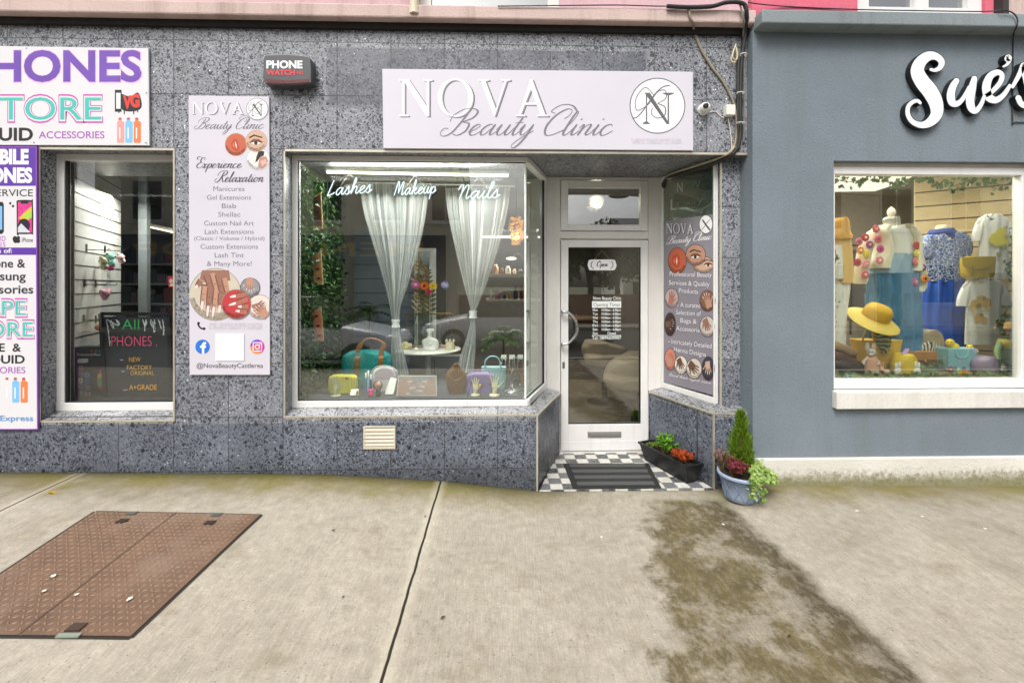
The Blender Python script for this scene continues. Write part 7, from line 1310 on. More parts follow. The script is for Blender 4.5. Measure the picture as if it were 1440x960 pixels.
# satchel
t = thing('mustard_satchel', 'mustard yellow satchel hanging between the two white t-shirts', 'bag', at(1374, 390, .5)); m_ = M('#b59a1f', .5, var=.06, bump=.2, bscale=60); MB(m_).rows([(390, 1356, 1393), (386, 1354, 1395), (372, 1353, 1396), (364, 1354, 1396.5), (361, 1359, 1396)], .5, .05, 28, 4, sq=.55).build('body', t); b = MB(M('#a88e1a', .5)); pl = PY(.44); b.poly(pl, cat([(1353, 362), (1396.5, 361), (1396, 371), (1390, 376), (1376, 379), (1362, 377), (1354, 373), (1353, 362)], 3)[:-1], -.004, .006); b.build('flap', t, bevel=.002); b = MB(M('#8a7415', .5)); b.rect(pl, 1365, 374, 1368.5, 387, .003, .003); b.build('strap', t); b = MB(M('#6e5c14', .5)); b.ribbon(pl, [(1354, 373), (1362, 377.5), (1376, 379.5), (1390, 376.5), (1396, 371.5)], .8, .8, .004); b.build('stitching', t)
# hat + tote
t = thing('wide_straw_hat', 'wide brimmed bright yellow straw hat perched on the yellow tote', 'hat', at(1228, 460, .3)); STR = M('#cdb552', .7, var=.08, bump=.5, bscale=180, name='yellow_straw'); c = at(1229, 448, .3); ax = Vector((.14, -.5, .86)); rB = 39*3.84/F
MB(STR).lathe([(rB*.42, .02), (rB*.6, .012), (rB*.8, 0), (rB*.97, -.02), (rB, -.022), (rB*.97, -.026), (rB*.5, -.0), (.001, -.0)], c, 44, ax, 1.0, .86).build('brim', t); MB(M('#cda42a', .7, var=.1, bump=.5, bscale=180)).lathe([(rB*.44, 0), (rB*.45, .03), (rB*.42, .085), (rB*.33, .115), (rB*.15, .128), (.001, .13)], c+ax*.01, 36, ax).build('crown', t)
t = thing('yellow_tote', 'yellow straw tote bag with a green scarf under the wide hat', 'bag', bb(1232, .42)); Y = .44; bz = row(zBL, .42); MB(M('#d8b23c', .7, var=.08, bump=.5, bscale=160)).rows([(bz, 1208, 1256), (505, 1204, 1259), (485, 1201.5, 1262), (477, 1199.5, 1264)], Y, .09, 36, 4, sq=.6).build('body', t)
b = MB(M('#d8b23c', .7)); b.tube([at(x, y, Y-.07) for x, y in cat([(1212, 480), (1219, 462), (1222, 458), (1226, 463), (1229, 479)], 5)], .008, 8); b.build('handle', t)
gs = NT('green_scarf_print'); o_ = gs.obj(); w_ = gs.n('TexWave', {'wave_type': 'RINGS'}, {'Vector': o_, 'Scale': 9.0, 'Distortion': 5.0, 'Detail': 2.0}).outputs[1]; M_SCF = gs.done(gs.pbsdf(gs.mix(gs.rng(w_, .4, .55), S('#28402f'), S('#a9ad5a')), .6))
MB(M_SCF).rows([(496, 1240, 1247), (488, 1236, 1250), (476, 1231, 1252), (466, 1231, 1252), (460, 1233, 1250)], Y-.1, .035, 28, 4, fold=.3, ff=5).build('scarf', t)
# shoes, rabbit, egg, box, beige bag
def shoe(label, pts, col, Y, r):
    t = thing('shoe', label, 'shoe', at(pts[0][0], pts[0][1]+4, Y), 'shoes on the boutique display'); P_ = [at(x, y, Y-.0+.02*i) for i, (x, y) in enumerate(pts)]; MB(M(col, .5, var=.12)).tube(cat([tuple(p) for p in P_], 4), [r*(.4+1.0*math.sin(PI*min(1, .12+.8*i/(4*(len(pts)-1))))) for i in range(4*(len(pts)-1)+1)], 12, flat=.75).build('upper', t); MB(M('#3a2f28', .7)).tube([p-Vector((0, 0, r*.9)) for p in P_], r*.55, 8, flat=.35).build('sole', t)
shoe('tan shoe highest on the dark pile at the left of the boutique floor', [(1166, 484), (1180, 487), (1192, 493), (1203, 497)], '#a58a6a', .34, .04); shoe('dark brown shoe in the middle of the pile', [(1168, 500), (1184, 503), (1197, 509), (1212, 514)], '#4a362a', .26, .042); shoe('black laced shoe lowest in the pile', [(1172, 512), (1190, 514), (1204, 518), (1214, 522)], '#2e2622', .2, .04)
t = thing('rabbit_figurine', 'pink rabbit figurine in dungarees standing before the yellow tote', 'figurine', bb(1230, .2)); Y = .2; bz = row(zBL, Y); PK = M('#d2a287', .6, var=.12, scale=50); GR = M('#b9b6b2', .6, var=.1)
MB(PK).rows([(bz, 1217, 1240), (522, 1217, 1238), (512, 1217, 1236), (504, 1219, 1232), (501, 1222, 1230)], Y, .045, 24, 4).build('dungarees', t); b = MB(GR); b.ell(at(1225.5, 496, Y), .035, .034, .036, 16, 10); [b.rows([(492, x-2, x+2), (487, x-2.6, x+2.6), (482, x-1.5, x+1.5)], Y, .012, 12, 3) for x in (1220, 1229)]; b.ell(at(1225.5, 499, Y-.03), .016, .014, .012, 10, 8)
[b.tube([at(1225+s_*6, 504, Y-.01), at(1225+s_*11, 509, Y-.03), at(1225+s_*9, 513, Y-.05)], [.012, .011, .009], 8) for s_ in (-1, 1)]; b.build('head', t); b = MB(M('#1c1a1a', .3)); [b.ell(at(1225.5+s_*2.2, 494.5, Y-.033), .004, .004, .005, 8, 6) for s_ in (-1, 1)]; b.build('eyes', t)
t = thing('small_pink_rabbit', 'small salmon rabbit ornament lying right of the rabbit figurine', 'figurine', bb(1247, .16)); b = MB(PK); b.ell(at(1247, 523, .16), .04, .03, .022, 14, 8).ell(at(1240, 519, .15), .02, .02, .02, 12, 8); [b.rows([(517, x-1, x+1), (512, x-1.4, x+1.4), (509, x-.6, x+.6)], .15, .006, 8, 2) for x in (1238, 1241.5)]; b.build('body', t)
t = thing('yellow_egg', 'big yellow egg with rabbit motifs and a lilac ribbon on the boutique floor', 'egg', bb(1271, .24)); MB(M('#d9bd2c', .5, var=.08)).rows([(row(zBL, .24), 1262, 1281), (524, 1257, 1286), (514, 1255.5, 1287), (505, 1258, 1284.5), (499, 1263, 1280), (496.5, 1268, 1275)], .24, .09, 32, 5).build('shell', t); b = MB(M('#b79ad0', .5)); b.rows([(502, 1266, 1274), (496, 1269, 1277), (490, 1274, 1277.5)], .22, .02, 14, 3); b.build('ribbon', t)
b = MB(M('#dfe3e2', .6)); pl = PY(.24-.088)
for cx, s_ in ((1262.5, 1), (1290, -1)): 
    for (dx, dy, rx, ry) in ((0, 522, 5.5, 6), (-2*s_, 514, 2, 5), (2.5*s_, 513, 1.8, 5)): b.ell(at(cx+dx, dy, .15), rx*.0058, .01, ry*.0058, 12, 8)
b.build('rabbit_motif', t)
t = thing('wooden_chest', 'brown wooden chest with a lighter lid behind the yellow egg', 'chest', bb(1303, .42)); Y = .4; k = at(1281, 515, Y).x; k2 = at(1324, 515, Y).x; b = MB(M('#7d5638', .6, var=.2)); b.box(k, k2, Y, Y+.2, zBL+.001, Z(1300, 507, Y)); b.build('body', t, bevel=.006); MB(M('#a97a3f', .6, var=.15)).box(k-.008, k2+.006, Y-.008, Y+.208, Z(1300, 506.7, Y), Z(1300, 493.5, Y)).build('lid', t, bevel=.008); MB(M('#c9a45a', .3, .8)).ell(at(1302, 508, Y-.012), .012, .006, .014, 10, 8).build('clasp', t); MB(M('#54341f', .6)).box((k+k2)/2-.004, (k+k2)/2+.004, Y-.003, Y-.0002, zBL+.01, Z(1300, 509, Y)).build('board_gap', t)
t = thing('beige_bag', 'slouchy beige fabric bag with a zebra scarf on the wooden chest', 'bag', at(1308, 494, .5)); MB(M('#a39680', .8, var=.1, bump=.4, bscale=30)).rows([(494, 1295, 1324), (485, 1292, 1325), (474, 1291, 1324), (466, 1293, 1319), (463.5, 1299, 1313)], .5, .07, 30, 4, fold=.15, ff=6).build('body', t)
zb = NT('zebra_print'); w_ = zb.n('TexWave', None, {'Vector': zb.obj(), 'Scale': 12.0, 'Distortion': 6.0}).outputs[1]; M_ZB = zb.done(zb.pbsdf(zb.mix(zb.math('GREATER_THAN', w_, .5), S('#3a372f'), S('#d5cfbf')), .7)); MB(M_ZB).rows([(494, 1296, 1320), (489, 1294, 1323), (484, 1296, 1316), (480, 1302, 1311)], .43, .03, 24, 4, fold=.2, ff=5).build('scarf', t)
# gift bag and ducks
bgm = NT('pastel_gift_print'); o_ = bgm.obj(); vv = bgm.n('TexVoronoi', None, {'Vector': o_, 'Scale': 16.0}); c = bgm.mix(bgm.rng(vv.outputs[0], .3, .42), bgm.n('HueSaturation', None, {'Color': bgm.mix(.0, vv.outputs['Color'], (0, 0, 0, 1)), 'Saturation': .7, 'Value': .9}).outputs[0], S('#86bccb')); M_GB = bgm.done(bgm.pbsdf(c, .5))
t = thing('gift_bag', 'pale blue gift bag with a bright print holding two toy ducks', 'gift bag', bb(1352, .3)); Y = .3; b = MB(M_GB); k = at(1332, 510, Y).x; k2 = at(1373, 510, Y).x; zt2 = Z(1350, 490, Y); b.hexa([(k+.012, Y, zBL+.001), (k2-.012, Y, zBL+.001), (k2-.012, Y+.1, zBL+.001), (k+.012, Y+.1, zBL+.001)], [(k, Y-.01, zt2), (k2, Y-.01, zt2), (k2, Y+.11, zt2), (k, Y+.11, zt2)]); b.build('bag', t, bevel=.003); b = MB(M('#9fd0d8', .4)); b.tube([at(x, y, Y-.016) for x, y in cat([(1344, 491), (1345, 500), (1352, 503), (1360, 500), (1362, 491)], 5)], .004, 6); b.build('handle', t)
for (px, py, lb) in ((1336, 483, 'yellow toy duck with an orange beak, left in the gift bag'), (1364, 489.5, 'yellow toy duck lying right in the gift bag')):
    t = thing('toy_duck', lb, 'toy duck', at(px, py+8, .36), 'toy ducks in the gift bag'); s_ = 1 if px < 1350 else .75; MB(M('#e0c52c', .4, var=.05)).ell(at(px+4, py+4, .36), .05*s_, .04, .034*s_, 14, 10).ell(at(px, py-1, .35), .034*s_, .032*s_, .036*s_, 16, 10).build('body', t); MB(M('#dc7a22', .4)).ell(at(px-3, py+1.5, .32), .017, .016, .008, 10, 6).build('beak', t); b = MB(M('#161616', .3)); [b.ell(at(px+dx, py-2, .322), .005, .004, .005, 8, 6) for dx in (-3, 1.5)]; b.build('eyes', t)
b = MB(M('#8b7f98', .6, var=.2, scale=90, bump=.5, bscale=90)); b.rows([(row(zBL, .26), 1375, 1392), (522, 1370, 1397), (514, 1368.5, 1399), (506, 1371, 1397), (500.5, 1378, 1390)], .26, .085, 32, 5); tag(b.build('yarn_ball'), 'lilac speckled ball beside the gift bag', 'ball')
# doll
t = thing('scarecrow_doll', 'scarecrow doll in a green dress with a straw hat and striped legs', 'doll', bb(1416, .3)); Y = .32; SKN = M('#cdb68f', .7, var=.08)
MB(M('#7f9a6a', .7, var=.12, bump=.4, bscale=40)).rows([(510, 1407, 1428), (503, 1403, 1432), (492, 1405, 1430), (482, 1409, 1425), (476, 1411, 1423)], Y, .06, 30, 4, fold=.15, ff=8).build('dress', t); b = MB(SKN); b.ell(at(1417, 466, Y), .055, .05, .058, 18, 12); b.build('head', t)
MB(M('#b58f52', .7, var=.12, bump=.4, bscale=100)).rows([(463, 1402, 1432), (461, 1401, 1433), (459, 1406, 1428), (455, 1409, 1426), (452, 1413, 1421)], Y+.01, .075, 26, 4).build('hat', t); MB(M('#c2b04a', .7)).rows([(489, 1406, 1429), (482, 1405, 1430), (477, 1409, 1425)], Y-.005, .062, 24, 3, fold=.1, ff=7).build('collar', t)
b = MB(M('#1c1a1a', .3)); [b.ell(at(1417+s_*3.4, 465, Y-.05), .006, .005, .007, 8, 6) for s_ in (-1, 1)]; b.tube([at(x, y, Y-.05) for x, y in ((1413.5, 470.5), (1417, 472), (1420.5, 470.5))], .002, 5); b.build('face', t)
ws = NT('striped_stocking'); z_ = ws.xyz(ws.obj())[2]; M_STK = ws.done(ws.pbsdf(ws.mix(ws.math('GREATER_THAN', ws.math('FRACT', ws.math('MULTIPLY', z_, 42.0)), .5), S('#dcd8cc'), S('#4f6b52')), .7))
for s_ in (-1, 1): b = MB(M_STK); b.tube([at(1417+s_*4, 508, Y), at(1417+s_*5, 518, Y-.02), at(1417+s_*5, row(zBL, Y)-2, Y-.03)], .018, 10); b.build('leg', t); b = MB(M('#7f9a6a', .7)); b.tube([at(1417+s_*10, 482, Y), at(1417+s_*15, 494, Y-.03), at(1417+s_*13, 503, Y-.05)], [.026, .022, .018], 10); b.ell(at(1417+s_*13, 505, Y-.055), .018, .016, .018, 10, 8); b.build('arm', t)
b = MB(M('#b5502f', .6)); b.rows([(516, 1428, 1436), (508, 1428, 1436.5), (502, 1430, 1435)], Y-.05, .02, 16, 3); b.build('basket', t)
# ivy
IVY = LEAF('#22401f', '#5b7a4a', 'ivy_leaf', .15); IVY2 = LEAF('#3b5c34', '#7f9a78', 'pale_ivy_leaf', .15)
def garland(label, pts, Y, n, mat, sz, sp_=3.0, seed=1):
    rg = random.Random(seed); t = thing('ivy_garland', label, 'ivy garland', at(pts[-1][0], pts[-1][1], Y), 'artificial ivy in the boutique window'); P_ = cat(pts, 8); b = MB(mat)
    for i in range(n): x, y = P_[rg.randrange(len(P_))]; b.ivy(at(x+rg.gauss(0, sp_), y+rg.gauss(0, sp_), Y+rg.uniform(-.02, .02)), sz*rg.uniform(.7, 1.25), rg)
    b.build('leaves', t); MB(M('#54452c', .7)).tube([at(x, y, Y) for x, y in P_], .003, 5).build('stem', t)
garland('ivy garland along the top left of the boutique window', [(1174, 252), (1195, 256), (1215, 251), (1228, 246), (1238, 250), (1256, 258), (1275, 252), (1290, 247)], .2, 110, IVY, .026, 5, 1); garland('ivy garland along the top right of the boutique window', [(1290, 247), (1310, 254), (1335, 262), (1352, 258), (1376, 251), (1392, 256), (1412, 260), (1436, 248)], .2, 120, IVY, .027, 5, 2)
garland('ivy garland hanging down the right edge of the boutique window', [(1430, 250), (1433, 285), (1428, 310), (1425, 340), (1422, 362), (1418, 378), (1424, 395), (1428, 415), (1416, 435), (1408, 452), (1412, 470)], .22, 110, IVY, .027, 3.5, 3); garland('ivy garland at the left edge beside the yellow jacket', [(1174, 350), (1176, 362), (1174, 372)], .24, 9, IVY, .02, 2, 4)
rg = random.Random(21); b = MB(IVY2)
for i in range(900): px = rg.uniform(1173, 1436); Y = rg.choice((.02, .1, .3, .38))+rg.uniform(.0, .08); b.ivy(base(px, Y, zBL+abs(rg.gauss(0, .022 if Y < .2 else .04))), rg.uniform(.018, .034 if Y < .2 else .04), rg, (rg.gauss(0, .6), -1, .9))
tag(b.build('ivy_ground_cover'), 'mixed green artificial ivy strewn over the boutique window floor', 'ivy', kind='stuff')
for (px, py, Y, c, lb) in ((1336, 519, .14, '#a03a7a', 'magenta artificial flower in front of the gift bag'), (1349, 524, .12, '#d8c23c', 'yellow artificial flower in front of the gift bag'), (1357, 523.5, .1, '#dc9a5a', 'peach artificial flower in front of the gift bag'), (1190, 528.5, .05, '#8fb0cf', 'pale blue artificial flower at the left front of the boutique floor')):
    c0 = at(px, py, Y); t = thing('artificial_flower', lb, 'flower', c0, 'loose artificial flowers'); b = MB(LEAF(c, c)); [b.leaf(c0, (math.cos(a), -.4, math.sin(a)), (0, -1, .3), .03, .022, .2) for a in [2*PI*k/9 for k in range(9)]]; b.build('petals', t); MB(M('#d9c23c', .7)).ell(c0+Vector((0, -.006, 0)), .009, .006, .009, 8, 6).build('heart', t)
t = thing('clothes_rack', 'dark clothes rack with garments at the back of the boutique', 'clothes rack', at(1235, 470, 2.4)); b = MB(M('#2a2826', .4)); [b.tube([at(x, 470, 2.4), at(x, 345, 2.4)], .014, 8) for x in (1196, 1300)]; b.tube([at(1196, 345, 2.4), at(1300, 345, 2.4)], .014, 8); b.build('frame', t)
for i, c in enumerate(('#3b3a3d', '#55483f', '#6a6258', '#2f3238', '#7a4238', '#463f4c', '#5b6166')): x = 1199+i*14; MB(M(c, .8, var=.1, bump=.3, bscale=12)).rows([(452, x, x+12), (420, x+.5, x+11.5), (365, x+1, x+11), (351, x+4, x+8)], 2.4, .2, 20, 4, fold=.1, ff=5).build('garment', t)

# ================================================================== PAVEMENT THINGS
# hatch
HC = [ground_at(*q) for q in ((134, 719), (368, 724), (184, 897), (-130, 894))]
zh = sum(p.z for p in HC)/4; hn = [Vector((p.x, p.y, gz(p.x, p.y)+.004)) for p in HC]
def hpt(u, v, k=0.0):                         # u across, v towards the kerb
    a = hn[0].lerp(hn[1], u); c_ = hn[3].lerp(hn[2], u); p = a.lerp(c_, v); p.z = gz(p.x, p.y)+.006+k; return p
ru = NT('rusty_steel'); p = ru.pos(); n1 = ru.noise(p, 6.0, 6, .65); n2 = ru.noise(p, 60.0, 4, .7); c = ru.mix(ru.rng(n1, .3, .7), S('#5f4a3b'), S('#765c49')); c = ru.mix(ru.rng(n2, .45, .75, 0, .5), c, S('#5a3f35')); c = ru.mix(ru.rng(ru.noise(p, 2.2, 4), .5, .75, 0, .6), c, S('#8f7d70')); M_RUST = ru.done(ru.pbsdf(c, .75, .15, ru.bump(n2, .3, .004)))
ru = NT('worn_rust_tread'); p = ru.pos(); n2 = ru.noise(p, 40.0, 4, .7); c = ru.mix(ru.rng(n2, .3, .7), S('#806653'), S('#9a806c')); M_TRD = ru.done(ru.pbsdf(c, .6, .2))
ht = thing('cellar_hatch', 'rusty brown steel cellar hatch with a raised tread pattern in the pavement', 'hatch', hpt(.5, .5))
N = 14
for u0, u1 in ((.006, .488), (.494, .994)):
    b = MB(M_RUST); vs = [hpt(u0+(u1-u0)*i/N, .006+.988*j/N) for j in range(N+1) for i in range(N+1)]; b.add(vs, [(j*(N+1)+i, (j+1)*(N+1)+i, (j+1)*(N+1)+i+1, j*(N+1)+i+1) for j in range(N) for i in range(N)], True); b.use(M_TRD)
    W = (hn[1]-hn[0]).length; H = (hn[3]-hn[0]).length; st = .035; nu = int(W*(u1-u0)/st); nv = int(H*.985/st)
    for i in range(nu):
        for j in range(nv):
            u = u0+(i+.55)*st/W; v = .012+(j+.5)*st/H; s_ = 1 if (i+j) % 2 else -1; c0 = hpt(u, v); du = Vector((1, 0, 0)); dv_ = Vector((0, 1, 0)); d = (du*s_*.8+dv_*.6).normalized(); e_ = Vector((-d.y, d.x, 0)); l_, w_ = .0155, .0048
            q = [c0+d*l_, c0+e_*w_, c0-d*l_, c0-e_*w_]; r_ = [c0+d*l_*.55+Vector((0, 0, .0045)), c0+e_*w_*.4+Vector((0, 0, .0045)), c0-d*l_*.55+Vector((0, 0, .0045)), c0-e_*w_*.4+Vector((0, 0, .0045))]
            b.add(q+r_, [(4, 5, 6, 7)]+[(k, (k+1) % 4, 4+(k+1) % 4, 4+k) for k in range(4)])
    b.build('door_leaf', ht)
b = MB(M('#2b2621', .9)); 
def gstrip(b, A, B, w, k=.0015, n=16):
    for i in range(n):
        p, q = A.lerp(B, i/n), A.lerp(B, (i+1)/n); d = (q-p).normalized(); e_ = Vector((-d.y, d.x, 0))*w/2; vs = []
        for s_ in (p, q):
            for t_ in (-1, 1): r_ = s_+e_*t_; vs.append((r_.x, r_.y, gz(r_.x, r_.y)+k))
        b.add(vs, [(0, 1, 3, 2)])
for i, w_ in ((0, .016), (1, .022), (2, .018), (3, .026)): gstrip(b, hn[i], hn[(i+1) % 4], w_)
b.build('seat_gap', ht)
b = MB(M('#2a1d17', .9))
for (px, py) in ((172, 734), (295, 736.5)): 
    c0 = ground_at(px, py); b.box(c0.x-.03, c0.x+.03, c0.y-.022, c0.y+.022, c0.z+.006, c0.z+.0118); flush_(b, ht, 'lifting_eye')
b.use(M('#4c524a', .6))
for (px, py) in ((187, 723.5), (306, 725.5)): c0 = ground_at(px, py); b.box(c0.x-.035, c0.x+.02, c0.y-.015, c0.y+.02, c0.z+.004, c0.z+.013); flush_(b, ht, 'hinge')
c0 = ground_at(108, 884); b.use(M('#3a2a22', .8)).box(c0.x-.035, c0.x+.03, c0.y-.022, c0.y+.022, c0.z+.006, c0.z+.0125); flush_(b, ht, 'lifting_eye'); c0 = ground_at(96, 896); b.use(M('#7b857b', .6)).box(c0.x-.05, c0.x+.05, c0.y-.008, c0.y+.012, c0.z+.004, c0.z+.012); b.build('hinge', ht)
# litter
t_ = 0
for (px, py, r_, lb) in ((75, 813, .012, 'pale chewing gum blot on the hatch, farthest from the wall on its left'), (108, 839, .009, 'small pale gum blot near the middle of the hatch'), (183, 845, .013, 'largest pale gum blot, right of the middle of the hatch'), (62, 834, .008, 'faint gum blot at the left of the hatch'), (1205, 718, .010, 'pale gum blot on the pavement before the white plinth'), (846, 755, .009, 'white gum blot on the pavement in front of the door mat'), (1017, 737, .009, 'pale gum blot in the damp patch near the flower pot'), (1385, 743, .010, 'white gum blot on the right hand slab'), (1297, 726, .008, 'tiny pale blot right of the first blot by the plinth')):
    c0 = ground_at(px, py); rg = random.Random(px); k = .013 if px < 250 else .001; pts = [(c0.x+r_*math.cos(2*PI*i/9)*rg.uniform(.7, 1.3), c0.y+r_*math.sin(2*PI*i/9)*rg.uniform(.7, 1.3), gz(c0.x, c0.y)+k) for i in range(9)]; b = MB(M('#cfcabd', .8)); b.prism(pts, (0, 0, .0025)); tag(b.build('gum_blot'), lb, 'gum blot', 'gum blots on the ground')
for (px, py, r_, lb) in ((619, 871, .012, 'dark brown leaf crumb near the middle slab joint'), (596, 727, .009, 'small dark leaf crumb left of the joint near the wall'), (1108, 897, .010, 'dark leaf crumb in the damp patch'), (480, 841, .008, 'dark crumb on the slab right of the hatch'), (466, 747, .011, 'thin dark twig bit near the terrazzo foot')):
    c0 = ground_at(px, py); b = MB(LEAF('#3a2a1c', '#5a4026')); b.leaf(c0+Vector((0, 0, .004)), (.8, .5, .05), (0, 0, 1), r_*2.2, r_*1.4, -.2); tag(b.build('leaf_crumb'), lb, 'leaf', 'dry crumbs on the pavement')
c0 = ground_at(72, 694); b = MB(LEAF('#b58f1e', '#c9a22a')); b.leaf(c0+Vector((-.03, 0, .006)), (1, .15, .12), (0, 0, 1), .07, .035, .3); b.leaf(c0+Vector((-.03, 0, .008)), (.8, .6, .1), (0, 0, 1), .05, .025, .3); tag(b.build('fallen_leaf'), 'yellow fallen leaf on the pavement near the left joint', 'leaf')
# door mat
mt = thing('door_mat', 'black rubber door mat with ribbed grey carpet bands on the chequered tiles', 'door mat', (at(860, 670, .3).x, .35, zF)); fz = zF+.001
def fpt(px, py, z=fz): d = ray(px, py); return CAM+d*((z-CAM.z)/d.z)
mq = [fpt(792, 652.5), fpt(912, 652.5), fpt(930, 686.5), fpt(806, 687.5)]; rb = MB(M('#1d1e1f', .7, var=.1)); rb.prism(mq, (0, 0, .009)); rb.build('rubber_base', mt, bevel=.003)
def mp2(u, v, z=fz+.0095): p = (mq[0].lerp(mq[1], u)).lerp(mq[3].lerp(mq[2], u), v); p.z = z; return p
cp = M('#4a4b4c', .95, var=.3, scale=150, bump=.8, bscale=300); cd_ = M('#262728', .95, var=.3, scale=150, bump=.8, bscale=300)
for i in range(7): b = MB(cd_ if i % 2 else cp); v0 = .07+i*.86/7; v1 = v0+.86/7-.006; b.prism([mp2(.06, v0), mp2(.94, v0), mp2(.94, v1), mp2(.06, v1)], (0, 0, .005 if i % 2 else .008)); b.build('carpet_band', mt)
# trough planter
tr = thing('trough_planter', 'black plastic trough planter standing against the splayed terrazzo right of the door', 'planter', fpt(955, 672)); PLS = M('#17181a', .45, var=.12, scale=20)
top = [fpt(905, 630, zF+.155), fpt(925, 621, zF+.155), fpt(985, 652, zF+.155), fpt(958, 658, zF+.155)]; bot = [fpt(917, 652), fpt(930, 640), fpt(977, 675), fpt(960, 681)]
# rectangular trough lying parallel to the riser
rs = Vector((xEb-xE, YD, 0)).normalized(); nr = Vector((-rs.y, rs.x, 0)); Q0 = Vector((xE, 0, 0)); L0_, L1_ = .10, .72
def trp(l, w, z): p = Q0+rs*l+nr*w; return (p.x, p.y, z)
def ringq(z, w0, w1, l0, l1): return [trp(l0, w0, z), trp(l1, w0, z), trp(l1, w1, z), trp(l0, w1, z)]
b = MB(PLS); lv = [ringq(zF+.001, .045, .155, .14, .68), ringq(zF+.145, .022, .188, .105, .715), ringq(zF+.145, .012, .198, .095, .725), ringq(zF+.165, .010, .200, .093, .727), ringq(zF+.165, .030, .180, .113, .707), ringq(zF+.12, .035, .175, .12, .70)]
vs = [p for r_ in lv for p in r_]; b.add(vs, [(i*4+k, i*4+(k+1) % 4, (i+1)*4+(k+1) % 4, (i+1)*4+k) for i in range(5) for k in range(4)] + [(0, 1, 2, 3), (20, 21, 22, 23)]); b.build('trough', tr, bevel=.004)
SOIL = M('#2b2119', .95, var=.4, scale=90, bump=1.0, bscale=120); b = MB(SOIL); b.prism([Vector(p) for p in ringq(zF+.125, .034, .176, .118, .702)], (0, 0, .008)); b.build('soil', tr)
def bush(name, label, c, n, rx, rz, L, w, a, b_, grp, seed, up=.6, stem='#5a4a2a'):
    rg = random.Random(seed); t = thing(name, label, 'plant', c, grp); lf = MB(LEAF(a, b_)); st = MB(M(stem, .8)); c = Vector(c)
    for i in range(26):
        an = rg.uniform(0, 6.3); q = rg.random()**.5; tip = c+Vector((rx*q*math.cos(an), rx*q*math.sin(an), rz*rg.uniform(.55, 1.0)*(1-.45*q*q))); mid = (c+tip)/2+Vector((rg.gauss(0, .01), rg.gauss(0, .01), .02)); P_ = cat([tuple(c+Vector((rg.gauss(0, .012), rg.gauss(0, .012), 0))), tuple(mid), tuple(tip)], 5); st.tube(P_, .0022, 4)
        for j in range(n//26): u = P_[min(len(P_)-1, int(len(P_)*rg.uniform(.35, 1.0)))]; d = Vector((rg.gauss(0, 1), rg.gauss(0, 1), up+rg.gauss(0, .5))); lf.leaf(Vector(u), d, (rg.gauss(0, .4), rg.gauss(0, .4), 1), L*rg.uniform(.7, 1.2), w, rg.uniform(0, .4))
    lf.build('foliage', t); st.build('stems', t)
bush('boxwood_shrub', 'bright green leafy shrub in the black trough', trp(.44, .105, zF+.132), 900, .095, .20, .024, .015, '#4b8a22', '#86b83a', None, 2); bush('orange_heather', 'bright orange heather in the front of the black trough', trp(.235, .11, zF+.132), 1300, .10, .11, .03, .006, '#9a3a18', '#c9602c', None, 3, 1.0); bush('low_moss_plant', 'sparse low greenery at the door end of the black trough', trp(.62, .10, zF+.132), 160, .07, .03, .02, .012, '#5a7a2a', '#7f9a3a', None, 5)
# round pot
pp = ground_at(1043, 700); pp.x += .0; pot = thing('flower_pot', 'round grey blue pot with a lattice pattern at the corner of the terrazzo', 'flower pot', pp); BLU = M('#8e9db3', .5, var=.06, name='grey_blue_plastic'); rt = 32.5*(pp.y+3.54)/F*1.0; hp = (700-664)*(pp.y+3.54)/F*1.06
prof_ = [(rt*.62, 0), (rt*.68, .004), (rt*.72, hp*.2), (rt*.86, hp*.82), (rt*.89, hp*.83), (rt*.98, hp*.86), (rt*1.0, hp*.9), (rt*.99, hp*.99), (rt*.96, hp), (rt*.9, hp*.98), (rt*.88, hp*.9), (rt*.87, hp*.85)]
b = MB(BLU); b.lathe(prof_, pp, 56); b.build('vessel', pot); b = MB(M('#7684a0', .6, name='grey_blue_relief'))
def pr(h): return rt*(.69+.19*h/(hp*.82))
for k in range(10):
    for s_ in (-1, 1):
        P_ = [(pp.x+(pr(hp*.8*i/10)+.001)*math.cos(2*PI*k/10+s_*.62*i/10), pp.y+(pr(hp*.8*i/10)+.001)*math.sin(2*PI*k/10+s_*.62*i/10), pp.z+.01+hp*.78*i/10) for i in range(11)]; b.tube(P_, .0035, 5)
P_ = [(pp.x+(pr(hp*.78)+.004)*math.cos(2*PI*i/40), pp.y+(pr(hp*.78)+.004)*math.sin(2*PI*i/40), pp.z+hp*.79) for i in range(41)]; b.tube(P_, .004, 5); b.build('lattice', pot)
b = MB(SOIL); b.lathe([(rt*.87, hp*.86), (rt*.6, hp*.9), (.001, hp*.92)], pp, 32); b.build('soil', pot)
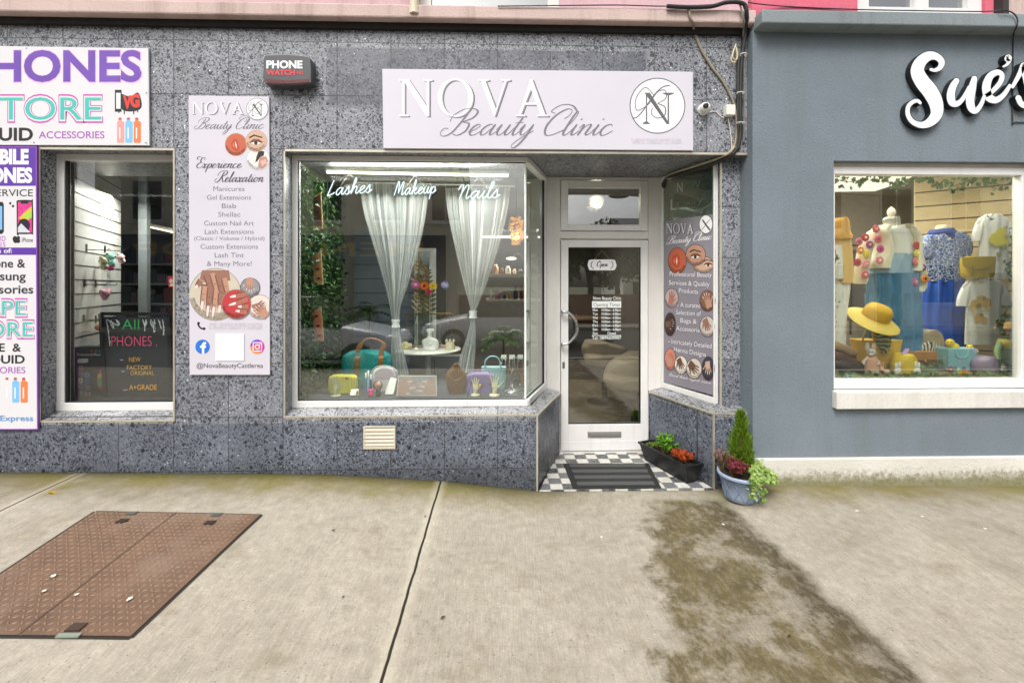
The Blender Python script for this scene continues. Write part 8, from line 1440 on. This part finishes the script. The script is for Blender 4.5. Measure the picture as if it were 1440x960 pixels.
# conifer, heather, trailing plant
t = thing('dwarf_conifer', 'yellow green dwarf conifer at the back of the round pot', 'conifer', pp+Vector((.02, .05, hp*.9))); c = pp+Vector((.02, .05, hp*.88)); rg = random.Random(6); lf = MB(LEAF('#7d9a26', '#4d6d1c', 'conifer_leaf')); H_ = .47
MB(M('#5a4a2a', .8)).tube([tuple(c), tuple(c+Vector((0, 0, H_*.85)))], [.012, .004], 8).build('trunk', t)
for i in range(2600):
    h = rg.random()**1.2; an = rg.uniform(0, 6.3); rad = .118*(1-h)**.8*(.7+.45*rg.random())*(.82+.75*mnoise.noise(Vector((math.cos(an)*1.6, math.sin(an)*1.6, h*5)))) + .008; q = rg.random()**.4; p = c+Vector((rad*q*math.cos(an), rad*q*math.sin(an), H_*h*.95+.01)); lf.leaf(p, (math.cos(an)*.45, math.sin(an)*.45, 1+rg.gauss(0, .2)), (rg.gauss(0, 1), rg.gauss(0, 1), .2), rg.uniform(.03, .055), .0075, rg.uniform(-.1, .3))
lf.build('foliage', t)
bush('red_heather', 'dark red heather on the left of the round pot', pp+Vector((-.10, -.05, hp*.88)), 1400, .115, .15, .03, .006, '#6d2430', '#a3525a', None, 8, 1.2); bush('dry_heather', 'faded brown pink heather sprigs behind the red heather', pp+Vector((-.12, .08, hp*.88)), 380, .06, .22, .026, .005, '#8a5a56', '#a98a7a', None, 12, 1.4)
t = thing('trailing_plant', 'pale green trailing ivy spilling over the right rim of the round pot', 'plant', pp+Vector((.12, -.1, hp*.9))); lf = MB(LEAF('#6f9038', '#b3c97c', 'variegated_leaf')); st = MB(M('#7f8a4a', .7)); rg = random.Random(14)
for i in range(20):
    an = rg.uniform(-2.0, .8); o0 = pp+Vector((.07, -.04, hp*.92)); rim = pp+Vector((rt*1.03*math.cos(an), rt*1.03*math.sin(an), hp*1.02)); L_ = (.13 if rg.random() < .25 else .035) if an < -.6 else .07; end = rim+Vector((.03*math.cos(an), .03*math.sin(an), -L_+rg.uniform(0, .05))); P_ = cat([tuple(o0), tuple((o0+rim)/2+Vector((0, 0, .05))), tuple(rim), tuple(end)], 5); st.tube(P_, .002, 4)
    for q in P_[3:]:
        for _ in range(3): lf.ivy(Vector(q)+Vector((rg.gauss(0, .014), rg.gauss(0, .014), rg.gauss(.008, .012))), rg.uniform(.012, .022), rg, (rg.gauss(.2, .5), -1, .8))
for i in range(90): lf.ivy(pp+Vector((.02+rg.uniform(.0, .13), -.12+rg.gauss(0, .03), -.045+hp*rg.uniform(.82, 1.12))), rg.uniform(.012, .022), rg, (rg.gauss(.2, .5), -1, .8)) if False else None
for i in range(26): lf.ivy(pp+Vector((.035+rg.gauss(0, .018), -rt*.97+rg.gauss(0, .006), hp*rg.uniform(.42, 1.0))), rg.uniform(.011, .02), rg)
lf.build('foliage', t); st.build('stems', t)
